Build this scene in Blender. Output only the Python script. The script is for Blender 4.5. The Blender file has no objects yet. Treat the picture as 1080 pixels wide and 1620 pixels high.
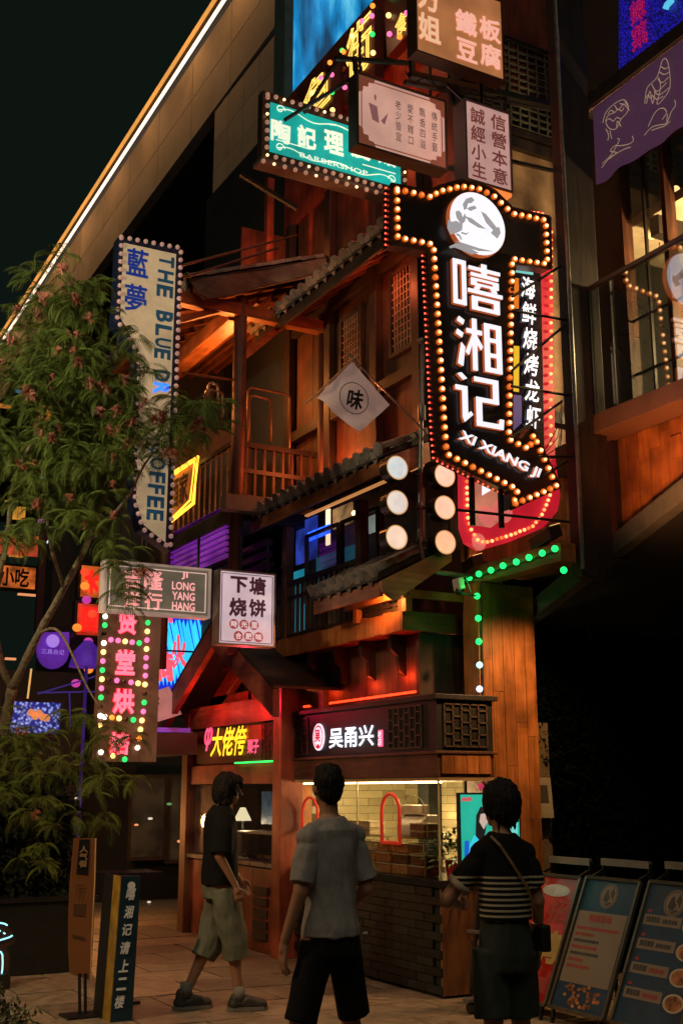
import bpy, bmesh, math, random, time
from mathutils import Vector, Matrix, noise
import numpy as np
random.seed(7)
PI = math.pi
sc = bpy.context.scene
COL = sc.collection

# ---------------------------------------------------------------- camera, world, sun, exposure
FOC, TILT, EYE, YAW = 1850.0, math.radians(13.4), 1.6, math.radians(28.7)
cam_d = bpy.data.cameras.new('camera'); cam = bpy.data.objects.new('camera', cam_d); COL.objects.link(cam)
cam.location = (0, 0, EYE); cam.rotation_euler = (PI/2+TILT, 0, -YAW)
cam_d.sensor_fit = 'VERTICAL'; cam_d.sensor_height = 24.0; cam_d.lens = 24.0*FOC/1620.0
cam_d.clip_start = 0.1; cam_d.clip_end = 600
sc.camera = cam
w = bpy.data.worlds.new('World'); sc.world = w; w.use_nodes = True
nt = w.node_tree; bg = nt.nodes['Background']
sky = nt.nodes.new('ShaderNodeTexSky'); sky.sky_type = 'NISHITA'; sky.sun_disc = False
sky.sun_elevation = math.radians(42); sky.sun_rotation = math.radians(205)
mixn = nt.nodes.new('ShaderNodeMix'); mixn.data_type = 'RGBA'; mixn.inputs[0].default_value = 0.00004   # night: next to nothing of the sky is left
mixn.inputs[6].default_value = (0.0040, 0.0072, 0.0054, 1)
nt.links.new(sky.outputs[0], mixn.inputs[7]); nt.links.new(mixn.outputs[2], bg.inputs[0]); bg.inputs[1].default_value = 1.0
sd = bpy.data.lights.new('town_glow', 'SUN'); sd.energy = .50; sd.angle = math.radians(40); sd.color = (1.0, 0.84, 0.60)
sun = bpy.data.objects.new('town_glow', sd); COL.objects.link(sun)
sun.rotation_euler = Vector((0.28, 0.52, -1.0)).to_track_quat('-Z', 'Y').to_euler()
sc.view_settings.view_transform = 'Standard'; sc.view_settings.look = 'None'
sc.view_settings.exposure = 0; sc.view_settings.gamma = 1; sc.view_settings.use_curve_mapping = False
sc.cycles.use_denoising = True; sc.cycles.max_bounces = 6; sc.cycles.diffuse_bounces = 3; sc.cycles.glossy_bounces = 3
sc.cycles.transparent_max_bounces = 8; sc.cycles.sample_clamp_indirect = 2.0; sc.cycles.caustics_reflective = False; sc.cycles.caustics_refractive = False

# ---------------------------------------------------------------- survey of the place: pixel of the photograph -> point on a known plane
_fw = Vector((math.sin(YAW)*math.cos(TILT), math.cos(YAW)*math.cos(TILT), math.sin(TILT)))
_rt = Vector((math.cos(YAW), -math.sin(YAW), 0)); _up = _rt.cross(_fw); _c = Vector((0, 0, EYE))
def ray(px, py): return _fw + _rt*((px-540)/FOC) - _up*((py-810)/FOC)
def P(px, py, ax, v):
    d = ray(px, py); i = 'xyz'.index(ax); return _c + d*((v-_c[i])/d[i])
def D(px, py, dist): return _c + ray(px, py)*dist

# ---------------------------------------------------------------- objects
W = {}
def tag(o, label=None, cat=None, group=None, kind=None):
    if label: o['label'] = label
    if cat: o['category'] = cat
    if group: o['group'] = group
    if kind: o['kind'] = kind
    return o
def thing(name, label, cat, loc, group=None, rotz=0):
    o = bpy.data.objects.new(name, None); COL.objects.link(o); o.location = loc; o.rotation_euler = (0, 0, rotz)
    o.empty_display_size = 0.2; W[o.name] = Vector(loc); return tag(o, label, cat, group)

class MB:
    def __init__(s): s.v = []; s.f = []; s.mi = []; s.m = 0
    def add(s, vs, fs):
        n = len(s.v); s.v.extend([tuple(v) for v in vs]); s.f.extend([tuple(i+n for i in f) for f in fs]); s.mi.extend([s.m]*len(fs)); return s
    def box(s, x0, x1, y0, y1, z0, z1):
        return s.add([(x0,y0,z0),(x1,y0,z0),(x1,y1,z0),(x0,y1,z0),(x0,y0,z1),(x1,y0,z1),(x1,y1,z1),(x0,y1,z1)],
                     [(3,2,1,0),(4,5,6,7),(0,1,5,4),(1,2,6,5),(2,3,7,6),(3,0,4,7)])
    def obox(s, c, a, b, d):
        c, a, b, d = Vector(c), Vector(a), Vector(b), Vector(d); vs = []
        for k in (-1, 1):
            for i, j in ((-1,-1),(1,-1),(1,1),(-1,1)): vs.append(c+a*i+b*j+d*k)
        return s.add(vs, [(3,2,1,0),(4,5,6,7),(0,1,5,4),(1,2,6,5),(2,3,7,6),(3,0,4,7)])
    def beam(s, p, q, wd, ht, up=(0,0,1)):
        p, q = Vector(p), Vector(q); d = (q-p); L = d.length; d.normalize(); u = Vector(up)
        if abs(d.dot(u)) > .98: u = Vector((0, 1, 0))
        side = d.cross(u).normalized(); u2 = side.cross(d).normalized()
        return s.obox((p+q)/2, d*L/2, side*wd/2, u2*ht/2)
    def tube(s, pts, r, n=6, cap=True):
        pts = [Vector(p) for p in pts]; rs = r if isinstance(r, (list, tuple)) else [r]*len(pts); vs = []; fs = []; prev = None
        for i, p in enumerate(pts):
            t = (pts[min(i+1, len(pts)-1)]-pts[max(i-1, 0)]).normalized()
            a = prev if prev is not None else (Vector((0,0,1)) if abs(t.z) < .9 else Vector((1,0,0)))
            u = (a - t*a.dot(t)).normalized(); prev = u; q = t.cross(u)
            for k in range(n): an = 2*PI*k/n; vs.append(p+(u*math.cos(an)+q*math.sin(an))*rs[i])
        for i in range(len(pts)-1):
            for k in range(n): a = i*n+k; b = i*n+(k+1) % n; fs.append((a, b, b+n, a+n))
        if cap: fs.append(tuple(range(n-1, -1, -1))); fs.append(tuple(range((len(pts)-1)*n, len(pts)*n)))
        return s.add(vs, fs)
    def ell(s, c, r, nu=12, nv=8, R=None):
        c = Vector(c); r = (r, r, r) if not isinstance(r, (tuple, list)) else r; vs = []; fs = []
        for j in range(1, nv):
            th = PI*j/nv
            for i in range(nu):
                ph = 2*PI*i/nu; q = Vector((r[0]*math.sin(th)*math.cos(ph), r[1]*math.sin(th)*math.sin(ph), r[2]*math.cos(th)))
                vs.append(c+(R@q if R else q))
        t = Vector((0,0,r[2])); vs += [c+(R@t if R else t), c-(R@t if R else t)]; T = len(vs)-2; B = T+1
        for j in range(nv-2):
            for i in range(nu): a = j*nu+i; b = j*nu+(i+1) % nu; fs.append((a, a+nu, b+nu, b))
        for i in range(nu): fs.append((T, i, (i+1) % nu)); fs.append((B, (nv-2)*nu+(i+1) % nu, (nv-2)*nu+i))
        return s.add(vs, fs)
    def caps(s, p, q, r0, r1, n=12):
        p, q = Vector(p), Vector(q); d = (q-p).normalized(); pts = []; rs = []
        for k in range(4): a = PI/2*(1-k/3.5); pts.append(p-d*r0*math.sin(a)); rs.append(r0*max(math.cos(a), .05))
        pts.append(p); rs.append(r0); pts.append(q); rs.append(r1)
        for k in range(3, -1, -1): a = PI/2*(1-k/3.5); pts.append(q+d*r1*math.sin(a)); rs.append(r1*max(math.cos(a), .05))
        return s.tube(pts, rs, n)
    def loft(s, rings, n=20, ax=0.0):          # rings: (cx, cy, z, rx, ry)
        vs = []; fs = []
        for cx, cy, z, rx, ry in rings:
            for k in range(n): a = 2*PI*k/n; vs.append((cx+rx*math.cos(a), cy+ry*math.sin(a), z))
        for i in range(len(rings)-1):
            for k in range(n): a = i*n+k; b = i*n+(k+1) % n; fs.append((a, b, b+n, a+n))
        fs.append(tuple(range(n-1, -1, -1))); fs.append(tuple(range((len(rings)-1)*n, len(rings)*n)))
        return s.add(vs, fs)
    def prism(s, pts, vec):
        pts = [Vector(p) for p in pts]; vec = Vector(vec); n = len(pts)
        fs = [tuple(range(n)), tuple(range(2*n-1, n-1, -1))]
        for i in range(n): j = (i+1) % n; fs.append((j, i, i+n, j+n))
        return s.add(pts+[p+vec for p in pts], fs)
    def disc(s, c, u, v, n=24, r0=0.0):
        c, u, v = Vector(c), Vector(u), Vector(v); o = [c+u*math.cos(2*PI*k/n)+v*math.sin(2*PI*k/n) for k in range(n)]
        if r0 <= 0: return s.add(o, [tuple(range(n))])
        i = [c+(u*math.cos(2*PI*k/n)+v*math.sin(2*PI*k/n))*r0 for k in range(n)]
        return s.add(o+i, [(k, (k+1) % n, (k+1) % n+n, k+n) for k in range(n)])
    def cyl(s, c, d, r, n=24, r1=None): return s.tube([Vector(c), Vector(c)+Vector(d)], [r, r if r1 is None else r1], n)
    def mesh(s, name, mats, org=(0,0,0), smooth=False):
        me = bpy.data.meshes.new(name); o = Vector(org)
        me.from_pydata([(v[0]-o.x, v[1]-o.y, v[2]-o.z) for v in s.v], [], s.f)
        for m in (mats if isinstance(mats, (list, tuple)) else [mats]): me.materials.append(m)
        if any(s.mi): me.polygons.foreach_set('material_index', s.mi)
        if smooth: me.polygons.foreach_set('use_smooth', [True]*len(me.polygons))
        me.update(); return me
    def build(s, name, mats, parent=None, smooth=False, label=None, local=False, bevel=0):
        org = Vector((0,0,0)) if (parent is None or local) else W[parent.name]
        ob = bpy.data.objects.new(name, s.mesh(name, mats, org, smooth)); COL.objects.link(ob)
        if parent is not None: ob.parent = parent
        W[ob.name] = org.copy()
        if label: ob['label'] = label
        if bevel:
            b = ob.modifiers.new('bevel', 'BEVEL'); b.width = bevel; b.segments = 2; b.limit_method = 'ANGLE'
        return ob

def inst(name, me, parent, loc, rot=None, scale=None):
    o = bpy.data.objects.new(name, me); COL.objects.link(o)
    o.location = Vector(loc)-(W[parent.name] if parent else Vector((0,0,0)))
    if rot is not None: o.rotation_euler = rot
    if scale is not None: o.scale = scale
    if parent: o.parent = parent
    W[o.name] = Vector(loc); return o

# ---------------------------------------------------------------- materials
def lin(c):
    if isinstance(c, str): c = tuple(int(c[i:i+2], 16)/255 for i in (1, 3, 5))
    return tuple(((x/12.92) if x <= .04045 else ((x+.055)/1.055)**2.4) for x in c)
_M = {}
def mat(name, col, rough=.6, metal=0, emit=None, es=1.0, var=.25, scale=6, grain=None, bump=0.0, rnd=0.0, coat=0, trans=None, spec=None, alpha=None):
    if name in _M: return _M[name]
    m = bpy.data.materials.new(name); m.use_nodes = True; n = m.node_tree; b = n.nodes['Principled BSDF']; L = n.links.new; _M[name] = m
    c = lin(col) if isinstance(col, str) else col
    b.inputs['Roughness'].default_value = rough; b.inputs['Metallic'].default_value = metal
    if spec is not None: b.inputs['Specular IOR Level'].default_value = spec
    if trans: b.inputs['Transmission Weight'].default_value = trans
    if alpha is not None: b.inputs['Alpha'].default_value = alpha
    if coat: b.inputs['Coat Weight'].default_value = coat; b.inputs['Coat Roughness'].default_value = .12
    tc = n.nodes.new('ShaderNodeTexCoord'); mp = n.nodes.new('ShaderNodeMapping'); L(tc.outputs['Object'], mp.inputs[0])
    oi = n.nodes.new('ShaderNodeObjectInfo'); vm = n.nodes.new('ShaderNodeVectorMath'); vm.operation = 'MULTIPLY_ADD'
    cb = n.nodes.new('ShaderNodeCombineXYZ'); L(oi.outputs['Random'], cb.inputs[0]); L(oi.outputs['Random'], cb.inputs[1]); L(oi.outputs['Random'], cb.inputs[2])
    L(cb.outputs[0], vm.inputs[0]); vm.inputs[1].default_value = (37, 53, 71); L(mp.outputs[0], vm.inputs[2])
    if grain: mp.inputs['Scale'].default_value = {'z': (14, 14, 1.1), 'x': (1.1, 14, 14), 'y': (14, 1.1, 14)}[grain]
    nz = n.nodes.new('ShaderNodeTexNoise'); nz.inputs['Scale'].default_value = (2.0 if grain else scale); nz.inputs['Detail'].default_value = 6; nz.inputs['Roughness'].default_value = .65
    L(vm.outputs[0], nz.inputs['Vector'])
    rp = n.nodes.new('ShaderNodeValToRGB'); rp.color_ramp.elements[0].position = .3; rp.color_ramp.elements[1].position = .72
    rp.color_ramp.elements[0].color = (*[x*(1-var) for x in c], 1); rp.color_ramp.elements[1].color = (*[min(1, x*(1+var)) for x in c], 1)
    L(nz.outputs['Fac'], rp.inputs[0]); last = rp.outputs[0]
    if grain:
        n2 = n.nodes.new('ShaderNodeTexNoise'); n2.inputs['Scale'].default_value = 3.2; n2.inputs['Detail'].default_value = 5; L(tc.outputs['Object'], n2.inputs['Vector'])
        m2 = n.nodes.new('ShaderNodeMapRange'); L(n2.outputs['Fac'], m2.inputs[0]); m2.inputs[1].default_value = .32; m2.inputs[2].default_value = .66; m2.inputs[3].default_value = .45; m2.inputs[4].default_value = 1.25
        v2 = n.nodes.new('ShaderNodeVectorMath'); v2.operation = 'SCALE'; L(last, v2.inputs[0]); L(m2.outputs[0], v2.inputs['Scale']); last = v2.outputs[0]
    if rnd:
        mr = n.nodes.new('ShaderNodeMapRange'); L(oi.outputs['Random'], mr.inputs[0]); mr.inputs[3].default_value = 1-rnd; mr.inputs[4].default_value = 1+rnd
        mx = n.nodes.new('ShaderNodeVectorMath'); mx.operation = 'SCALE'; L(last, mx.inputs[0]); L(mr.outputs[0], mx.inputs['Scale']); last = mx.outputs[0]
    L(last, b.inputs['Base Color'])
    rr = n.nodes.new('ShaderNodeMapRange'); L(nz.outputs['Fac'], rr.inputs[0]); rr.inputs[3].default_value = max(.03, rough-.12); rr.inputs[4].default_value = min(1, rough+.12); L(rr.outputs[0], b.inputs['Roughness'])
    if bump:
        bp = n.nodes.new('ShaderNodeBump'); bp.inputs['Strength'].default_value = bump; bp.inputs['Distance'].default_value = .01; L(nz.outputs['Fac'], bp.inputs['Height']); L(bp.outputs[0], b.inputs['Normal'])
    if emit is not None:
        e = lin(emit) if isinstance(emit, str) else emit
        b.inputs['Emission Color'].default_value = (*e, 1); b.inputs['Emission Strength'].default_value = es
    return m
def glow(name, col, s=1.0, base=None, mottled=0.0, scale=5, sample=True):      # lit sign faces, lamps, tubes, screens
    if name in _M: return _M[name]
    m = mat(name, base if base is not None else col, rough=.5, emit=col, es=s)
    if mottled:
        n = m.node_tree; b = n.nodes['Principled BSDF']; e = lin(col) if isinstance(col, str) else col
        tc = n.nodes.new('ShaderNodeTexCoord'); nz = n.nodes.new('ShaderNodeTexNoise'); nz.inputs['Scale'].default_value = scale; nz.inputs['Detail'].default_value = 4
        n.links.new(tc.outputs['Object'], nz.inputs['Vector']); rp = n.nodes.new('ShaderNodeValToRGB')
        rp.color_ramp.elements[0].position = .3; rp.color_ramp.elements[1].position = .7
        rp.color_ramp.elements[0].color = (*[x*(1-mottled) for x in e], 1); rp.color_ramp.elements[1].color = (*[x*(1+mottled) for x in e], 1)
        n.links.new(nz.outputs['Fac'], rp.inputs[0]); n.links.new(rp.outputs[0], b.inputs['Emission Color'])
    if not sample: m.cycles.emission_sampling = 'NONE'
    return m
def glass(name, col=(1,1,1), refl=.06, tint=(.9,.9,.9)):
    if name in _M: return _M[name]
    m = bpy.data.materials.new(name); m.use_nodes = True; n = m.node_tree; n.nodes.clear(); _M[name] = m
    o = n.nodes.new('ShaderNodeOutputMaterial'); t = n.nodes.new('ShaderNodeBsdfTransparent'); t.inputs[0].default_value = (*tint, 1)
    g = n.nodes.new('ShaderNodeBsdfGlossy'); g.inputs['Roughness'].default_value = .03; g.inputs[0].default_value = (*col, 1)
    fr = n.nodes.new('ShaderNodeFresnel'); fr.inputs[0].default_value = 1.5; ad = n.nodes.new('ShaderNodeMath'); ad.operation = 'MULTIPLY_ADD'; ad.inputs[1].default_value = 1.6; ad.inputs[2].default_value = refl; ad.use_clamp = True
    x = n.nodes.new('ShaderNodeMixShader'); geo = n.nodes.new('ShaderNodeNewGeometry'); inv = n.nodes.new('ShaderNodeMath'); inv.operation = 'SUBTRACT'; inv.inputs[0].default_value = 1; n.links.new(geo.outputs['Backfacing'], inv.inputs[1]); mu = n.nodes.new('ShaderNodeMath'); mu.operation = 'MULTIPLY'; n.links.new(inv.outputs[0], mu.inputs[1]); n.links.new(fr.outputs[0], ad.inputs[0]); n.links.new(ad.outputs[0], mu.inputs[0]); n.links.new(mu.outputs[0], x.inputs[0]); n.links.new(t.outputs[0], x.inputs[1]); n.links.new(g.outputs[0], x.inputs[2]); n.links.new(x.outputs[0], o.inputs[0])
    return m

WOODZ = mat('old_wood_upright', (.078,.027,.012), .6, grain='z', var=.6, bump=.4, rnd=.35)
WOODY = mat('old_wood_lengthwise', (.083,.029,.013), .6, grain='y', var=.6, bump=.4, rnd=.35)
WOODX = mat('old_wood_crosswise', (.083,.029,.013), .6, grain='x', var=.6, bump=.4, rnd=.35)
DARKZ = mat('black_stained_wood', (.022,.014,.010), .55, grain='z', var=.5, bump=.3, rnd=.3)
DARKY = mat('black_stained_wood_y', (.022,.014,.010), .55, grain='y', var=.5, bump=.3, rnd=.3)
PINE = mat('orange_pine_board', (.36,.125,.032), .45, grain='z', var=.4, bump=.3, rnd=.22)
PINEY = mat('orange_pine_board_y', (.30,.10,.028), .45, grain='y', var=.4, bump=.3, rnd=.25)
PINEX = mat('orange_pine_board_x', (.30,.10,.028), .45, grain='x', var=.4, bump=.3, rnd=.25)
REDW = mat('red_brown_board', (.26,.05,.022), .5, grain='z', var=.35, bump=.2, rnd=.2)
REDY = mat('red_brown_board_y', (.26,.05,.022), .5, grain='y', var=.35, bump=.2, rnd=.2)
PLAST = mat('beige_plaster', (.30,.22,.14), .85, var=.3, scale=2.5, bump=.2)
TILE = mat('grey_clay_tile', (.15,.13,.11), .7, var=.4, scale=9, bump=.4, rnd=.4)
BLACK = mat('black_paint', (.010,.011,.010), .5, var=.3)
BLKM = mat('black_metal', (.016,.016,.016), .45, metal=.3, var=.3)
GREYM = mat('grey_steel', (.22,.22,.21), .4, metal=.7, var=.3, scale=20)
RAIL = mat('bronze_rail', (.16,.10,.065), .4, metal=.4, var=.3)
CONC = mat('grey_concrete_panel', (.30,.235,.16), .75, var=.22, scale=1.2, bump=.15, rnd=.15)
DARKVOID = mat('unlit_wall', (.012,.014,.012), .9, var=.4, scale=2)
WHITEP = mat('white_plastic', (.7,.68,.64), .45, var=.08)
GLASS = glass('window_glass')
GLASSR = glass('balustrade_glass', (.9,.95,1), .16, (.62,.64,.62))
WARMB = glow('warm_bulb_light', (1.0, .55, .22), 4.2)
WARMB2 = glow('amber_bulb_light', (1.0, .36, .12), 2.4)
DULLB = mat('dull_glow_bulb', (.62,.42,.34), .3, emit=(.55,.26,.16), es=.5)  # dull bulbs get a faint glow of their own

# ---------------------------------------------------------------- lettering
def glyphs(text, outline=False, bold=0.0, depth=.012, shear=0.0, vert=False, gap=1.0):
    """(vertices, faces) of a text in a box scaled to 0..1 both ways"""
    V, F = [], []
    items = [(ch, -i*gap) for i, ch in enumerate(text)] if vert else [(text, 0)]
    for s, dy in items:
        for mode in ((0,) if not outline and not bold else ((1,) if outline else (0, 1))):
            c = bpy.data.curves.new('t', 'FONT'); c.body = s; c.resolution_u = 2; c.shear = shear; c.space_line = .95
            c.align_x = 'CENTER' if '\n' in s else 'LEFT'
            if mode == 0: c.extrude = depth
            else: c.fill_mode = 'NONE'; c.bevel_depth = outline if outline else bold; c.bevel_resolution = 0
            o = bpy.data.objects.new('t', c); me = bpy.data.meshes.new_from_object(o)
            n = len(me.vertices); co = np.empty(n*3, dtype=np.float32); me.vertices.foreach_get('co', co); co = co.reshape(-1, 3)
            k = len(V)
            zz = co[:, 2]*(.35 if mode else 1)
            V.extend([(float(a), float(b)+dy, float(z)) for (a, b, _), z in zip(co, zz)])
            F.extend([tuple(i+k for i in p.vertices) for p in me.polygons])
            bpy.data.objects.remove(o); bpy.data.curves.remove(c); bpy.data.meshes.remove(me)
    A = np.array(V); mn = A.min(0); mx = A.max(0); A[:, 0] = (A[:, 0]-mn[0])/(mx[0]-mn[0]); A[:, 1] = (A[:, 1]-mn[1])/(mx[1]-mn[1])
    return A, F
EX = {'-y': (Vector((1,0,0)), Vector((0,0,1)), Vector((0,-1,0))), '-x': (Vector((0,-1,0)), Vector((0,0,1)), Vector((-1,0,0)))}
def letters(text, org, ex, ez, en, m, parent, name='lettering', lift=.006, thick=.5, **k):
    """lay a text in the parallelogram org, org+ex, org+ez, facing en"""
    A, F = glyphs(text, **k); org, ex, ez, en = Vector(org), Vector(ex), Vector(ez), Vector(en).normalized()
    mb = MB(); mb.add([org+ex*a+ez*b+en*(lift+(z*thick)) for a, b, z in A.tolist()], F)
    return mb.build(name, m, parent)
def ltY(text, x0, x1, z0, z1, y, m, parent, **k): return letters(text, (x0, y, z0), (x1-x0, 0, 0), (0, 0, z1-z0), (0,-1,0), m, parent, **k)
def ltX(text, yl, yr, z0, z1, x, m, parent, **k): return letters(text, (x, yl, z0), (0, yr-yl, 0), (0, 0, z1-z0), (-1,0,0), m, parent, **k)
def pxY(text, l, t, r, b, y, m, parent, **k):      # box read off the photograph, on the plane y
    a, c = P(l, (t+b)/2, 'y', y), P(r, (t+b)/2, 'y', y); e, f = P((l+r)/2, t, 'y', y), P((l+r)/2, b, 'y', y)
    return ltY(text, a.x, c.x, f.z, e.z, y, m, parent, **k)
def pxX(text, l, t, r, b, x, m, parent, **k):
    a, c = P(l, (t+b)/2, 'x', x), P(r, (t+b)/2, 'x', x); e, f = P((l+r)/2, t, 'x', x), P((l+r)/2, b, 'x', x)
    return ltX(text, a.y, c.y, f.z, e.z, x, m, parent, **k)

def ball(r, m, name='bulb', nu=10, nv=7):
    mb = MB(); mb.ell((0,0,0), r, nu, nv); return mb.mesh(name, m, smooth=True)
def along(pts, step):
    pts = [Vector(p) for p in pts]; out = []; carry = 0
    for a, b in zip(pts, pts[1:]):
        L = (b-a).length; t = carry
        while t < L: out.append(a+(b-a)*(t/L)); t += step
        carry = t-L
    return out
def bulbs(parent, pts, me, off=(0,0,0)):
    for p in pts: inst('bulb', random.choices(me, (62, 28, 8, 2))[0] if isinstance(me, list) else me, parent, Vector(p)+Vector(off)+Vector((random.uniform(-.002,.002), 0, random.uniform(-.002,.002))))

def frameY(mb, x0, x1, z0, z1, y0, y1, t):          # a frame in the plane facing -y
    mb.box(x0, x0+t, y0, y1, z0, z1); mb.box(x1-t, x1, y0, y1, z0, z1); mb.box(x0+t, x1-t, y0, y1, z0, z0+t); mb.box(x0+t, x1-t, y0, y1, z1-t, z1)
def frameX(mb, y0, y1, z0, z1, x0, x1, t):
    mb.box(x0, x1, y0, y0+t, z0, z1); mb.box(x0, x1, y1-t, y1, z0, z1); mb.box(x0, x1, y0+t, y1-t, z0, z0+t); mb.box(x0, x1, y0+t, y1-t, z1-t, z1)
def rectY(l, lt, lb, r, rt_, rb, y):                # sign corners read off the photograph
    a, b, c, d = P(l, lt, 'y', y), P(l, lb, 'y', y), P(r, rt_, 'y', y), P(r, rb, 'y', y)
    return (a.x+b.x)/2, (c.x+d.x)/2, (b.z+d.z)/2, (a.z+c.z)/2

# ---------------------------------------------------------------- ground and pavement
g = MB(); g.box(-150, 150, -60, 250, -.3, -.012); tag(g.build('ground', mat('dark_asphalt', (.05,.045,.04), .85, scale=8, bump=.4)), kind='structure')
pv = bpy.data.objects.new('pavement', None); COL.objects.link(pv); tag(pv, kind='structure'); W['pavement'] = Vector((0,0,0))
STONE = mat('pale_paving_stone', (.23,.18,.12), .5, var=.5, scale=9, bump=.9, rnd=.26)
slab = MB(); slab.box(-.442, .442, -.292, .292, -.05, 0); slab_me = slab.mesh('paving_stone', STONE)
for i in range(9):
    for j in range(24):
        x = 1.2+i*.9+(.45 if j % 2 else 0); y = 4.4+j*.6
        o = inst('paving_stone', slab_me, pv, (x, y, random.uniform(-.003, .003)), rot=(random.uniform(-.003,.003), random.uniform(-.003,.003), 0))
pb = MB(); pb.box(-4, 12, 18.4, 26, -.05, 0); pb.box(-6, .72, 3, 18.35, -.05, -.002); tag(pb.build('street_paving', STONE), kind='structure')

# ---------------------------------------------------------------- the wooden building that holds the balconies
wb = thing('wooden_building', 'dark timber building with tiled eaves and balconies behind all the signs', 'building', (6, 8.5, 0))
def planks(parent, mat_, axis, a0, a1, wdt, lo, hi, cpos, thick=.03, name='plank', pieces=1, jit=.004):
    """boards side by side from a0 to a1; axis 'x' = wall facing -y, 'y' = wall facing -x; lo/hi numbers or functions"""
    n = max(1, round((a1-a0)/wdt)); d = (a1-a0)/n
    for i in range(n):
        a = a0+i*d; l = lo(a+d/2) if callable(lo) else lo; h = hi(a+d/2) if callable(hi) else hi
        cuts = sorted([l+(h-l)*random.uniform(.15, .85) for _ in range(random.randint(0, pieces))]) if pieces > 1 else []
        zs = [l]+cuts+[h]
        for z0, z1 in zip(zs, zs[1:]):
            if z1-z0 < .02: continue
            p = random.uniform(0, jit); mb = MB()
            if axis == 'x': mb.box(a+.002, a+d-.002, cpos-p, cpos+thick, z0+.0015, z1-.0015)
            else: mb.box(cpos-p, cpos+thick, a+.002, a+d-.002, z0+.0015, z1-.0015)
            mb.build(name, mat_, parent)
def backwall(x0, x1, y0, y1, z0, z1, m=None, name='wall'):
    mb = MB(); mb.box(x0, x1, y0, y1, z0, z1); return mb.build(name, m or DARKVOID, wb)

# upper wall along the street
wl = backwall(6.10, 6.3, 8.65, 15.5, 2.9, 10.5)
planks(wl, WOODZ, 'y', 8.65, 12.2, .21, 4.7, 8.6, 6.06)
planks(wl, REDW, 'y', 8.62, 12.6, .24, 8.62, 10.6, 6.05)
for (yy, zz, h, wd) in ((9.65, 6.0, .95, .52), (10.75, 5.9, .95, .5), (9.0, 5.9, 1.0, .4)):       # lattice windows
    wf = MB(); frameX(wf, yy-wd/2, yy+wd/2, zz, zz+h, 5.99, 6.05, .045); wf = wf.build('window', DARKZ, wb)
    bb = MB(); bb.box(6.03, 6.045, yy-wd/2+.04, yy+wd/2-.04, zz+.04, zz+h-.04); bb.build('pane', mat('window_backing', (.10,.07,.045), .6), wf)
    lt = MB()
    for k in range(1, 7): u = yy-wd/2+.045+k*(wd-.09)/7; lt.box(6.0, 6.03, u-.008, u+.008, zz+.045, zz+h-.045)
    for k in range(1, 10): u = zz+.045+k*(h-.09)/10; lt.box(6.004, 6.026, yy-wd/2+.045, yy+wd/2-.045, u-.006, u+.006)
    lt.build('lattice', mat('lattice_wood', (.16,.10,.06), .6), wf)
for yy in (8.62, 9.35, 10.2, 11.25, 12.3): mb = MB(); mb.box(5.96, 6.05, yy-.07, yy+.07, 4.6, 8.6); mb.build('post', DARKZ, wb, bevel=.006)
for zz in (4.95, 5.75, 7.1): mb = MB(); mb.box(5.97, 6.045, 8.7, 12.2, zz-.06, zz+.06); mb.build('beam', DARKY, wb)
# wall across, above the passage
wc = backwall(6.02, 9.5, 8.62, 8.75, 3.62, 10.8)
planks(wc, PINE, 'x', 6.02, 7.3, .14, 3.64, 5.1, 8.59, pieces=2)
mb = MB(); mb.box(6.02, 7.4, 8.585, 8.615, 5.12, 7.95); mb.build('plaster_panel', mat('shadow_patch_plaster', (.26,.17,.10), .85, var=.85, scale=1.7, bump=.2), wb)  # shadow patches are painted into the plaster colour
for z_ in (5.08, 7.95): mb = MB(); mb.box(6.0, 7.4, 8.52, 8.6, z_, z_+.12); mb.build('beam', DARKZ, wb)
lf = MB(); frameY(lf, 6.2, 7.3, 8.1, 9.2, 8.50, 8.56, .06); lf = lf.build('window', DARKZ, wb)
lt = MB()
for k in range(9): u = 6.27+k*.117; lt.box(u, u+.02, 8.515, 8.54, 8.15, 9.15)
for k in range(12): u = 8.18+k*.08; lt.box(6.26, 7.24, 8.512, 8.535, u, u+.014)
lt.build('lattice', mat('green_lattice', (.10,.10,.07), .6), lf)
planks(wc, REDW, 'x', 6.02, 7.3, .2, 8.6, 10.5, 8.59)

# tiled eaves
def tile_mesh(L=.24, r=.062):
    mb = MB(); n = 7; vs = []; 
    for sx, rr in ((0, r), (L, r*.86)):
        for k in range(n): a = PI*k/(n-1); vs.append((sx, math.cos(a)*rr, math.sin(a)*rr*1.0)); vs.append((sx, math.cos(a)*(rr-.014), math.sin(a)*(rr-.014)))
    fs = []
    for k in range(n-1): a = 2*k; b = 2*k+2; c = 2*n+2*k; d = c+2; fs += [(a, b, d, c), (a+1, c+1, d+1, b+1), (a, a+1, b+1, b), (c, d, d+1, c+1)]
    fs += [(0, 2*n, 2*n+1, 1), (2*n-2, 2*n-1, 4*n-1, 4*n-2)]
    mb.add(vs, fs); return mb.mesh('roof_tile', TILE)
TILE_ME = tile_mesh()
cap = MB(); cap.cyl((-.012,0,.0), (.02,0,0), .068, 14); cap.m = 0; cap.cyl((-.018,0,0), (.008,0,0), .045, 10); CAP_ME = cap.mesh('tile_end', TILE)
drip = MB(); drip.prism([(-.01,-.06,.03),(-.01,.06,.03),(-.01,.045,-.05),(-.01,0,-.09),(-.01,-.045,-.05)], (.016,0,0)); DRIP_ME = drip.mesh('drip_tile', TILE)
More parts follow.
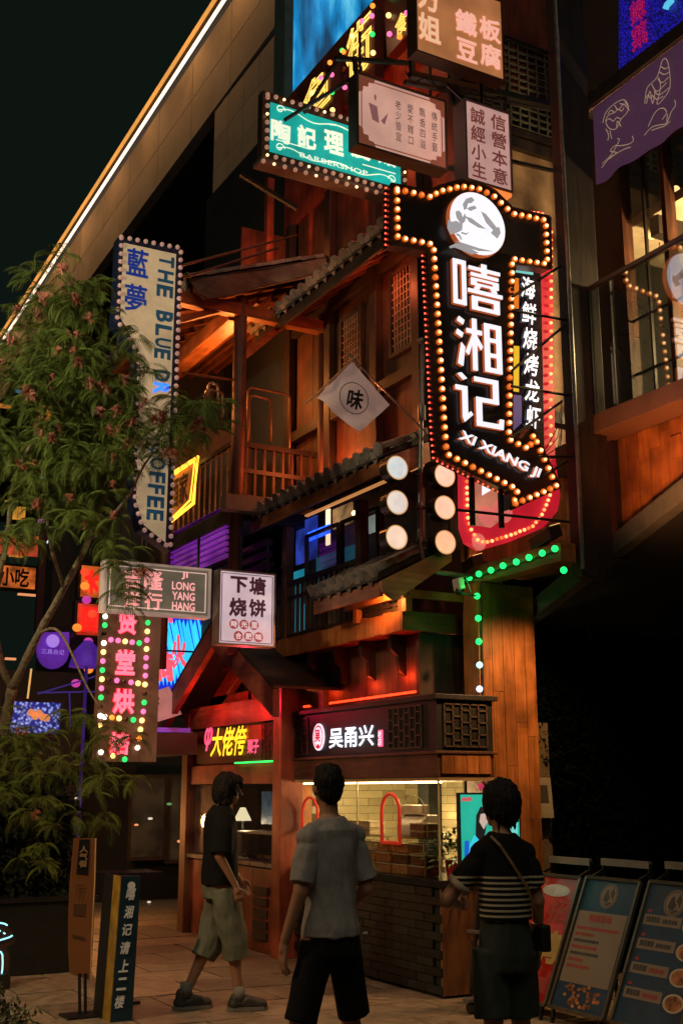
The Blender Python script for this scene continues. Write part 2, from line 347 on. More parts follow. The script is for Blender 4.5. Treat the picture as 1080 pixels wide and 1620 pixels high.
def tiled_eave(root, x0, z0, x1, z1, ya, yb, step=.19, fascia=PINEY, soffit=True):
    ang = math.atan2(z1-z0, x1-x0); L = math.hypot(x1-x0, z1-z0)
    rf = MB(); rf.prism([(x0, ya, z0-.02), (x1, ya, z1-.02), (x1, ya, z1-.07), (x0, ya, z0-.07)], (0, yb-ya, 0)); rf = rf.build('roof', mat('roof_base', (.03,.026,.022), .9), root)
    n = int((yb-ya)/step)
    for i in range(n+1):
        y = ya+.05+i*step
        k = 0
        while k*.21 < L-.05:
            d = k*.21; inst('roof_tile', TILE_ME, rf, (x0+math.cos(ang)*d, y+random.uniform(-.006,.006), z0+math.sin(ang)*d-.005), rot=(random.uniform(-.05,.05), -ang+random.uniform(-.02,.02)-.04, 0)); k += 1
        inst('tile_end', CAP_ME, rf, (x0-.01, y, z0+.005), rot=(0, -ang, 0))
        if i < n: inst('drip_tile', DRIP_ME, rf, (x0-.005, y+step/2, z0-.02), rot=(random.uniform(-.06,.06), -ang, 0))
    fb = MB(); fb.box(x0+.04, x0+.07, ya+.02, yb, z0-.20, z0-.075); fb.build('fascia_board', fascia, root)
    vb = MB(); vb.prism([(x0+.02, ya-.03, z0-.08), (x1, ya-.03, z1-.08), (x1, ya-.03, z1-.22), (x0+.16, ya-.03, z0-.24), (x0+.04, ya-.03, z0-.17)], (0, .03, 0)); vb.build('verge_board', mat('pale_verge', (.36,.19,.10), .5, grain='x', var=.35), root)
    if soffit:
        m = int((yb-ya)/.16)
        for i in range(m):
            y = ya+i*.16; sb = MB(); sb.prism([(x0+.08, y+.003, z0-.085), (x1, y+.003, z1-.085), (x1, y+.003, z1-.10), (x0+.08, y+.003, z0-.10)], (0, .154, 0)); sb.build('soffit_plank', PINEX, root)
        for i in range(0, m, 2):
            y = ya+.05+i*.16; sb = MB(); sb.prism([(x0+.08, y, z0-.10), (x1, y, z1-.10), (x1, y, z1-.17), (x0+.08, y, z0-.15)], (0, .05, 0)); sb.build('rafter', WOODX, root)
    return rf
tiled_eave(wb, 5.10, 4.55, 6.0, 4.95, 8.56, 11.5)
tiled_eave(wb, 5.0, 3.42, 5.75, 3.80, 8.5, 9.75)
tiled_eave(wb, 5.35, 6.95, 6.0, 7.35, 8.7, 12.0, fascia=DARKY)
# glazed room behind the middle balcony
rm = MB(); rm.box(5.98, 6.08, 8.66, 12.4, 3.1, 4.75); rm.build('wall', mat('room_wall', (.09,.05,.03), .7), wb)
for (ya, yb) in ((8.75, 9.5), (9.55, 10.3), (10.35, 11.1)):
    wf = MB(); frameX(wf, ya, yb, 3.55, 4.3, 5.62, 5.66, .03); wf = wf.build('window', WOODZ, wb)
    gp = MB(); gp.box(5.636, 5.642, ya+.03, yb-.03, 3.58, 4.27); gp.build('pane', GLASS, wf)
sh = MB(); zs_ = P(560, 783, 'x', 5.62).z; sh.box(5.62, 5.66, 8.75, 11.1, zs_, zs_+.02); sh.build('warm_strip', glow('warm_strip_light', (.6,.24,.07), .8), wb)

for (l_, t_, r_, b_, xx_, m_, nm_) in ((468,822,500,888,5.75,glow('blue_poster_light', (.02,.04,.30), .8, mottled=.7, scale=4),'blue_panel'), (486,836,520,850,5.68,glow('blue_neon_scribble', (.02,.10,1.0), 2.0, mottled=.6, scale=14),'neon_scribble'), (515,806,520,862,5.70,glow('warm_tube_white', (1,.75,.45), 1.5),'light_tube'), (526,800,556,832,5.78,glow('ochre_reflection', (.28,.16,.06), .7, mottled=.8, scale=5),'painted_reflection'), (582,815,596,842,5.72,glow('pale_green_card', (.35,.42,.36), .6, mottled=.4),'card'), (448,905,482,1000,5.70,glow('teal_wall_light', (.01,.17,.24), .8, mottled=.8, scale=1.5),'teal_wall_glow'), (500,872,560,960,5.72,glow('dim_teal_wall_light', (.01,.06,.09), .7, mottled=.9, scale=2),'teal_wall_glow')):  # ochre and teal panels glow in place of a reflection and wall glow
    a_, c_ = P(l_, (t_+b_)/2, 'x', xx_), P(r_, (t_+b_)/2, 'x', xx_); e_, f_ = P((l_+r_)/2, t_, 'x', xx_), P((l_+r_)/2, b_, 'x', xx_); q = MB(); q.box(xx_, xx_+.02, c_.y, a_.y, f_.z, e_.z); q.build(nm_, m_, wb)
q_ = P(560, 812, 'x', 5.75); q = MB(); q.ell(q_, .03, 10, 8); q.build('bulb', glow('warm_globe_b', (1,.7,.35), 2.5), wb, smooth=True)
# middle balcony
bz0, bz1 = 2.99, 3.13
fl = MB(); fl.box(5.45, 6.08, 8.80, 13.4, bz0+.03, bz1-.01); fl = fl.build('balcony_floor', DARKY, wb)
for i in range(5):
    mb = MB(); a = 5.45+i*.125; mb.box(a+.003, a+.122, 8.80, 13.4, bz0+.005, bz0+.028); mb.build('soffit_plank', REDY, fl)
n = 30
for i in range(n):
    a = 8.78+i*(4.6/n); mb = MB(); mb.box(5.40-random.uniform(0,.006), 5.445, a+.002, a+4.6/n-.002, bz0-.01-random.uniform(0,.01), bz1+.02+random.uniform(0,.015)); mb.build('edge_board', PINE if i < 22 else WOODZ, fl)
mb = MB(); mb.box(5.395, 6.15, 8.74, 8.775, bz0-.012, bz1+.02); mb.build('edge_board', PINEX, fl)
for (ya, yb, zt) in ((9.62, 11.2, 3.78), (11.25, 12.6, 3.78), (8.8, 9.58, 3.42)):
    rl = MB(); rl.box(5.44, 5.50, ya, yb, zt-.05, zt); rl.box(5.45, 5.49, ya, yb, zt-.20, zt-.165); rl.box(5.45, 5.49, ya, yb, 3.17, 3.21); rl = rl.build('railing', DARKY, wb)
    k = ya+.06
    while k < yb:
        b = MB(); b.box(5.455, 5.485, k, k+.03, 3.21, zt-.05); b.build('baluster', mat('baluster_wood', (.10,.055,.03), .5, rnd=.4), rl); k += .105
for yy, zt in ((9.6, 4.35), (11.22, 4.4), (8.82, 3.5)): mb = MB(); mb.box(5.43, 5.53, yy-.05, yy+.05, 3.13, zt); mb.build('post', WOODZ, wb, bevel=.008)
for yy in (8.62, 9.5): mb = MB(); mb.box(5.36, 5.42, yy, yy+.07, 3.13, 3.36); mb.build('post', PINE, wb)
mb = MB(); mb.box(5.35, 5.41, 8.55, 9.7, 3.26, 3.33); mb.build('beam', PINEY, wb)
mb = MB(); mb.box(5.3, 6.1, 8.56, 8.61, 3.24, 3.31); mb.build('beam', PINEX, wb)
# wall under the balcony
wu = MB(); wu.box(5.72, 5.8, 8.9, 13.2, 2.2, 2.99); wu = wu.build('wall', DARKVOID, wb)
planks(wu, WOODZ, 'y', 8.9, 13.2, .2, 2.32, 2.98, 5.69)
mb = MB(); mb.box(5.62, 6.15, 8.82, 8.88, 2.32, 2.98); mb.build('wall', WOODZ, wb)
for i in range(5):
    yy = 9.15+i*.55; mb = MB(); mb.prism([(5.52, yy, 2.99), (5.685, yy, 2.99), (5.685, yy, 2.62), (5.62, yy, 2.66), (5.60, yy, 2.80), (5.53, yy, 2.86)], (0, .05, 0)); mb.build('bracket', DARKZ, wb)
red = glow('red_led_strip', (1.0, .05, .012), 2.6)
mb = MB(); mb.box(5.665, 5.68, 8.9, 11.2, 2.455, 2.475); mb.build('led_strip', red, wb)

# portal: beam with pillar, dark corner post
mb = MB(); mb.box(6.0, 6.16, 7.28, 8.62, 3.40, 3.56); mb.build('beam', PINEY, wb, bevel=.006)
for i in range(8):
    mb = MB(); a = 6.17+i*.11; mb.box(a, a+.107, 7.6, 8.58, 3.50, 3.53); mb.build('soffit_plank', PINEY, wb)
pl = MB(); pl.box(5.955, 6.53, 8.37, 8.58, 0, 3.40); pl = pl.build('pillar', DARKVOID, wb)
planks(pl, PINE, 'x', 5.95, 6.54, .118, .0, 3.39, 8.345, pieces=3, jit=.002)
planks(pl, PINE, 'y', 8.345, 8.58, .118, .0, 3.39, 5.93, pieces=2, jit=.002, thick=.02)
mb = MB(); mb.box(6.22, 6.56, 7.28, 7.42, 3.30, 12.0); mb.build('post', mat('dark_corner_post', (.020,.012,.008), .6, grain='z', var=.5, bump=.3), wb, bevel=.01)
mb = MB(); mb.tube([(6.20, 7.25, 3.35), (6.20, 7.25, 11.5)], .018, 8); mb.build('drain_pipe', GREYM, wb)
# right-hand balcony, its boards, the stair below
XB = 6.42; zb0, zb1, zh, yb0 = P(1000, 662, 'x', XB).z, P(1000, 630, 'x', XB).z, P(1000, 420, 'x', XB).z, P(922, 665, 'x', XB).y; yg = P(930, 460, 'x', XB).y
bl = MB(); bl.box(XB, XB+.3, 4.0, yb0, zb0, zb1); bl.build('balcony_edge', mat('brown_painted_steel', (.17,.085,.05), .45, var=.2, scale=4), wb, bevel=.008)
mb = MB(); mb.box(XB+.3, 7.62, 4.0, 8.6, zb0+.01, zb1-.02); mb.build('balcony_floor', DARKY, wb)
gr = MB(); gr.box(XB+.02, XB+.03, 4.0, yg, zb1+.005, zh); gr.build('glass_panel', GLASSR, wb)
for yy in (yg, yg-1.23): mb = MB(); mb.box(XB+.005, XB+.045, yy, yy+.03, zb1, zh); mb.build('rail_post', BLKM, wb)
mb = MB(); mb.box(XB, XB+.05, 4.0, yg+.03, zh, zh+.04); mb.build('handrail', RAIL, wb, bevel=.01)
A = P(845, 975, 'x', 6.6); B = P(1080, 790, 'x', 6.6); sl = (B.z-A.z)/(B.y-A.y)
def zst(y): return A.z+sl*(y-A.y)
st = MB(); st.prism([(6.6, 8.6, zst(8.6)), (6.6, 3.6, zst(3.6)), (6.6, 3.6, zst(3.6)+.17), (6.6, 8.6, zst(8.6)+.17)], (.12, 0, 0)); st.build('stair_stringer', mat('grey_stringer', (.075,.08,.07), .7, var=.3), wb)
st = MB(); st.prism([(6.72, 8.6, zst(8.6)+.02), (6.72, 3.6, zst(3.6)+.02), (6.72, 3.6, zst(3.6)+.09), (6.72, 8.6, zst(8.6)+.09)], (2.2, 0, 0)); st.build('stair_slab', DARKVOID, wb)
bw = MB(); bw.box(6.76, 6.84, 3.6, 7.6, 3.3, 4.6); 
bw = MB(); bw.prism([(6.78, 7.6, zst(7.6)+.1), (6.78, 3.6, zst(3.6)+.1), (6.78, 3.6, 4.61), (6.78, 7.6, 4.61)], (.06, 0, 0)); bw = bw.build('stair_wall', DARKVOID, wb)
planks(bw, PINE, 'y', 5.4, 7.35, .125, lambda y: zst(y)+.12, 4.60, 6.745, pieces=4, jit=.006)
mb = MB(); mb.box(6.68, 6.78, 7.35, 7.6, 3.5, 4.6); mb.build('post', DARKZ, wb)
# room behind the right-hand balcony
XW = 7.6
def wallbox(x0, x1, y0, y1, z0, z1, m, nm='wall'): mb = MB(); mb.box(x0, x1, y0, y1, z0, z1); return mb.build(nm, m, wb)
PL2 = mat('brown_wall', (.10,.065,.04), .8, scale=3)
wz0, wz1 = 4.95, P(1040, 215, 'x', XW).z
wy = [P(u_, 340, 'x', XW).y for u_ in (986, 1050, 1056, 1125)]
wins = [(wy[1], wy[0]), (wy[3], wy[2]), (wy[3]-.75, wy[3]-.06)]
wallbox(XW, XW+.12, wy[0]+.05, 8.6, 4.72, 10, PL2); wallbox(XW, XW+.12, 4.2, wy[0]+.05, wz1, 10, PL2); wallbox(XW, XW+.12, 4.2, wy[0]+.05, 4.72, wz0, PL2)
for a, b in wins:
    wf = MB(); frameX(wf, a-.03, b+.03, wz0, wz1, XW-.03, XW+.1, .035); wf = wf.build('window', WOODZ, wb)
    lt = MB(); lt.box(XW, XW+.03, (a+b)/2-.012, (a+b)/2+.012, wz0+.04, wz1-.04)
    for z in (5.5, 6.05, 6.6): lt.box(XW+.002, XW+.028, a+.01, b-.01, z-.011, z+.011)
    lt.build('lattice', DARKZ, wf)
    gp = MB(); gp.box(XW+.035, XW+.041, a, b, wz0+.04, wz1-.04); gp.build('pane', GLASS, wf)
wallbox(9.6, 9.7, 4.0, 8.6, 4.7, 8, mat('cream_room_wall', (.45,.36,.22), .8, var=.35, scale=2)); wallbox(7.72, 9.6, 4.0, 8.6, 7.1, 7.2, mat('cream_room_ceiling', (.45,.38,.26), .8), 'ceiling')
for k in range(4): wallbox(7.75, 9.55, 5.0+k*.9, 5.12+k*.9, 6.9, 7.1, DARKY, 'ceiling_beam')
wallbox(9.56, 9.595, 6.6, 7.2, 5.6, 6.3, mat('hung_painting', (.25,.30,.25), .6, var=.8, scale=6), 'painting'); wallbox(9.56, 9.595, 7.5, 8.1, 5.7, 6.5, mat('hung_painting_b', (.30,.16,.08), .6, var=.8, scale=5), 'painting')
for (u_, v_, w_, wh) in ((1003, 305, 8.6, 'farthest left'), (1016, 330, 8.6, 'second from the left'), (1040, 350, 8.2, 'in the middle'), (1068, 300, 8.8, 'farthest right, highest'), (1030, 372, 8.0, 'lowest')):
    q = P(u_, v_, 'x', w_); T = thing('pendant_bulb', 'small warm bulb hanging in the upper right room, ' + wh, 'lamp', q, 'bulbs hanging in the upper right room'); m = MB(); m.ell(q, .045, 12, 8); m.build('globe', glow('warm_globe', (1,.62,.25), 2.0), T, smooth=True); m = MB(); m.tube([q, (q.x, q.y, 7.05)], .006, 5); m.build('cord', BLACK, T)
# high wall above with lattice and LED board
lf = MB(); frameX(lf, 7.25, 7.7, 7.75, 8.8, XW-.22, XW-.16, .04); lf = lf.build('window', DARKZ, wb)
lt = MB()
for k in range(6): u = 7.29+k*.07; lt.box(XW-.21, XW-.19, u, u+.014, 7.79, 8.76)
for k in range(12): u = 7.82+k*.08; lt.box(XW-.206, XW-.186, 7.29, 7.66, u, u+.014)
lt.build('lattice', mat('grey_lattice', (.14,.15,.13), .6), lf)
mb = MB(); mb.box(6.7, 7.6, 4.0, 7.55, 7.78, 7.95); mb.build('beam', DARKY, wb)
# passage: back wall and ceiling
wallbox(6.58, 14, 10.2, 10.4, 0, 3.5, DARKVOID); wallbox(8.9, 9.1, -2, 10.2, 0, 4.6, DARKVOID)

# ---------------------------------------------------------------- corner pavilion further down the street
pa = thing('wooden_pavilion', 'open timber pavilion with upturned tiled roof and orange lit rafters', 'pavilion', (5, 12, 0))
tiled_eave(pa, 4.28, 7.12, 6.4, 7.92, 11.3, 15.2, step=.24, fascia=PINEY)
vb = MB(); V = [P(x, y, 'y', 11.26) for x, y in [(303,447),(330,438),(420,428),(500,410),(560,398),(560,416),(500,432),(420,452),(360,468),(330,472),(312,462)]]
vb.prism(V, (0, .04, 0)); vb.build('verge_board', mat('weathered_board', (.15,.12,.09), .8, var=.35, grain='x'), pa)
for x, y, r0 in ((4.94, 11.40, .075), (4.80, 13.2, .06), (6.0, 11.4, .065), (4.94, 15.0, .07)): mb = MB(); mb.tube([(x, y, 3.0), (x, y, 7.05)], r0, 14); mb.build('post', WOODZ, pa, smooth=True)
for z in (6.88,): mb = MB(); mb.box(4.15, 6.1, 11.33, 11.45, z-.07, z+.07); mb.build('beam', PINEX, pa); mb = MB(); mb.box(4.82, 5.02, 11.46, 15.3, z-.10, z+.08); mb.build('beam', PINEY, pa)
mb = MB(); mb.beam((4.05, 11.38, 6.55), (4.9, 11.38, 6.95), .05, .07); mb.build('brace', PINEX, pa)
mb = MB(); mb.beam((4.94, 11.45, 6.3), (5.5, 11.45, 6.85), .05, .08); mb.build('brace', PINEX, pa)
for k in range(7): mb = MB(); mb.box(4.98+k*.19, 5.03+k*.19, 11.5, 15, 7.0+k*.07, 7.08+k*.07); mb.build('rafter', PINEY, pa)
mb = MB(); mb.box(4.7, 6.1, 14.6, 14.75, 2.9, 7.4); mb = mb.build('wall', DARKVOID, pa)
for (l, t, r, b) in ((453,677,466,707),(474,677,487,709),(407,756,419,774),(451,738,466,762),(472,738,485,762),(430,742,440,765)):
    a, c = P(l, t, 'y', 13.6), P(r, b, 'y', 13.6); wf = MB(); frameY(wf, a.x-.03, c.x+.03, c.z-.03, a.z+.03, 13.56, 13.62, .03); wf = wf.build('window', DARKZ, pa)
    q = MB(); q.box(a.x, c.x, 13.6, 13.61, c.z, a.z); q.build('pane', glow('amber_pane', '#9a5a2c', .55, mottled=.7, scale=9), wf)
mb = MB(); mb.box(4.95, 6.1, 13.62, 13.7, 3.0, 6.2); mb.build('wall', mat('dark_red_wall', (.035,.018,.012), .8), pa)
q = P(490, 590, 'y', 12.9); mb = MB(); mb.box(q.x-.25, q.x+.3, 12.9, 12.95, q.z-.35, q.z+.25); mb.build('shade', mat('ochre_cloth', (.12,.075,.04), .9), pa)
mb = MB(); a, c = P(358, 780, 'y', 11.15), P(422, 812, 'y', 11.15); mb.box(a.x, c.x, 11.15, 11.3, c.z, a.z); mb.build('beam', mat('pale_beam', (.20,.16,.12), .8), pa)
for l, r, t, b in ((393,457,612,790),(395,428,625,700),(325,352,615,660),(330,345,604,640)):
    a, c = P(l, t, 'y', 11.6), P(r, b, 'y', 11.6); rr = .06
    hp = MB(); hp.tube([(a.x, 11.6, c.z), (a.x, 11.6, a.z-rr), (a.x+rr*.3, 11.6, a.z-rr*.3), (a.x+rr, 11.6, a.z), (c.x-rr, 11.6, a.z-.01), (c.x-rr*.3, 11.6, a.z-rr*.3), (c.x, 11.6, a.z-rr), (c.x, 11.6, c.z)], .016, 8); hp.build('handrail', RAIL, pa, smooth=True)
rl = MB()
rl.box(5.05, 6.0, 11.55, 11.6, 5.35, 5.41); rl.box(5.05, 6.0, 11.55, 11.6, 5.05, 5.10); rl.box(5.05, 6.0, 11.55, 11.6, 4.75, 4.80); rl = rl.build('railing', DARKZ, pa)
for k in range(8): b = MB(); b.box(5.1+k*.115, 5.13+k*.115, 11.56, 11.59, 4.8, 5.36); b.build('baluster', WOODZ, rl)
mb = MB(); mb.box(4.93, 4.97, 11.5, 15.4, 5.35, 5.4); mb.box(4.93, 4.97, 11.5, 15.4, 4.62, 4.68); rl = mb.build('railing', DARKY, pa)
for k in range(22): b = MB(); b.tube([(4.95, 11.7+k*.165, 4.66), (4.95, 11.7+k*.165, 5.36)], .012, 6); b.build('baluster', RAIL, rl)
mb = MB(); mb.box(4.9, 6.1, 11.35, 15.4, 4.45, 4.6); mb.build('floor_edge', DARKY, pa)
mb = MB(); mb.box(5.45, 6.0, 12.65, 15.4, 3.0, 4.45); mb = mb.build('wall', mat('dark_red_wall', 0), pa)
for k in range(9): b = MB(); b.box(5.36, 5.43, 11.5, 13.0, 3.2+k*.13, 3.28+k*.13); b.build('slat', mat('dark_red_slat', (.09,.018,.012), .6, grain='y'), pa)
# rail arms reaching from the pavilion to the coffee sign
for (l, t, r, b) in ((288,420,470,372),(288,440,440,392),(290,590,372,602)):
    a = P(l, t, 'y', 10.6); c = P(r, b, 'y', 11.6); mb = MB(); mb.tube([a, c], .014, 6); mb.build('stay_rod', RAIL, pa)
# extra turn of dark carpentry above
for (l, t, r, b, y, th) in ((500,300,505,420,11.8,.10),(523,330,528,400,11.6,.08),(428,350,430,440,12.2,.09)):
    a, c = P(l, t, 'y', y), P(r, b, 'y', y); mb = MB(); mb.box(a.x-th/2, a.x+th/2, y, y+th, c.z, a.z+.6); mb.build('post', REDW, pa)
planks(pa, REDW, 'x', 5.45, 6.1, .15, 8.0, 8.6, 12.6)
pl_ = bpy.data.lights.new('pavilion_lamp', 'POINT'); pl_.energy = 42; pl_.color = (1, .33, .07); pl_.shadow_soft_size = .08
def lamp(name, kind, loc, energy, col, to=None, size=.08, spot=None, blend=.4):
    l = bpy.data.lights.new(name, kind); l.energy = energy; l.color = col
    if kind == 'AREA': l.size = size
    else: l.shadow_soft_size = size
    if spot: l.spot_size = math.radians(spot); l.spot_blend = blend
    o = bpy.data.objects.new(name, l); COL.objects.link(o); o.location = loc
    if to is not None: o.rotation_euler = (Vector(to)-Vector(loc)).to_track_quat('-Z', 'Y').to_euler()
    return o
lamp('pavilion_lamp', 'POINT', (5.25, 12.3, 6.35), 60, (1, .30, .06))
lamp('pavilion_lamp', 'POINT', (4.5, 12.0, 6.2), 48, (1, .30, .06))
lamp('attic_lamp', 'POINT', (5.5, 11.9, 8.1), 5, (1, .22, .05))
lamp('red_wall_lamp', 'POINT', (5.55, 10.0, 8.5), 34, (1, .10, .03))
lamp('porch_lamp', 'POINT', (5.25, 8.95, 3.26), 15, (1, .30, .06), size=.03)
lamp('eave_lamp', 'POINT', (5.7, 11.0, 5.2), 34, (1, .17, .04)); lamp('eave_lamp', 'POINT', (5.6, 9.4, 5.2), 9, (1, .14, .05))
lamp('passage_spot', 'SPOT', (6.25, 7.45, 3.30), 150, (1, .50, .18), to=(6.22, 8.35, 1.6), size=.05, spot=100, blend=.8)
lamp('eave_lamp', 'POINT', (5.75, 9.7, 6.75), 12, (1, .16, .05)); lamp('upper_room_lamp', 'POINT', (8.3, 6.9, 5.9), 520, (1, .66, .30), size=.1)
lamp('soffit_glow', 'POINT', (5.60, 9.15, 2.62), 4.5, (1, .06, .012), size=.05); lamp('soffit_glow', 'POINT', (5.60, 9.8, 2.58), 3, (1, .06, .012), size=.05); lamp('soffit_glow', 'POINT', (5.60, 10.6, 2.58), 3, (1, .06, .012), size=.05)
lamp('wash_light', 'SPOT', (6.25, 7.9, 3.72), 60, (1, .42, .12), to=(6.45, 8.6, 4.75), size=.05, spot=84, blend=.8)
lamp('board_lamp', 'SPOT', (5.7, 5.9, 3.3), 190, (1, .34, .11), to=(6.75, 6.6, 4.25), size=.1, spot=70, blend=1)

# ---------------------------------------------------------------- modern building with the lit edge
mb_ = thing('modern_building', 'large pale panelled building edge with a long white light line against the night sky', 'building', (9, 30, 0))
def zl(y): return 19.37-(y-21.91)*.036
ys = [19.3+i*2.35 for i in range(19)]
for i, (a, b) in enumerate(zip(ys, ys[1:])):
    for k in range(2):
        h0, h1 = (zl(a)-2.45+k*1.12, zl(b)-2.45+k*1.12); q = MB(); q.prism([(9, a+.015, h0+.01), (9, b-.015, h1+.01), (9, b-.015, h1+1.11), (9, a+.015, h0+1.11)], (.25, 0, 0)); q.build('panel', CONC, mb_)
for i in range(4):
    for k in range(6):
        a = 19.3+i*.82; q = MB(); q.box(9.03, 9.2, a+.01, a+.81, 12.2+k*.78, 12.97+k*.78)
        if a < 22.0: q.build('panel', CONC, mb_)
q = MB(); q.prism([(9.05, 19.2, zl(19.2)-2.4), (9.05, 62, zl(62)-2.4), (9.05, 62, zl(62)+.4), (9.05, 19.2, zl(19.2)+.4)], (6, 0, 0)); q.build('roof', DARKVOID, mb_)
q = MB(); q.prism([(8.93, 19.2, zl(19.2)), (8.93, 62, zl(62)), (8.93, 62, zl(62)+.10), (8.93, 19.2, zl(19.2)+.10)], (.05, 0, 0)); q.build('light_line', glow('white_line_light', (1, .76, .60), 1.6), mb_)
q = MB(); q.prism([(8.96, 19.2, zl(19.2)+.11), (8.96, 62, zl(62)+.11), (8.96, 62, zl(62)+.36), (8.96, 19.2, zl(19.2)+.36)], (.2, 0, 0)); q.build('light_ledge', mat('dark_ledge', (.05,.035,.02), .7), mb_)
q = MB(); q.prism([(8.9, 19.2, zl(19.2)+.37), (8.9, 62, zl(62)+.37), (8.9, 62, zl(62)+.46), (8.9, 19.2, zl(19.2)+.46)], (.12, 0, 0)); q.build('roof_edge', glow('gold_edge_light', (.75, .36, .08), .75), mb_)
for y in range(20, 60, 3): lamp('panel_wash', 'POINT', (7.9, y+1.0, zl(y)-.25), 48, (1, .50, .20), size=.3)

# blue screen tower
bt = thing('screen_tower', 'tall blue glowing curved screen at the top behind the barbershop sign', 'screen', (7, 15.5, 9))
a, c = P(455, 100, 'y', 15.5), P(603, 100, 'y', 15.5); cx = (a.x+c.x)/2; hw = (c.x-a.x)/2
def screen_mat():
    m = bpy.data.materials.new('blue_screen'); m.use_nodes = True; n = m.node_tree; b = n.nodes['Principled BSDF']; tc = n.nodes.new('ShaderNodeTexCoord')
    mp = n.nodes.new('ShaderNodeMapping'); mp.inputs['Scale'].default_value = (1.6, 1.6, .35); nz = n.nodes.new('ShaderNodeTexNoise'); nz.inputs['Scale'].default_value = 1.6; nz.inputs['Detail'].default_value = 8
    n.links.new(tc.outputs['Object'], mp.inputs[0]); n.links.new(mp.outputs[0], nz.inputs['Vector']); rp = n.nodes.new('ShaderNodeValToRGB'); e = rp.color_ramp.elements
    e[0].position = .35; e[0].color = (.002, .035, .09, 1); e[1].position = .68; e[1].color = (.15, .62, .75, 1); x = e.new(.5); x.color = (.005, .19, .45, 1)
    n.links.new(nz.outputs['Fac'], rp.inputs[0]); n.links.new(rp.outputs[0], b.inputs['Emission Color']); b.inputs['Emission Strength'].default_value = 1.3; b.inputs['Base Color'].default_value = (.02,.05,.08,1); return m
s = MB(); pts = []
for k in range(17): an = PI+PI*k/16; pts.append((cx+hw*math.cos(an), 15.5+.5*math.sin(an), 9.2))
s.prism(pts, (0, 0, 7)); s.build('screen_face', screen_mat(), bt)
s = MB(); s.box(cx-hw-.16, cx-hw, 15.3, 15.7, 9.2, 16.2); s.box(cx-hw-.1, cx+hw+.1, 15.4, 15.9, 9.0, 9.2); s.build('casing', mat('teal_casing', (.10,.16,.15), .6), bt)

# ---------------------------------------------------------------- glazed corner kiosk
KX, Y0, Y1, SX = 5.42, 8.25, 10.95, 5.95
kw = thing('food_kiosk', 'corner food kiosk with warm lit glass cases above a black brick counter', 'kiosk', (KX, Y0, 0))
mb = MB(); mb.box(KX+.03, 5.93, Y0+.03, Y1, 0, .84); ct = mb.build('counter', mat('counter_core', (.012,.016,.014), .8), kw)
brick = MB(); brick.box(-.028, .0, -.1225, .1225, 0, .062); brick_me = brick.mesh('brick', mat('black_brick', (.008,.012,.010), .5, var=.6, rnd=.6, bump=.4, scale=12))
for r in range(12):
    for k in range(11):
        y = Y0+.125+k*.25+(.125 if r % 2 else 0)
        if y < Y1-.1: inst('brick', brick_me, ct, (KX+.03-random.uniform(0,.005), y, .03+r*.067))
mb = MB(); mb.box(KX-.02, SX, Y0-.02, Y1, .84, .895); mb.build('counter_top', mat('black_stone_top', (.015,.018,.016), .2, var=.3), kw, bevel=.006)
planks(kw, mat('brown_laminate', (.20,.085,.035), .45, grain='z', var=.3, rnd=.15), 'x', KX+.01, SX, .27, .02, .84, Y0, name='side_panel')
for (x0, x1, y0, y1) in ((KX, KX+.03, Y1-.05, Y1), (SX-.04, SX, Y0, Y0+.04)): mb = MB(); mb.box(x0, x1, y0, y1, .895, 1.68); mb.build('post', mat('orange_frame', (.28,.12,.05), .5), kw)
for y_ in (Y0, 9.6): mb = MB(); mb.box(KX, KX+.012, y_, y_+.014, .895, 1.68); mb.build('glass_edge', mat('glass_edge', (.5,.42,.25), .2), kw)
mb = MB(); mb.box(KX+.002, KX+.008, Y0+.01, Y1-.05, .9, 1.665); mb.build('glass_front', GLASS, kw)
mb = MB(); mb.box(KX+.015, SX-.04, Y0+.002, Y0+.008, .9, 1.665); mb.build('glass_side', GLASS, kw)
mb = MB(); mb.box(KX-.01, SX+.03, Y0-.02, Y1, 1.68, 1.705); mb.build('ceiling', mat('kiosk_ceiling', (.35,.22,.10), .7), kw)
mb = MB(); mb.box(KX+.03, KX+.05, Y0+.02, Y1-.2, 1.66, 1.675); mb.build('light_tube', glow('kiosk_tube', (1.0, .74, .34), 8), kw)
mb = MB(); mb.box(6.75, 6.85, 8.6, 11.0, 0, 2.2); mb = mb.build('back_wall', mat('tile_joint', (.12,.09,.05), .8), kw)
tl = MB(); tl.box(-.012, 0, -.147, .147, 0, .072); tl_me = tl.mesh('tile', mat('cream_tile', (.42,.36,.20), .35, rnd=.2, var=.15))
for r in range(12):
    for k in range(8): inst('tile', tl_me, mb, (6.748, 8.75+k*.3+(.15 if r % 2 else 0), .86+r*.077))
mb = MB(); mb.box(SX-.03, 6.75, 8.6, 8.62, 0, 2.2); mb.build('back_wall', mat('tile_joint', 0), kw)
mb = MB(); mb.box(KX+.03, 6.8, Y1-.03, Y1+.0, .9, 1.68); mb = mb.build('back_wall', mat('tile_joint', 0), kw)
te = MB(); te.box(-.147, .147, -.012, 0, 0, .072); te_me = te.mesh('tile', mat('cream_tile', 0))
for r_ in range(10):
    for k in range(4): inst('tile', te_me, mb, (5.72+k*.3+(.12 if r_ % 2 else 0), Y1-.032, .91+r_*.077))
mb = MB(); mb.box(KX+.04, KX+.2, Y1-.06, Y1-.03, .9, 1.66); mb.build('side_panel', mat('orange_side_panel', (.55,.20,.05), .5, var=.5, scale=5), kw)
lamp('kiosk_lamp', 'AREA', (6.1, 9.8, 1.66), 34, (1, .72, .34), to=(5.9, 9.4, 0), size=.7)
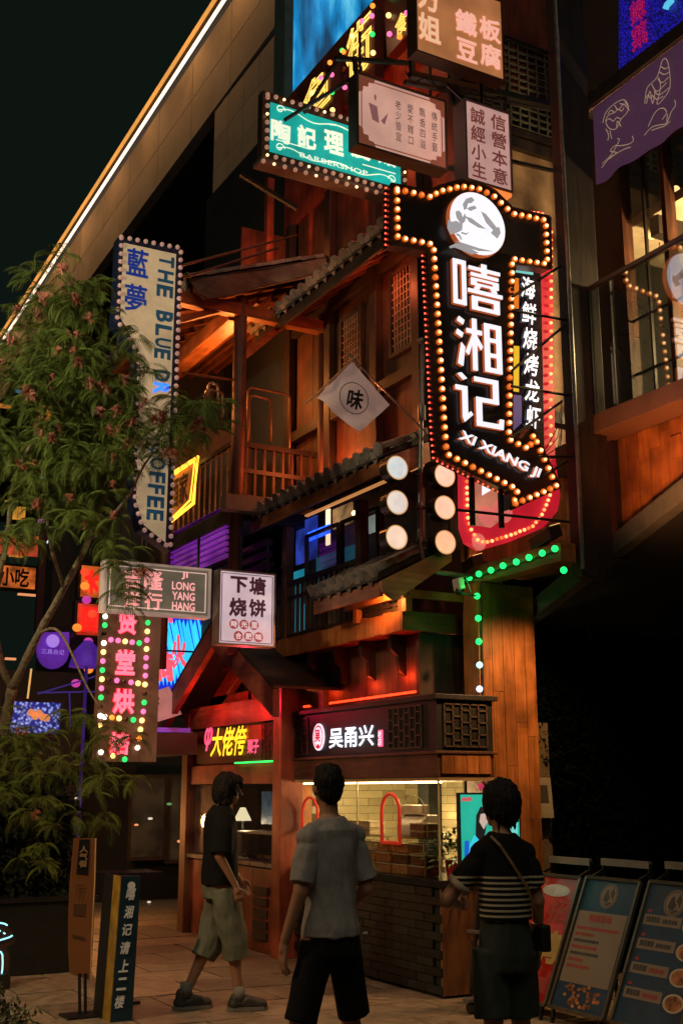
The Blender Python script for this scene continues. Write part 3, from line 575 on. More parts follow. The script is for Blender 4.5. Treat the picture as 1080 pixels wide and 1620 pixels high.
# fascia
mb = MB(); mb.box(KX-.02, SX+.02, Y0-.02, 11.05, 1.71, 1.90); mb.build('fascia', WOODY, kw)
mb = MB(); mb.box(KX-.015, SX+.02, Y0-.015, 11.4, 1.90, 2.34); mb.build('sign_box', mat('dark_sign_box', (.012,.012,.011), .5), kw)
mb = MB(); mb.box(KX-.05, SX+.06, Y0-.05, 11.05, 2.34, 2.385); mb.build('cornice', DARKY, kw, bevel=.005)
mb = MB(); mb.box(KX-.04, SX+.05, Y0-.04, 11.05, 1.895, 1.92); mb.build('cornice', WOODY, kw, bevel=.005)
planks(kw, PINE, 'x', KX+.02, SX-.02, .14, 1.735, 1.885, Y0-.03, thick=.01, name='side_panel')
def lattice(root, ax, a0, a1, z0, z1, c, nx, nz, m, t=.012):
    mb = MB()
    def seg(u0, u1, w0, w1):
        if ax == 'x': mb.box(u0, u1, c-.012, c, w0, w1)
        else: mb.box(c-.012, c, u0, u1, w0, w1)
    for i in range(nx+1): u = a0+(a1-a0-t)*i/nx; seg(u, u+t, z0, z1)
    k = 0
    for j in range(nz+1):
        w_ = z0+(z1-z0-t)*j/nz
        for i in range(nx):
            if (i+j) % 2 == 0 or j in (0, nz): u0 = a0+(a1-a0-t)*i/nx; u1 = a0+(a1-a0-t)*(i+1)/nx+t; seg(u0+.001, u1-.001, w_+.0005, w_+t)
    return mb.build('lattice', m, root)
LATM = mat('brown_lattice', (.085,.05,.032), .55)
lattice(kw, 'x', KX+.05, SX-.04, 1.95, 2.31, Y0-.017, 5, 7, LATM); lattice(kw, 'y', 8.45, 9.0, 1.95, 2.31, KX-.017, 6, 7, LATM); lattice(kw, 'y', 10.55, 11.3, 1.95, 2.31, KX-.017, 6, 7, LATM)
LETW = glow('white_letter_light', (.80, .86, 1.0), 1.3)
pxX('吴甬兴', 521, 1149, 592, 1182, KX-.02, LETW, kw, bold=.022, thick=.03)
e0 = P(505, 1166, 'x', KX-.02); mb = MB(); mb.prism([e0+Vector((0, -.115*math.cos(2*PI*k/28), .13*math.sin(2*PI*k/28))) for k in range(28)], (-.012, 0, 0)); em = mb.build('emblem', glow('white_emblem_light', (.9,.72,.85), 1.1), kw)
mb = MB(); mb.disc(e0+Vector((-.014, 0, 0)), (0,-.098,0), (0,0,.113), 28, .86); mb.build('ring', glow('red_ink_light', (.55,.02,.05), .8), em)
ltX('吴', e0.y+.06, e0.y-.06, e0.z-.05, e0.z+.07, KX-.034, glow('red_ink_light', 0), em, bold=.04, thick=.01)
mb = MB(); mb.disc(e0+Vector((-.015, 0, -.085)), (0,-.03,0), (0,0,.018), 12); mb.build('mark', glow('red_ink_light', 0), em)
a, c = P(599, 1155, 'x', KX-.02), P(606, 1181, 'x', KX-.02); mb = MB(); mb.box(KX-.028, KX-.02, c.y, a.y, c.z, a.z); mb.build('seal', glow('pink_seal_light', (.9,.12,.25), 1.0), kw)
ltX('老\n店', a.y-.006, c.y+.006, c.z+.01, a.z-.01, KX-.03, LETW, kw, thick=.01)
lamp('kiosk_room_lamp', 'POINT', (6.15, 9.2, 1.5), 26, (1, .72, .32), size=.12); lamp('kiosk_room_lamp', 'POINT', (6.15, 10.2, 1.5), 26, (1, .70, .30), size=.12); lamp('kiosk_case_lamp', 'POINT', (5.72, 9.0, 1.6), 9, (1, .72, .34), size=.04); lamp('kiosk_sign_glow', 'POINT', (5.25, 9.9, 2.1), .5, (.6, .7, 1), size=.05)

def crate_box(name, label, cat, loc, sz, m, lid=None, group=None):
    t = thing(name, label, cat, loc, group); mb = MB(); x, y, z = sz; X, Yq, Z = loc
    mb.box(X-x/2, X+x/2, Yq-y/2, Yq+y/2, Z, Z+z*.82); mb.build('tub', m, t, bevel=.006)
    mb = MB(); mb.box(X-x/2-.005, X+x/2+.005, Yq-y/2-.005, Yq+y/2+.005, Z+z*.83, Z+z); mb.build('lid', lid or m, t, bevel=.004); return t
FOODM = [mat('amber_food_tub', (.45,.20,.06), .35, var=.7, scale=30), mat('brown_food_tub', (.16,.06,.02), .35, var=.7, scale=30), mat('cream_food_tub', (.60,.46,.26), .4, var=.4, scale=20)]
LIDM = mat('clear_lid', (.50,.40,.22), .15, var=.2)
shf = thing('display_case', 'two tier glass display shelf standing on the black kiosk counter', 'display case', (5.62, 9.2, .9))
mb = MB(); mb.box(5.5, 5.8, 8.6, 10.4, 1.195, 1.205); mb.build('shelf', glass('shelf_glass', refl=.2, tint=(.8,.8,.7)), shf)
for y in (8.6, 9.2, 9.8, 10.4): mb = MB(); mb.box(5.5, 5.51, y-.006, y+.006, .9, 1.195); mb.box(5.49, 5.5, y-.3 if y > 8.7 else y, y, 1.195, 1.2); mb.build('shelf_post', mat('brass_post', (.5,.36,.12), .3, metal=.6), shf)
k = 0
desc = ['amber tub', 'dark brown tub', 'cream tub']
cols = [(8.72, 1), (9.0, 0), (9.28, 0), (9.56, 2), (9.84, 2), (10.12, 0)]
for ci, (y, m0) in enumerate(cols):
    for lv in range(3 if ci in (1, 2, 3, 4) else 2):
        mi = (m0+(1 if lv == 1 and ci % 2 else 0)) % 3
        crate_box('food_tub', f'{desc[mi]} of food on the counter, {["bottom","second","third"][lv]} in stack {["nearest the corner","next to the corner stack","behind the red arch","left of the red arch","behind the man in grey","farthest left"][ci]}', 'food tub', (5.58+random.uniform(-.01,.01), y, .9+lv*.088), (.16, .24, .083), FOODM[mi], LIDM, 'food tubs in the kiosk window')
for ci, (y, mi) in enumerate([(8.78, 1), (9.70, 2), (9.95, 2)]):
    for lv in range(2): crate_box('food_tub', f'{desc[mi]} on the upper shelf, {["lower","upper"][lv]} of pair {["right of the white scale","left of the white scale","far left of the shelf"][ci]}', 'food tub', (5.62, y, 1.207+lv*.062), (.16, .23, .058), FOODM[mi], LIDM, 'food tubs in the kiosk window')
sc_ = thing('shop_scale', 'white weighing scale box on the glass shelf behind the red arch', 'scale', (5.72, 9.15, 1.21))
mb = MB(); mb.prism([(5.66, 8.93, 1.21), (5.86, 8.93, 1.21), (5.86, 8.93, 1.39), (5.74, 8.93, 1.39), (5.66, 8.93, 1.30)], (0, .38, 0)); mb.build('body', WHITEP, sc_, bevel=.01)
mb = MB(); mb.box(5.70, 5.78, 8.95, 9.34, 1.392, 1.475); mb.build('display', mat('scale_display', (.55,.50,.38), .4), sc_, bevel=.006)
def arch(name, label, px0, px1, pt, pb_, x, r, m):
    a, c = P(px0, pb_, 'x', x), P(px1, pb_, 'x', x); t = P((px0+px1)/2, pt, 'x', x); rad = abs(a.y-c.y)/2; cy = (a.y+c.y)/2; b0 = a.z; top = t.z-r
    T = thing(name, label, 'arch', (x, cy, b0)); pts = [(x, a.y, b0+r), (x, a.y, top-rad)]+[(x, cy+rad*math.cos(PI*k/10), top-rad+rad*math.sin(PI*k/10)) for k in range(1, 10)]+[(x, c.y, top-rad), (x, c.y, b0+r)]
    mb = MB(); mb.tube(pts, r, 10); mb.build('tube', m, T, smooth=True); mb = MB(); mb.tube([(x, a.y+.012, b0+r), (x, c.y-.012, b0+r)], r, 8); mb.build('foot', m, T, smooth=True)
REDT = glow('red_arch_light', (.65, .035, .012), .6, base=(.6,.03,.015))
arch('light_arch', 'red glowing arch frame standing in the kiosk window', 604, 632, 1253, 1335, 5.47, .016, REDT)
arch('light_arch', 'small red arch half hidden behind the head of the man in grey', 478, 502, 1259, 1312, 5.47, .014, REDT)
arch('wire_arch', 'thin clear wire arch beside the red arch', 634, 676, 1257, 1335, 5.49, .003, mat('thin_wire', (.7,.6,.35), .3))
ofl = thing('flower_bunch', 'bunch of orange flowers in the left end of the kiosk window', 'flowers', (5.55, 10.55, .95))
mb = MB()
for k in range(26):
    a = random.uniform(0, 2*PI); r = random.uniform(.01, .10); mb.ell((5.55+r*math.cos(a), 10.5+r*math.sin(a)*1.3, 1.38+random.uniform(0, .16)), (.018, .018, .012), 6, 4)
mb.build('blossom', mat('orange_blossom', (.75,.13,.03), .6, emit=(.4,.06,.01), es=.25), ofl)
mb = MB(); mb.tube([(5.55, 10.5, .9), (5.55, 10.5, 1.15)], [.06, .045], 12)
for k in range(9): a = k*.7; mb.tube([(5.55, 10.5, 1.15), (5.55+.06*math.cos(a), 10.5+.07*math.sin(a), 1.42)], .004, 4)
mb.build('vase', mat('dark_vase', (.10,.04,.02), .3), ofl)
# potted plant
pp = thing('potted_plant', 'green leafy plant in a red pot on the counter corner', 'plant', (5.66, 8.42, .9))
mb = MB(); mb.tube([(5.66, 8.42, .9), (5.66, 8.42, 1.045)], [.05, .066], 16); mb.build('pot', mat('red_pot', (.50,.02,.015), .35), pp, smooth=False)
mb = MB()
for k in range(260):
    a = random.uniform(0, 2*PI); el = random.uniform(-.2, 1.3); L = random.uniform(.10, .28); d = Vector((math.cos(a)*math.cos(el), math.sin(a)*math.cos(el), math.sin(el)))
    b = Vector((5.66, 8.42, 1.05))+d*L; t = Vector((-math.sin(a), math.cos(a), 0))*random.uniform(.012, .022); dn = Vector((d.x*.05, d.y*.05, -.02))
    mb.add([b-d*.03, b+t, b+d*.03+dn, b-t], [(0, 1, 2, 3)])
mb.build('foliage', mat('pot_leaf', (.08,.15,.035), .45, var=.5, scale=30), pp)

# ---------------------------------------------------------------- chestnut kiosk
CX = 5.30
kc = thing('chestnut_kiosk', 'red boarded chestnut kiosk with yellow neon name under the timber gable', 'kiosk', (CX, 12, 0))
mb = MB(); mb.box(CX+.05, 6.1, 11.05, 13.5, 0, .84); mb = mb.build('counter', DARKVOID, kc); planks(mb, REDW, 'y', 11.05, 13.4, .3, 0, .82, CX+.02)
mb = MB(); mb.box(CX-.03, 5.7, 11.05, 13.45, .84, .88); mb.build('counter_top', mat('steel_top', (.3,.25,.2), .3, metal=.5), kc)
for k in range(5): mb = MB(); mb.box(CX+.0, CX+.02, 11.25, 11.6, .12+k*.11, .2+k*.11); mb.build('vent_slat', BLKM, kc)
planks(kc, REDY, 'y', 11.05, 13.45, 2.4, 1.67, 1.88, CX-.01, name='lower_board')
planks(kc, REDY, 'y', 11.05, 13.45, 2.4, 2.31, 2.56, CX-.03, name='top_board')
mb = MB(); mb.box(CX-.05, CX+.2, 10.86, 11.05, 0, 2.62); mb.build('corner_post', REDW, kc, bevel=.006)
mb = MB(); mb.box(CX-.05, CX+.12, 13.42, 13.6, 0, 2.5); mb.build('corner_post', mat('dim_orange_post', (.16,.07,.03), .6), kc, bevel=.006)
mb = MB(); mb.box(CX+.02, CX+.08, 11.05, 13.42, 1.88, 2.31); mb.build('sign_panel', mat('dark_red_panel', (.07,.018,.012), .5, var=.5, scale=3), kc)
lattice(kc, 'y', 11.15, 11.45, 1.9, 2.29, CX+.015, 3, 7, mat('dark_red_lattice', (.06,.012,.010), .5))
a, c = P(388, 1140, 'x', CX), P(415, 1170, 'x', CX); mb = MB(); mb.box(CX+.01, CX+.018, c.y, a.y, c.z, a.z); mb.build('orange_panel', mat('orange_panel', (.45,.10,.03), .5), kc)
YEL = glow('yellow_neon', (1.0, .62, .02), 1.6); PNK = glow('pink_neon', (1.0, .10, .22), 1.3)
pxX('大佬侉', 334, 1150, 391, 1196, CX, YEL, kc, bold=.018, shear=.25, thick=.02)
pxX('栗子', 392, 1170, 410, 1192, CX, PNK, kc, outline=.03, thick=.02)
pxX('φ', 324, 1150, 337, 1188, CX, PNK, kc, outline=.03, shear=.3, thick=.02, name='mark')
lamp('red_neon_wash', 'POINT', (5.0, 11.25, 2.5), 13, (1, .03, .08), size=.05); lamp('red_neon_wash', 'POINT', (4.95, 12.5, 2.5), 10, (1, .06, .03), size=.05)
mb = MB(); mb.box(CX-.06, CX-.035, 11.06, 12.0, 1.885, 1.90); mb.build('green_led_strip', glow('green_led', (.02, 1.0, .12), 2.2), kc)
mb = MB(); mb.box(CX+.06, CX+.07, 12.3, 13.4, .9, 1.66); mb.build('window_poster', mat('pink_poster', (.30,.16,.13), .5, var=.8, scale=7), kc)
mb = MB(); mb.box(CX, CX+.006, 11.05, 13.42, .88, 1.665); mb.build('glass_front', GLASS, kc)
mb = MB(); mb.box(6.2, 6.3, 10.98, 13.5, 0, 2.6); mb.box(CX+.1, 6.2, 13.45, 13.5, .8, 2.6); mb.build('back_wall', mat('kiosk_dim_wall', (.10,.06,.04), .8), kc)
a, c = P(414, 1252, 'x', 5.6), P(440, 1305, 'x', 5.6); mb = MB(); mb.box(5.6, 5.62, c.y, a.y, c.z, a.z); mb.build('picture_board', glow('dim_blue_board', '#3d4a52', .9, mottled=.6, scale=7), kc)
a, c = P(378, 1330, 'x', 5.45), P(440, 1368, 'x', 5.45); 
gc = thing('glass_case', 'small glass case with pastries on the chestnut kiosk counter', 'display case', (5.5, 11.5, .88))
mb = MB(); mb.box(5.42, 5.7, 11.2, 12.3, .885, 1.15); mb.build('case', GLASS, gc); mb = MB(); mb.box(5.41, 5.71, 11.19, 12.31, 1.152, 1.17); mb.build('lid', mat('case_lid', (.35,.28,.22), .4), gc)
mb = MB()
for k in range(14): mb.ell((5.5+random.uniform(-.04,.1), 11.3+k*.07, .91), (.035, .035, .022), 8, 5)
mb.build('pastry', mat('brown_pastry', (.35,.18,.07), .6), gc)
ls = thing('counter_lamp', 'white cone shaded lamp glowing on the chestnut kiosk counter', 'lamp', (5.5, 11.9, 1.17))
q = P(384, 1288, 'x', 5.5); mb = MB(); mb.tube([(5.5, q.y, q.z-.07), (5.5, q.y, q.z+.07)], [.10, .03], 18, cap=False); mb.build('lamp_shade', glow('lamp_shade_light', (1, .85, .5), 1.3), ls)
mb = MB(); mb.tube([(5.5, q.y, 1.17), (5.5, q.y, q.z-.05)], .012, 6); mb.build('stem', BLKM, ls)
lamp('chestnut_lamp', 'POINT', (5.5, q.y, q.z-.1), 9, (1, .75, .45), size=.06)
# gable
ga = thing('timber_gable', 'steep red timber gable of barge boards over the chestnut kiosk', 'gable', (5.0, 12.2, 2.5))
ap, lf_, rt2 = P(335, 985, 'x', 4.95), P(249, 1135, 'x', 4.95), P(432, 1090, 'x', 4.95)
for q in (lf_, rt2):
    for x0, m in ((4.95, REDY), (5.5, PINEY)):
        d = (q-ap); mb = MB(); p1 = Vector((x0, ap.y, ap.z)); p2 = p1+d; mb.beam(p1, p2, .07, .20, up=(1,0,0)) if False else mb.prism([p1, p2, p2+Vector((0, 0, -.27)), p1+Vector((0, 0, -.27))], (.07, 0, 0)); mb.build('barge_board', m, ga)
    d = q-ap; n = 9
    for k in range(n):
        a = ap+d*(k/n); b = ap+d*((k+1)/n); mb = MB(); mb.prism([a+Vector((.0, 0, .01)), b+Vector((.0, 0, .012)), b+Vector((.0, 0, .04)), a+Vector((.0, 0, .04))], (1.1, 0, 0)); mb.build('roof_board', DARKY, ga)
for y, x0 in ((11.3, 5.5), (12.2, 5.5), (11.75, 5.5)): mb = MB(); mb.box(x0, x0+.08, y-.04, y+.04, 2.55, 3.1 if y != 12.2 else 3.4); mb.build('king_post', PINE, ga)
mb = MB(); mb.box(5.5, 5.57, 10.9, 13.6, 2.60, 2.70); mb.build('tie_beam', REDY, ga)
lamp('gable_lamp', 'POINT', (5.3, 11.5, 2.75), 6, (1, .22, .05), size=.04)

# ================================================================ SIGNS
BB = ball(.0135, WARMB); BBR = ball(.0155, WARMB2); BD = ball(.022, DULLB); BBL = [BB, ball(.0135, glow('warm_bulb_light_b', (1.0, .48, .16), 3.0)), ball(.013, glow('warm_bulb_light_c', (.9, .24, .05), 1.2)), ball(.0175, mat('dead_bulb', (.16,.10,.06), .25))]; BBRL = [BBR, ball(.0155, glow('amber_bulb_light_b', (1.0, .30, .09), 1.9)), ball(.0155, glow('amber_bulb_light_c', (.9, .2, .05), 1.1)), ball(.0155, mat('dead_bulb', 0))]; HALO = glow('bulb_halo', (1.0, .16, .012), .62, base=(.3,.12,.04))
sk = MB(); sk.tube([(0,0,0), (0,.022,0)], [.027, .022], 12); HALO_ME = sk.mesh('halo_ring', HALO)  # glowing rings stand in for the halo of light around each bulb
# --- the big arrow sign
Y = 7.3
xs = thing('arrow_sign', 'big black arrow shaped sign with white characters and a border of warm bulbs', 'sign', (5.3, Y, 5))
def U(u, v): return (580+u/2.656, 270+v/2.656)
ol = [(100,58),(160,70),(262,92),(300,68),(390,44),(470,56),(535,88),(608,160),(700,182),(765,196),(770,412),(618,392),(608,500),(604,1112),(644,1134),(690,1076),(808,1330),(598,1424),(600,1350),(300,1204),(290,1100),(252,345),(200,325),(98,312)]
pts = [P(*U(u, v), 'y', Y) for u, v in ol]
s = MB(); s.prism(pts, (0, .11, 0)); s.build('sign_body', mat('black_sign_face', (.014,.013,.012), .35, var=.2, coat=.3), xs)
rim = MB()
for i in range(len(pts)): a, b = pts[i], pts[(i+1) % len(pts)]; rim.beam(a+Vector((0,-.008,0)), b+Vector((0,-.008,0)), .022, .018, up=(0,1,0))
rim.build('rim', mat('dark_rim', (.05,.02,.012), .4), xs)
bp = [(122,82),(160,90),(265,115),(298,92),(390,70),(465,80),(525,108),(606,184),(680,198),(745,212),(752,396),(604,374),(604,410),(590,1130),(648,1160),(676,1172),(694,1112),(790,1328),(606,1406),(628,1342),(330,1192),(318,1030),(275,315),(238,306),(125,284),(122,90)]
bpt = [P(*U(u, v), 'y', Y) for u, v in bp]
bulbs(xs, along(bpt, .0785), BBL, (0, -.03, 0)); 
for p in along(bpt, .0785): inst('halo_ring', HALO_ME, xs, p+Vector((0, -.024, 0)))
# small red lights down the near side of the box
redb = ball(.008, glow('red_side_led', (1, .06, .03), 5), nu=6, nv=4)
for p in along([P(*U(98, 60), 'y', Y), P(*U(98, 312), 'y', Y)], .05)+along([P(*U(252, 345), 'y', Y), P(*U(290, 1100), 'y', Y), P(*U(300, 1200), 'y', Y)], .05): inst('bulb', redb, xs, p+Vector((-.008, .06, 0)))
for p in along([P(*U(310, 1208), 'y', Y), P(*U(595, 1352), 'y', Y)], .05): inst('bulb', redb, xs, p+Vector((0, .05, -.012)))
# emblem: white disc with crayfish and waves
WL = glow('white_face_light', (.86, .86, .95), 1.02); OS = glow('orange_edge_light', (.75, .16, .04), .45, base=(.4,.12,.05)); GREYL = glow('grey_print_light', (.30, .29, .31), 1.0)
ec = P(*U(450, 234), 'y', Y); er = (P(*U(566, 234), 'y', Y).x-P(*U(334, 234), 'y', Y).x)/2; ez = (P(*U(450, 104), 'y', Y).z-P(*U(450, 362), 'y', Y).z)/2
e = MB(); e.prism([ec+Vector((er*math.cos(2*PI*k/40), -.05, ez*math.sin(2*PI*k/40))) for k in range(40)], (0, .05, 0)); e.build('emblem_edge', OS, xs)
e = MB(); e.disc(ec+Vector((0, -.055, 0)), (er*.985, 0, 0), (0, 0, ez*.985), 40); em = e.build('emblem', WL, xs)
def shape(root, polys, y, m, name='motif', f=U, ax='y'):
    mb = MB()
    for k, pl in enumerate(polys): mb.prism([P(*f(u, v), ax, y-.0004*k if ax == 'y' else y) for u, v in pl], (0, .003, 0) if ax == 'y' else (.003, 0, 0))
    return mb.build(name, m, root)
yy = Y-.0605
shape(em, [[(342,205),(356,215),(375,210),(402,226),(400,250),(376,262),(352,268),(338,240)],           # body of the crayfish
  [(372,172),(386,166),(398,180),(402,196),(412,178),(417,198),(410,216),(398,226),(388,214),(376,196)],
  [(402,140),(416,118),(440,110),(452,124),(440,136),(424,138),(420,160),(408,166)], [(420,160),(436,170),(462,158),(452,146),(430,152)],
  [(478,170),(500,182),(545,238),(556,262),(530,250),(500,218)], [(412,190),(440,200),(502,246),(470,240),(430,216)],
  [(378,262),(392,270),(400,290),(394,290),(386,276),(374,270)], [(396,256),(414,262),(432,258),(416,270),(396,264)],
  [(346,318),(376,304),(420,318),(470,345),(440,352),(400,334),(368,322),(350,326)], [(372,294),(400,302),(470,325),(536,340),(470,338),(410,318)], [(536,240),(556,236),(562,262),(548,286),(520,262)]], yy, GREYL)
def box_(a, b, c, d): return [(a, c), (b, c), (b, d), (a, d)]
def ringb(a, b, c, d, t, u=None): u = u or t; return [box_(a, a+t, c, d), box_(b-t, b, c, d), box_(a+t, b-t, c, c+u), box_(a+t, b-t, d-u, d)]
STROKES = {
 '嘻': ringb(0, .27, .08, 1, .085, .09)+[box_(.33, 1, .86, .93), box_(.60, .71, .80, 1.02), box_(.37, .96, .735, .80)]+ringb(.37, .96, .545, .69, .12, .045)+[[(.43,.47),(.54,.47),(.57,.53),(.46,.53)], [(.78,.53),(.81,.47),(.92,.47),(.89,.53)], box_(.30, 1.03, .375, .45)]+ringb(.37, .96, .03, .31, .12, .075),
 '湘': [[(.03,.90),(.16,.84),(.19,.93),(.07,.99)], [(.0,.64),(.13,.58),(.16,.67),(.03,.73)], [(.03,.06),(.14,.02),(.19,.40),(.11,.48)], box_(.23, .57, .70, .785), box_(.355, .455, -.02, 1.0), [(.355,.68),(.355,.52),(.27,.26),(.20,.31)], [(.455,.66),(.455,.52),(.54,.40),(.58,.47)]]+ringb(.62, 1.0, 0, .96, .115, .09)+[box_(.735, .885, .60, .675), box_(.735, .885, .30, .375)],
 '记': [[(.05,.97),(.17,.86),(.25,.90),(.13,1.0)], box_(0, .25, .65, .74), box_(.14, .25, .12, .65), [(.14,.12),(.18,.03),(.36,.20),(.31,.26),(.25,.20)], box_(.40, .82, .88, .97), box_(.80, .92, .57, .97), box_(.43, .92, .485, .57), box_(.43, .55, .08, .485), [(.43,.0),(1.0,.0),(1.02,.20),(.93,.20),(.91,.095),(.43,.095)]]}
for (t, l, tp, r, b) in (('嘻',352,400,548,600),('湘',364,634,552,844),('记',362,868,556,1078)):
    x0, y0 = U(l, tp); x1, y1 = U(r, b); a_, c_ = P(x0, (y0+y1)/2, 'y', Y), P(x1, (y0+y1)/2, 'y', Y); e_, f_ = P((x0+x1)/2, y0, 'y', Y), P((x0+x1)/2, y1, 'y', Y)
    for nm_, fy, dp, dx, m_ in (('character_edge', .002, .030, 0, OS), ('character', .034, .008, 0, WL)):
        mb = MB()
        for k, pl in enumerate(STROKES[t]): mb.prism([(a_.x+(c_.x-a_.x)*q[0]+dx, Y-fy-dp-.0006*k, f_.z+(e_.z-f_.z)*q[1]) for q in pl], (0, dp, 0))
        mb.build(nm_, m_, xs)
o_, ex_, ez_ = P(*U(366, 1140), 'y', Y), P(*U(704, 1305), 'y', Y), P(*U(386, 1092), 'y', Y)
letters('XI XIANG JI', o_, ex_-o_, ez_-o_, (0,-1,0), OS, xs, bold=.03, lift=.01); letters('XI XIANG JI', o_+Vector((.006,0,0)), ex_-o_, ez_-o_, (0,-1,0), WL, xs, bold=.03, lift=.035)
for (u, v, u2, v2) in ((610,530,815,400),(608,840,830,650),(606,1120,818,970),(612,588,860,632),(606,905,850,945),(745,1280,842,1222),(375,1425,850,1476),(720,1202,860,1202)):
    a, b = P(*U(u, v), 'y', Y-.06), P(*U(u2, v2), 'y', Y+.05); s = MB(); s.tube([a, b], .012, 6); s.build('bracket_rod', BLKM, xs)
for (u, v, v2) in ((440,1290,1490),(562,1340,1500)): a, b = P(*U(u, v), 'y', Y+.03), P(*U(u, v2), 'y', Y+.03); s = MB(); s.box(a.x-.018, a.x+.018, Y+.02, Y+.05, b.z, a.z); s.build('bracket_rod', BLKM, xs)
wire = MB()
for k in range(5):
    p0 = P(*U(820, 960+k*30), 'y', 7.5); q0 = P(*U(740, 1190+k*8), 'y', 7.4); wire.tube([p0, (p0+q0)/2+Vector((.05, 0, -.05*k)), q0], .004, 4)
wire.build('wiring', BLACK, xs)

# --- red rimmed sign behind it
Y = 7.85
rs = thing('round_cornered_sign', 'tall crimson sign with rounded corners and white vertical characters behind the arrow sign', 'sign', (6, Y, 5))
ol = [(400,1280),(404,1500),(425,1562),(480,1594),(600,1560),(742,1500),(800,1430),(812,1370),(790,1200),(778,240),(762,196),(730,170),(690,168),(640,178),(600,200),(600,1000),(400,1180)]
pts = [P(*U(u, v), 'y', Y) for u, v in ol]; CRIM = glow('crimson_sign_face', (.62, .012, .03), .75, base=(.3,.01,.015), mottled=.25, scale=3)
s = MB(); s.prism(pts, (0, .07, 0)); s.build('sign_body', CRIM, rs)
shape(rs, [[(455,1296),(560,1300),(560,1470),(520,1500),(455,1490)]], Y-.003, glow('peach_panel_light', (.50,.17,.11), .8, mottled=.3), name='peach_panel')
i2 = [P(*U(u, v), 'y', Y-.012) for u, v in [(608,395),(730,405),(745,1180),(700,1080),(640,1160),(600,1140)]]; s = MB(); s.prism(i2, (0, .011, 0)); s.build('dark_panel', mat('dark_sign_glass', (.02,.016,.03), .15), rs)
for pl, m in (([(608,400),(700,412),(698,438),(608,424)], glow('teal_bar_light', (.15,.55,.60), .7)), ([(608,450),(638,452),(638,580),(608,578)], glow('orange_block_light', (.55,.14,.01), .9)), ([(608,735),(640,737),(638,930),(606,925)], glow('yellow_block_light', (.60,.38,.01), .9)), ([(608,940),(650,945),(650,1060),(606,1100)], glow('violet_block_light', (.05,.03,.14), .9))):
    shape(rs, [pl], Y-.016, m, name='colour_block')
x0, y0 = U(646, 455); x1, y1 = U(712, 1085)
pxY('海鲜烧烤龙虾', x0, y0, x1, y1, Y, WL, rs, bold=.02, vert=True, gap=1.12, lift=.03, shear=.15, thick=.05)
for u, v, r in ((505,1450,50),(470,1560,42),(570,1430,60),(700,1390,90)):
    if u == 700: continue
    c0 = P(*U(u, v), 'y', Y-.006); s = MB(); s.disc(c0, (r/2.656/220, 0, 0), (0, 0, r/2.656/215), 24); s.build('pink_spot', glow('pink_spot_light', (.75, .16, .14), .8), rs)
shape(rs, [[(484,1312),(484,1365),(528,1338)]], Y-.009, WL, name='white_triangle')
bp = along([P(*U(u, v), 'y', Y) for u, v in [(768,262),(766,1180)]], .083)+along([P(*U(u, v), 'y', Y) for u, v in [(680,186),(705,180),(730,184),(752,200),(764,226)]], .05)+along([P(*U(u, v), 'y', Y) for u, v in [(762,1365),(748,1405),(722,1460),(690,1496),(600,1532),(490,1566),(455,1550),(432,1510),(418,1460),(414,1300)]], .052)
bulbs(rs, bp, BBRL, (0, -.02, 0))

# --- simple light boxes
FRD = mat('dark_brown_frame', (.05,.028,.02), .5); 
def sign_box(name, label, cat, rect, y, face, frame, t=.02, deep=.16, group=None):
    x0, x1, z0, z1 = rect; T = thing(name, label, cat, ((x0+x1)/2, y, z0), group)
    m = MB(); m.box(x0+t*.5, x1-t*.5, y, y+deep, z0+t*.5, z1-t*.5); m.build('panel', face, T)
    m = MB(); frameY(m, x0, x1, z0, z1, y-.012, y+deep+.01, t); m.build('frame', frame, T); return T
def hang(T, x, y, z0, z1): m = MB(); m.tube([(x, y, z0), (x, y, z1)], .014, 6); m.build('hanger', BLKM, T)
R = rectY(410, 155, 266, 632, 205, 296, 9.0)
def xz(l, t, y): q = P(l, t, 'y', y); return q.x, q.z
a0, b0, a1, b1 = P(418,166,'y',9.), P(418,262,'y',9.), P(634,203,'y',9.), P(632,292,'y',9.)
bs = thing('barber_sign', 'teal barbershop light box framed by a border of round bulbs', 'sign', (4.8, 9, 7.3))
bx0, bx1, bzb, bzt = a0.x, a1.x, (b0.z+b1.z)/2, (a0.z+a1.z)/2; bx0, bx1 = a0.x, a1.x
m = MB(); m.box(bx0-.02, bx1+.06, 9.0, 9.1, bzb-.05, bzt+.05); m.build('box', mat('sign_back_brown', (.06,.03,.02), .5), bs)
m = MB(); m.box(bx0+.06, bx1-.02, 8.985, 9.0, bzb+.06, bzt-.06); m.build('panel', glow('teal_panel_light', (.006, .33, .29), .95, mottled=.35, scale=3), bs)
m = MB(); m.box(bx0-.05, bx1+.08, 8.95, 9.12, bzb-.09, bzb-.05); m.build('ledge', mat('pinkish_ledge', (.16,.10,.09), .6), bs)
ring_ = [Vector((bx0+.02, 8.97, bzt)), Vector((bx1+.02, 8.97, bzt)), Vector((bx1+.02, 8.97, bzb)), Vector((bx0+.02, 8.97, bzb)), Vector((bx0+.02, 8.97, bzt))]
for k, p in enumerate(along(ring_, .087)): inst('bulb', BB if k % 5 == 2 else BD, bs, p)
for k, p in enumerate(along([Vector((bx0-.03, 8.93, bzb-.10)), Vector((bx1+.05, 8.93, bzb-.10))], .11)): inst('bulb', BB if k % 4 == 1 else BD, bs, p)
CREAM = glow('cream_letter_light', (.75, .80, .62), 1.1)
for ch, l, t, r, b in (('陶',428,191,459,226),('記',470,200,500,235),('理',512,208,543,244),('髮',554,217,586,252),('館',596,226,626,262)): pxY(ch, l, t, r, b, 8.985, CREAM, bs, bold=.035, thick=.03, name='character')
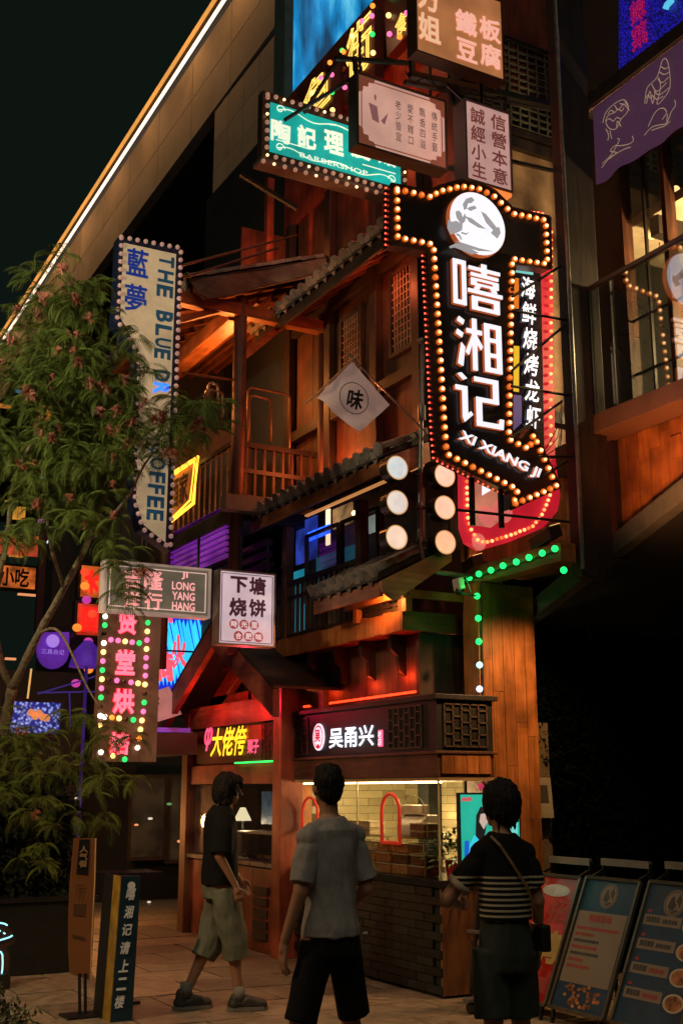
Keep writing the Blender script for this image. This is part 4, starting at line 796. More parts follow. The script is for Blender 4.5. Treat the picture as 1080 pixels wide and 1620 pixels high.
q0_, q1_ = P(474, 240, 'y', 8.985), P(581, 258, 'y', 8.985); ltY('BARBERSHOP', q0_.x, q1_.x, q0_.z-.055, q0_.z-.005, 8.985, CREAM, bs, bold=0, thick=.01)
m = MB(); m.box(bx0+.12, bx0+.48, 8.98, 8.984, bzb+.19, bzb+.198); m.box(bx1-.46, bx1-.08, 8.98, 8.984, bzb+.19, bzb+.198)
def curl(cx, cz, w_, s_):
    pts = [];
    for k in range(40): t = k/39; pts.append((cx+s_*w_*t, 8.98, cz+.035*math.sin(t*9)*(1-t*.4)))
    m.tube(pts, .005, 4); pts = [(cx+s_*(.02+.05*math.cos(a)*(1-a/9)), 8.98, cz+.01+.05*math.sin(a)*(1-a/9)) for a in [q*.4 for q in range(18)]]; m.tube(pts, .005, 4)
for zc in (bzt-.12, bzb+.11): curl(bx0+.14, zc, .72, 1); curl(bx1-.10, zc, .72, -1)
m.build('scrollwork', CREAM, bs); hang(bs, bx1, 9.1, bzt, bzt+.6)
# pink sign with brown corner ornaments
r = rectY(563, 118, 235, 706, 156, 265, 8.0)
PKP = glow('pink_panel_light', (.56, .31, .245), .88, mottled=.22, scale=2.2); BRN = glow('brown_print', (.20, .055, .03), .6, base=(.3,.1,.06))
ws = sign_box('snack_sign', 'pale pink light box with brown corner ornaments and four columns of small characters', 'sign', r, 8.0, PKP, FRD, t=.022, deep=.13)
x0, x1, z0, z1 = r; w_, h_ = x1-x0, z1-z0
m = MB(); frameY(m, x0+.05, x1-.05, z0+.05, z1-.05, 7.994, 7.999, .008)
for sx, cx_ in ((1, x0+.024), (-1, x1-.024)):
    for sz_, cz_ in ((1, z0+.024), (-1, z1-.024)):
        pts = [(cx_, 7.990, cz_), (cx_+sx*.17, 7.990, cz_), (cx_+sx*.15, 7.990, cz_+sz_*.045), (cx_+sx*.10, 7.990, cz_+sz_*.05), (cx_+sx*.095, 7.990, cz_+sz_*.095), (cx_+sx*.045, 7.990, cz_+sz_*.10), (cx_+sx*.04, 7.990, cz_+sz_*.15), (cx_, 7.990, cz_+sz_*.17)]
        m.prism(pts, (0, .003, 0))
m.build('corner_ornament', BRN, ws)
DKP = glow('dark_print', (.05,.025,.02), .5, base=(.05,.03,.03))
for k, t in enumerate(('老少皆宜', '愛不釋口', '飄香四溢', '傳統手藝')): xx = x0+w_*(.42+k*.135); ltY(t, xx, xx+.062, z0+h_*(.22+.0*k), z0+h_*.78, 8.0, DKP, ws, vert=True, gap=1.1, thick=.006)
m = MB(); m.prism([(x0+w_*.13, 7.99, z0+h_*.62), (x0+w_*.22, 7.99, z0+h_*.60), (x0+w_*.24, 7.99, z0+h_*.38), (x0+w_*.17, 7.99, z0+h_*.40)], (0, .004, 0)); m.prism([(x0+w_*.26, 7.989, z0+h_*.42), (x0+w_*.34, 7.989, z0+h_*.56), (x0+w_*.30, 7.989, z0+h_*.38)], (0, .004, 0)); m.disc((x0+w_*.2, 7.99, z0+h_*.72), (.012,0,0), (0,0,.03), 12); m.build('logo', glow('mauve_print', (.28,.12,.12), .6), ws)
hang(ws, x0+.1, 8.1, z1, z1+.5); hang(ws, x1-.1, 8.1, z1, z1+.5)
# honest-trade sign
r = rectY(735, 158, 285, 808, 178, 304, 7.5)
hs = sign_box('trade_sign', 'narrow pink light box with eight brown characters in two columns above the arrow sign', 'sign', r, 7.5, glow('rose_panel_light', (.50,.28,.24), .85, mottled=.2, scale=3), mat('mauve_frame', (.20,.10,.09), .5), t=.018, deep=.16)
x0, x1, z0, z1 = r; w_, h_ = x1-x0, z1-z0; BR2 = glow('red_brown_print', (.19,.05,.045), .6)
ltY('誠經小生', x0+w_*.12, x0+w_*.44, z0+.05, z1-.06, 7.5, BR2, hs, vert=True, gap=1.1, bold=.02, thick=.006); ltY('信營本意', x0+w_*.56, x0+w_*.90, z0+.05, z1-.06, 7.5, BR2, hs, vert=True, gap=1.1, bold=.02, thick=.006)
m = MB(); m.box(x0+.01, x1-.01, 7.5, 7.66, z0-.035, z0-.004); m.build('underside_glow', glow('orange_underside_glow', (.9,.24,.05), 1.0), hs); hang(hs, (x0+x1)/2, 7.58, z1, z1+.35)  # orange strip glows in place of bulb light on the sign's underside
# tofu sign, cut by the top of the picture
r = rectY(656, -45, 88, 795, -3, 122, 7.45); 
ts = sign_box('tofu_sign', 'orange light box with large pale characters at the top edge above the others', 'sign', r, 7.45, glow('orange_panel_light', (.42,.155,.055), .85, mottled=.35, scale=2.2), mat('rust_frame', (.10,.04,.02), .5), t=.016, deep=.12)
PEACH = glow('peach_letter_light', (.80,.45,.27), 1.0); PINKL = glow('salmon_letter_light', (.86,.42,.32), 1.0)
x0, x1, z0, z1 = r; ltY('方姐', x0+.03, x0+.26, z0+.13, z0+.86-.14, 7.45, PEACH, ts, vert=True, gap=1.1, bold=.03, thick=.01)
pxY('鐵豆', 720, 18, 754, 97, 7.45, PINKL, ts, vert=True, gap=1.15, bold=.03, thick=.01); pxY('板腐', 758, 30, 792, 108, 7.45, PINKL, ts, vert=True, gap=1.15, bold=.03, thick=.01)
# steel frame that carries these signs
fr = thing('sign_frame', 'black steel frame of crossing bars carrying the upper signs', 'frame', (6, 7.8, 7))
def bar(p, q, r=.022, root=None): m = MB(); m.beam(p, q, r*2, r*2); m.build('bar', BLKM, root or fr)
def pb(a, b, ya, yb, r=.018): bar(P(*a, 'y', ya), P(*b, 'y', yb), r)
pb((648, 118), (900, 172), 7.7, 7.7, .028); pb((530, 92), (650, 100), 8.3, 8.3, .018); pb((540, 85), (480, 180), 8.4, 9.0, .014); pb((450, 190), (560, 122), 8.6, 8.4, .014); pb((808, 255), (895, 275), 7.6, 7.6, .014); pb((650, 0), (652, 120), 7.75, 7.75, .02); pb((712, 120), (716, 165), 7.8, 7.8); pb((800, 130), (790, 330), 7.7, 7.7, .014)
pb((380, 275), (470, 330), 9.3, 9.3, .02); pb((632, 250), (720, 262), 8.9, 8.9, .016); pb((560, 90), (564, 120), 8.1, 8.1); pb((900, 100), (800, 60), 7.5, 7.5, .014); pb((640, 130), (900, 178), 7.9, 7.9, .02); pb((700, 128), (735, 160), 7.7, 7.6, .012)
for k in range(4): m = MB(); a = P(640+k*40, 112+k*10, 'y', 7.6); m.tube([a, a+Vector((.08, 0, -.10)), a+Vector((.2, 0, .0)), a+Vector((.33, 0, -.05))], .006, 4); m.build('cable', BLACK, fr)

# --- neon boards along the upper wall
GB = {'g': glow('green_bulb_light', (.02,.75,.14), 1.6), 'p': glow('pink_bulb_light', (1,.16,.40), 1.5), 'y': glow('yellow_bulb_light', (1,.62,.18), 2.6), 'a': glow('orange_bulb_light', (1,.26,.03), 1.8), 'd': mat('dark_bulb', (.10,.03,.02), .3), 'w': glow('white_bulb_light', (1,.85,.65), 3.0)}
BM = {k: ball(.030, m) for k, m in GB.items()}
NEOY = glow('yellow_tube_neon', (1, .55, .10), 2.0)
def neon_board(label, pts, char, cb, bl, x=5.8):
    P0 = [P(a, b, 'x', x) for a, b in pts]; T = thing('neon_board', label, 'sign', P0[0], 'neon boards high on the wall'); m = MB(); m.prism(P0, (.12, 0, 0)); m.build('board', mat('dark_red_board', (.06,.012,.010), .5), T)
    for cc, b in zip(char, cb): pxX(cc, *b, x-.01, NEOY, T, outline=.022, thick=.03)
    seq = 'gypapgyadpgy'; n = 0
    for poly in bl:
        for p in along([P(a, b, 'x', x-.03) for a, b in poly], .24): inst('bulb', BM[seq[n % len(seq)]], T, p); n += 1
neon_board('lowest neon board with a yellow outlined character, just above the teal sign', [(476,166),(524,92),(528,190),(480,182)], '鱼', [(480,118,523,180)], [[(480,170),(524,95),(526,180)]])
neon_board('middle neon board with a tall yellow outlined character and coloured bulbs', [(540,78),(592,12),(592,120),(544,170)], '街', [(548,32,588,120)], [[(541,80),(590,8)],[(588,25),(590,90)],[(543,82),(546,165)]])
neon_board('rightmost neon board, cut by the orange sign, with a strip of coloured bulbs', [(606,-15),(650,-60),(648,50),(612,90)], '食', [(625,20,645,56)], [[(613,-5),(617,80)],[(632,58),(643,20)]])
nb = P(560, 40, 'x', 5.5); lamp('neon_wash', 'POINT', (5.4, nb.y, nb.z), 5, (1, .45, .2), size=.1)

# --- coffee sign
YC = 10.5
cf = thing('coffee_sign', 'tall cream coffee sign with sideways blue letters and a studded blue border', 'sign', (3.6, YC, 3.9))
olp = [(188,374),(289,394),(270,872),(222,838),(208,790),(214,560),(180,508),(184,470)]
pts = [P(u, v, 'y', YC) for u, v in olp]; s = MB(); s.prism(pts, (0, .16, 0)); s.build('sign_body', mat('navy_border', (.012,.02,.06), .4), cf)
il = [(196,384),(279,402),(262,858),(228,830),(216,790),(224,560),(191,502),(192,470)]
s = MB(); s.prism([P(u, v, 'y', YC-.01) for u, v in il], (0, .009, 0)); s.build('panel', glow('cream_panel_light', (.36, .265, .15), .62, base=(.5,.4,.28), mottled=.25, scale=1.2), cf)
bp = [P(u, v, 'y', YC) for u, v in [(191,377),(285,394),(268,868),(225,838),(212,795),(219,562),(184,508),(188,470),(191,378)]]
NB = ball(.024, mat('pale_stud', (.60,.42,.36), .3, emit=(.4,.22,.2), es=.4)); bulbs(cf, along(bp, .085), NB, (0, -.03, 0))
BLUE = glow('blue_letter_light', (.003,.035,.07), .6, base=(.01,.06,.11)); BLUC = mat('cobalt_letter', (.01,.03,.16), .3, emit=(.005,.02,.16), es=.9)
def sideways(ch, l, t, r, b, m, **k):           # letters turned a quarter turn clockwise
    a = P(l, t, 'y', YC-.01); c = P(r, t, 'y', YC-.01); d = P(l, b, 'y', YC-.01); letters(ch, (c.x-(c.x-a.x), YC-.01, a.z), (0, 0, d.z-a.z), (c.x-a.x, 0, 0), (0,-1,0), m, cf, bold=.035, thick=.05, name='letter', **k)
for ch, l, t, r, b in (('T',252,403,276,420),('H',250,426,275,445),('E',248,449,274,468),('B',247,490,274,508),('L',246,512,272,530),('U',245,533,271,548),('E',244,550,270,566),('D',243,584,269,602),('C',238,700,264,718),('O',237,722,263,742),('F',235,745,262,762),('F',234,765,261,780),('E',233,784,260,802),('E',232,805,259,822)): sideways(ch, l, t, r, b, BLUE)
sideways('R', 243, 604, 268, 622, glow('lit_blue_letter', (.02,.12,1.0), 2.4))
pxY('藍', 200, 394, 235, 438, YC-.01, BLUC, cf, bold=.02, thick=.04); pxY('夢', 197, 450, 232, 494, YC-.01, BLUC, cf, bold=.02, thick=.04)

# --- sign boards at mid height
r = rectY(165, 885, 965, 333, 900, 980, 9.5); x0, x1, z0, z1 = r
js = sign_box('neon_outline_sign', 'wide grey sign with pink outlined characters partly behind the tree leaves', 'sign', r, 9.5, mat('olive_grey_panel', (.13,.115,.085), .6, emit=(.085,.07,.048), es=1.0, var=.1), mat('pale_frame', (.42,.34,.30), .4, emit=(.25,.17,.14), es=.8), t=.02, deep=.12)
m = MB(); frameY(m, x0+.045, x1-.045, z0+.045, z1-.045, 9.49, 9.499, .007); m.build('inner_line', glow('pale_pink_line', (.62,.42,.38), .9), js)
PO = glow('pink_outline_neon', (.95,.40,.38), 1.0); PF = glow('dull_pink_letter', (.50,.12,.12), .8)
def o2(t, l, tp, rr, b):
    pxY(t, l, tp, rr, b, 9.5, PF, js, bold=.02, thick=.01, name='letter_face'); pxY(t, l, tp, rr, b, 9.5, PO, js, outline=.022, thick=.02, name='letter_outline', lift=.012)
o2('吉', 196, 900, 224, 932); o2('隆', 228, 902, 258, 934); o2('洋', 195, 936, 222, 964); o2('行', 228, 938, 256, 965)
for t, b0_ in (('JI', 905), ('LONG', 921), ('YANG', 937), ('HANG', 953)):
    if t == 'JI': pxY(t, 287, b0_, 297, b0_+12, 9.5, PO, js, bold=.02, thick=.01)
    else: pxY(t, 272, b0_, 308, b0_+13, 9.5, PO, js, bold=.02, thick=.01)
hang(js, x1-.1, 9.56, z1, z1+.3)
r = rectY(345, 900, 1020, 435, 908, 1024, 10.0); x0, x1, z0, z1 = r
fs = sign_box('flatbread_sign', 'upright white light box with brown characters and six round red stamps', 'sign', r, 10.0, glow('white_panel_light', (.56,.43,.47), .92, mottled=.18, scale=3), mat('silver_frame', (.35,.30,.28), .4, metal=.3), t=.016, deep=.12)
DB = glow('maroon_print', (.07,.02,.03), .5)
pxY('下', 364, 912, 391, 938, 10.0, DB, fs, bold=.045, thick=.006); pxY('塘', 394, 913, 420, 942, 10.0, DB, fs, bold=.035, thick=.006); pxY('烧', 362, 946, 390, 976, 10.0, DB, fs, bold=.035, thick=.006); pxY('饼', 393, 948, 420, 978, 10.0, DB, fs, bold=.035, thick=.006)
for t, cx_, cy_ in (('時',370,987),('光',386,988),('里',402,989),('合',377,1006),('肥',393,1007),('味',409,1008)):
    c0 = P(cx_, cy_, 'y', 9.996); s = MB(); s.disc(c0, (.047,0,0), (0,0,.047), 20); s.build('stamp', glow('red_stamp', (.30,.05,.05), .8), fs); pxY(t, cx_-5, cy_-5, cx_+5, cy_+5, 9.99, glow('stamp_letter', (.7,.55,.55), .9), fs, bold=.03, thick=.004)
m = MB(); frameY(m, x0+.03, x1-.03, z0+.03, z1-.03, 9.99, 9.999, .005); m.build('inner_line', DB, fs); hang(fs, x1-.06, 10.05, z1, z1+.35)
# vertical bakery sign with coloured bulbs
YB = 10.8
vs_ = thing('bakery_sign', 'hanging vertical dark sign with four pink characters and rows of coloured bulbs', 'sign', (3.5, YB, 1.9))
a, c = P(172, 940, 'y', YB), P(228, 1205, 'y', YB); m = MB(); m.box(a.x-.05, c.x+.12, YB, YB+.12, c.z, a.z); m.build('panel', glow('brown_panel_light', (.10,.04,.02), .6, mottled=.9, scale=2.2), vs_)
PK2 = glow('strong_pink_neon', (1.0,.16,.24), 1.5); PK1 = glow('deep_red_outline', (.7,.01,.03), 1.0)
for t, l, tp, rr, b in (('贤',186,968,217,1004),('堂',182,1028,213,1068),('烘',178,1090,212,1130),('焙',172,1158,204,1195)):
    pxY(t, l-1, tp-1, rr+1, b+1, YB, PK1, vs_, bold=.09, thick=.01, name='character_glow'); pxY(t, l, tp, rr, b, YB, PK2, vs_, bold=.035, thick=.03, lift=.02, name='character')
BS = {k: ball(.026, m) for k, m in GB.items()}
seq = 'gydpyagwpyadgppyg'
for poly, st_ in (([(167,975),(161,1085),(158,1150)], .085), ([(234,985),(228,1120),(216,1195)], .085), ([(176,1012),(226,1018)], .07), ([(174,1075),(226,1082)], .07), ([(166,1134),(222,1140)], .07), ([(160,1190),(210,1205)], .12)):
    for k, p in enumerate(along([P(u, v, 'y', YB-.03) for u, v in poly], st_)): inst('bulb', BS[random.choice(seq)], vs_, p)
# blue screen behind, hanging board below it
YS = 13.6
bsn = thing('blue_sign_screen', 'bright blue and cyan striped screen with red characters left of the gable', 'screen', (4.3, YS, 2.5))
q = [P(u, v, 'y', YS) for u, v in [(238,972),(322,978),(318,1094),(237,1092)]]; m = MB(); m.prism(q, (0, .1, 0)); m.build('panel', glow('deep_blue_light', (.01,.02,.60), 1.0), bsn)
m = MB()
for k in range(17):
    l0 = 242+k*6; t0 = 975 if k > 5 else 975; 
    m.prism([P(u, v, 'y', YS-.006) for u, v in [(l0-8, 980+random.uniform(0,20)), (l0-5, 980), (l0+14, 1080-random.uniform(0,30)), (l0+11, 1085)]], (0, .004, 0))
m.build('cyan_bar', glow('cyan_light', (.03,.55,.85), 1.2), bsn)
RPN = glow('red_pink_light', (1,.08,.12), 1.2)
pxY('荷', 243, 1030, 275, 1078, YS-.012, RPN, bsn, outline=.05, thick=.02, shear=-.2); pxY('火', 272, 1005, 298, 1060, YS-.012, RPN, bsn, outline=.05, thick=.02, shear=-.2); pxY('塘', 244, 968, 275, 985, YS-.012, RPN, bsn, bold=.03, thick=.02)
for v in (1028,): a, c = P(236, v, 'y', YS-.03), P(322, v+4, 'y', YS-.03); m = MB(); m.beam(a, c, .02, .02); m.build('cross_bar', BLKM, bsn)
q = [P(u, v, 'y', 13.2) for u, v in [(231,1098),(268,1086),(288,1130),(231,1148)]]
wb2 = thing('hanging_board', 'slanted dim white board with a brush character under the blue screen', 'board', q[3]); m = MB(); m.prism(q, (0, .04, 0)); m.build('panel', mat('dim_white_board', (.35,.30,.30), .6, emit=(.10,.08,.09), es=.8), wb2)
pxY('老', 240, 1102, 252, 1128, 13.2, BLACK, wb2, bold=.03, thick=.01, shear=.2)
# yellow neon frame along the wall
yf = thing('rectangle_sign', 'yellow neon rectangle glowing on the wall right of the coffee sign', 'sign', P(300, 780, 'x', 4.88)); 
for dx, m_ in ((0, 1), (5, .6)):
    q = [P(u, v, 'x', 4.88) for u, v in [(262+dx,756+dx*.3),(313-dx,723+dx*1.2),(306-dx,796-dx),(262+dx,832-dx*1.4),(262+dx,756+dx*.3)]]; m = MB(); m.tube(q, .022 if dx == 0 else .012, 6); m.build('tube', glow('yellow_frame_neon', (1,.52,.04), 2.2), yf)
q = [P(u, v, 'x', 4.92) for u, v in [(262,760),(309,730),(302,792),(262,826)]]; m = MB(); m.prism(q, (.03, 0, 0)); m.build('backing', glow('amber_backing', (.30,.08,.015), .5, mottled=.8, scale=3), yf)
pxX('酒家', 270, 752, 298, 800, 4.91, mat('dark_letter', (.05,.015,.01), .5), yf, bold=.03, thick=.01)
# violet lit louvres
vl = thing('louvre_wall', 'slatted wall washed in violet light behind the coffee sign', 'wall', P(310, 860, 'x', 5.3))
for k in range(9):
    v = 818+k*9; a, c = P(270, v+16, 'x', 4.93), P(357, v-10, 'x', 4.93); m = MB(); zz_ = (a.z+c.z)/2; m.box(4.93, 4.97, c.y, a.y, zz_-.05, zz_-.012); m.build('slat', glow('violet_slat_light', (.16,.012,.30), .55, base=(.3,.1,.4), mottled=.9, scale=2), vl)
m = MB(); a, c = P(270, 815, 'x', 5.4), P(357, 905, 'x', 5.4); m.box(5.4, 5.45, c.y-.3, a.y+1, c.z-.3, a.z+.4); m.build('backing', DARKVOID, vl)

# --- white disc lamps and flag on the pole
lr = thing('lamp_pole', 'grey pole carrying six round drum lamps in two columns', 'lamp', (5.45, 8.5, 3.5))
p = [P(668, 540, 'y', 8.5), P(666, 680, 'y', 8.5), P(663, 860, 'y', 8.5), P(668, 885, 'y', 8.5), P(690, 905, 'y', 8.5), P(745, 912, 'y', 8.5)]
m = MB(); m.tube(p, [.018, .022, .026, .026, .026, .022], 10); m.build('pole', GREYM, lr, smooth=True)
m = MB(); m.cyl(p[0]+Vector((0,0,-.01)), (0,0,.03), .045, 14); m.build('cap', GREYM, lr); m = MB(); q = P(667, 665, 'y', 8.5); m.cyl(q, (0,0,.14), .036, 14); m.build('collar', GREYM, lr)
LS = ['silver white', 'silver white', 'peach', 'peach', 'peach', 'amber']
LC = [(.60,.66,.66), (.70,.64,.58), (.90,.66,.50), (.95,.62,.44), (.98,.58,.40), (.98,.52,.30)]
for k, (u, v) in enumerate(((628,740),(628,795),(627,850),(703,752),(703,803),(704,858))):
    c0 = P(u, v, 'y', 8.36); dr = MB(); dr.cyl(c0, (0, .12, 0), .112, 32); dr = dr.build('lamp_drum', mat('black_drum', (.02,.018,.016), .3, metal=.4), lr)
    m = MB(); m.disc(c0+Vector((0,-.004,0)), (.108,0,0), (0,0,.108), 36, .90); m.build('ring', mat('cream_ring', (.5,.35,.2), .4, emit=(.65,.36,.14), es=.8), dr)
    m = MB()
    for i in range(5): rr = .098*math.cos(i*.25); m.tube([c0+Vector((0,-.002-.022*math.sin(i*.25),0)), c0+Vector((0,-.002-.022*math.sin((i+1)*.25),0))], [rr, .098*math.cos((i+1)*.25)], 36, cap=(i == 4))
    m.build('lens', glow('lens_%s' % ('abcdef'[k]), LC[k], .95, mottled=.10, scale=14), dr)
    m = MB(); m.tube([c0+Vector((0,.06,0)), Vector((5.46 if k < 3 else 5.46, 8.5, c0.z+.01))], .012, 6); m.build('arm', BLKM, lr)
fp = thing('pennant_flag', 'square white flag with a circled emblem hung corner down from a slanted pole', 'flag', P(560, 690, 'y', 8.45))
a, c = P(556, 566, 'y', 8.45), P(684, 695, 'y', 8.45); m = MB(); m.tube([a+Vector((-.05,0,.04)), c], .009, 8); m.build('pole', mat('steel_pole', (.35,.32,.30), .3, metal=.6), fp)
a2, c2 = P(568, 560, 'y', 8.43), P(482, 640, 'y', 8.43); m = MB(); m.tube([a2, c2], .008, 8); m.build('cross_bar', mat('wood_bar', (.35,.18,.10), .5), fp)
q0, q1, q2, q3 = P(557, 572, 'y', 8.44), P(617, 640, 'y', 8.44), P(568, 685, 'y', 8.44), P(500, 630, 'y', 8.44); m = MB(); N = 20; vs = []
for i in range(N+1):
    for j in range(N+1):
        u, v = i/N, j/N; p_ = (q0*(1-u)+q1*u)*(1-v)+(q3*(1-u)+q2*u)*v; vs.append(p_+Vector((0, .018*math.sin(u*9+v*3)*v+.01*math.sin(v*11+u*2), .006*math.sin(u*14)*v)))
m.add(vs, [(i*(N+1)+j, (i+1)*(N+1)+j, (i+1)*(N+1)+j+1, i*(N+1)+j+1) for i in range(N) for j in range(N)])
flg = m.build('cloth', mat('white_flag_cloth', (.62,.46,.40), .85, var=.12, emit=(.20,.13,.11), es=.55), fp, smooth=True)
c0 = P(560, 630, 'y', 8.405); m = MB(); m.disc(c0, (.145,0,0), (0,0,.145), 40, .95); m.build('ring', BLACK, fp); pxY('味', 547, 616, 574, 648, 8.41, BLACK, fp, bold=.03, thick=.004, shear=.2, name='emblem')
# hanging purple banner and LED board at upper right
hb = thing('hanging_banner', 'purple cloth banner with pale carp and lotus line drawings under the blue board', 'banner', (6.6, 6.7, 6.9))
m = MB(); N = 24; a, b, c, d = P(937,172,'x',6.6), P(1100,46,'x',6.6), P(1100,190,'x',6.6), P(942,292,'x',6.6); vs = []
for i in range(N+1):
    for j in range(9):
        u, v = i/N, j/8; p_ = (a*(1-u)+b*u)*(1-v)+(d*(1-u)+c*u)*v; vs.append(p_+Vector((.02*math.sin(u*14)*v, 0, 0.0-.015*math.sin(u*20)*v)))
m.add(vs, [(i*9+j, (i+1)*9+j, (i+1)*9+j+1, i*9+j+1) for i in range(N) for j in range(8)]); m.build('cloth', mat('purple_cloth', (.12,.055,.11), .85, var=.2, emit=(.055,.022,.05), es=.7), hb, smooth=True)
m = MB(); m.tube([a+Vector((0,.05,.02)), b+Vector((0,-.1,.02))], .018, 8); m.build('pole', mat('tan_pole', (.35,.20,.12), .5), hb)
def smooth(pl, k=5):
    out = []; n = len(pl); q = [Vector(p) for p in pl]
    for i in range(n-1):
        a, b, c, d = q[max(i-1,0)], q[i], q[i+1], q[min(i+2,n-1)]
        for j in range(k): t = j/k; out.append(.5*((2*b)+(c-a)*t+(2*a-5*b+4*c-d)*t*t+(3*b-a-3*c+d)*t**3))
    return out+[q[-1]]
def doodle(pl): return smooth([P(u, v, 'x', 6.555) for u, v in pl])
m = MB()
def W3(u, v): return (780+u/3.6, v/3.6)
for pl in ([(622,700),(640,640),(690,590),(740,568),(765,600),(760,640),(725,680),(700,730),(665,735),(640,700),(650,660),(690,640)], [(690,600),(710,625),(740,590)], [(640,735),(655,770),(650,800)], [(700,730),(705,690),(725,720)], [(662,745),(672,790)],
           [(615,955),(660,900),(700,870),(665,860),(690,830),(720,830),(770,820),(795,800),(790,775)], [(620,930),(670,880),(715,800),(705,790)], [(860,590),(875,500),(930,440),(960,345),(985,340),(1000,400),(1003,500),(960,570),(930,590),(950,500),(940,440)], [(900,480),(930,520),(985,470)], [(870,590),(890,520),(905,590),(920,520)], [(935,450),(960,470),(995,440)],
           [(650,650),(668,628),(690,640),(706,622),(730,632),(742,612)], [(640,690),(660,676),(682,690),(700,670),(722,676)], [(720,590),(750,600),(772,628)], [(748,580),(768,606)], [(955,380),(975,392),(996,382)], [(945,410),(970,424),(1000,412)], [(915,520),(940,540),(975,520),(998,500)], [(905,545),(930,565),(965,548)], [(868,560),(880,540),(893,560),(905,540)], [(660,905),(690,880),(720,862),(752,846),(780,838)], [(900,742),(940,728),(975,716),(1005,690)], [(858,770),(900,725),(950,710),(985,700),(1010,640),(1035,600),(1030,570)], [(880,720),(920,640),(960,615),(985,640),(960,680)], [(985,700),(990,650)]):
    m.tube(doodle([W3(u, v) for u, v in pl]), .0042, 4)
m.build('line_drawing', glow('pale_line_print', (.45,.30,.20), .55), hb)
ld = thing('led_board', 'deep blue LED board with red characters at the upper right corner', 'screen', (7.3, 6.8, 8))
def led(nm, base, dots, sc_=60):
    mt = bpy.data.materials.new(nm); mt.use_nodes = True; n = mt.node_tree; b = n.nodes['Principled BSDF']; tc = n.nodes.new('ShaderNodeTexCoord'); vz = n.nodes.new('ShaderNodeTexVoronoi'); vz.inputs['Scale'].default_value = sc_; n.links.new(tc.outputs['Object'], vz.inputs['Vector']); rp = n.nodes.new('ShaderNodeValToRGB'); rp.color_ramp.elements[0].color = (*base, 1); rp.color_ramp.elements[1].color = (*dots, 1); rp.color_ramp.elements[0].position = .15; rp.color_ramp.elements[1].position = .6
    n.links.new(vz.outputs['Distance'], rp.inputs[0]); n.links.new(rp.outputs[0], b.inputs['Emission Color']); b.inputs['Emission Strength'].default_value = .9; b.inputs['Base Color'].default_value = (.01,.01,.04,1); return mt
q = [P(978,-20,'x',7.3), P(1110,-20,'x',7.3), P(1110,20,'x',7.3), P(978,108,'x',7.3)]; m = MB(); m.prism(q, (.1, 0, 0)); m.build('panel', led('led_blue', (.02,.015,.62), (.004,.003,.06)), ld)
pxX('辣菜', 996, -6, 1024, 78, 7.28, led('led_red', (.75,.02,.06), (.15,.0,.10)), ld, vert=True, gap=1.1, bold=.06, thick=.02)
m = MB(); m.tube([P(1062, 0, 'x', 7.27), P(1054, 8, 'x', 7.27), P(1052, 14, 'x', 7.27)], .03, 8); m.build('flame', glow('cyan_spot_light', (.1,.55,.75), 1), ld)
# green bulb string on the portal, floodlights and camera
gs = thing('bulb_string', 'string of round bulbs turning from green through blue to pink along portal and pillar', 'light string', (5.95, 8.4, 3.4))
GBb = {'g': glow('green_string_light', (.01, .80, .12), 2.6), 'c': glow('cyan_string_light', (.30, .95, .85), 2.6), 'b': glow('blue_string_light', (.55, .65, 1.0), 2.6), 'k': mat('pink_string_bulb', (.5,.22,.24), .3, emit=(.35,.12,.14), es=.7), 'r': glow('rose_string_light', (.65,.05,.12), 1.0)}
for u, v, k in [(742,914,'g'),(757,908,'g'),(776,902,'g'),(795,895,'g'),(816,889,'g'),(836,882,'g'),(857,875,'g'),(877,868,'g'),(891,902,'g')]: inst('bulb', ball(.028, GBb[k]), gs, P(u, v, 'x', 5.96))
for u, v, k in [(754,943,'g'),(756,978,'g'),(757,1015,'g'),(758,1052,'c'),(758,1090,'b'),(759,1127,'k'),(760,1165,'k'),(760,1204,'r'),(760,1244,'r')]: inst('bulb', ball(.028, GBb[k]), gs, P(u, v, 'y', 8.30))
for pl, ax, v_ in (([(735,918),(777,905),(837,886),(880,871)], 'x', 5.985), ([(759,920),(762,1000),(764,1100),(766,1250)], 'y', 8.33)): m = MB(); m.tube([P(u, v, ax, v_) for u, v in pl], .008, 6); m.build('cord', BLACK, gs)
for nm, lb, (u, v), s_ in (('floodlight', 'black floodlight on the right end of the portal beam', (862, 850), 1), ('floodlight', 'black floodlight above the left end of the portal beam', (742, 895), -1)):
    p0 = P(u, v, 'x', 6.05); T = thing(nm, lb, 'floodlight', p0, 'floodlights on the portal'); m = MB(); m.obox(p0, (0, .14, -.03), (.06, 0, .02), Vector((-.01, .01, .05))); m.build('housing', BLKM, T, bevel=.008)
    m = MB(); m.obox(p0+Vector((.005, 0, .058)), (0, .125, -.027), (.05, 0, .017), Vector((0, 0, .002))); m.build('lens', glow('flood_lens', (1,.5,.18), 1.6), T); m = MB(); m.box(p0.x-.01, p0.x+.01, p0.y-.01, p0.y+.01, 3.5, p0.z); m.build('bracket', BLKM, T)
cm = thing('security_camera', 'small white security camera on a bracket at the portal corner', 'camera', P(728, 925, 'y', 8.3)); p0 = P(725, 924, 'y', 8.25)
m = MB(); m.obox(p0, (.03, 0, .01), (0, .05, 0), (-.01, 0, .05)); m.build('body', WHITEP, cm, bevel=.01); m = MB(); m.tube([p0+Vector((0, 0, -.045)), p0+Vector((-.012, -.01, -.085))], .026, 12); m.build('lens_hood', BLACK, cm)
m = MB(); m.beam(p0+Vector((.02, 0, -.08)), p0+Vector((.19, .03, -.085)), .04, .012); m.tube([p0+Vector((.03,0,.05)), p0+Vector((.09,0,.03)), p0+Vector((.13,0,-.07))], .005, 5); m.build('bracket', GREYM, cm)
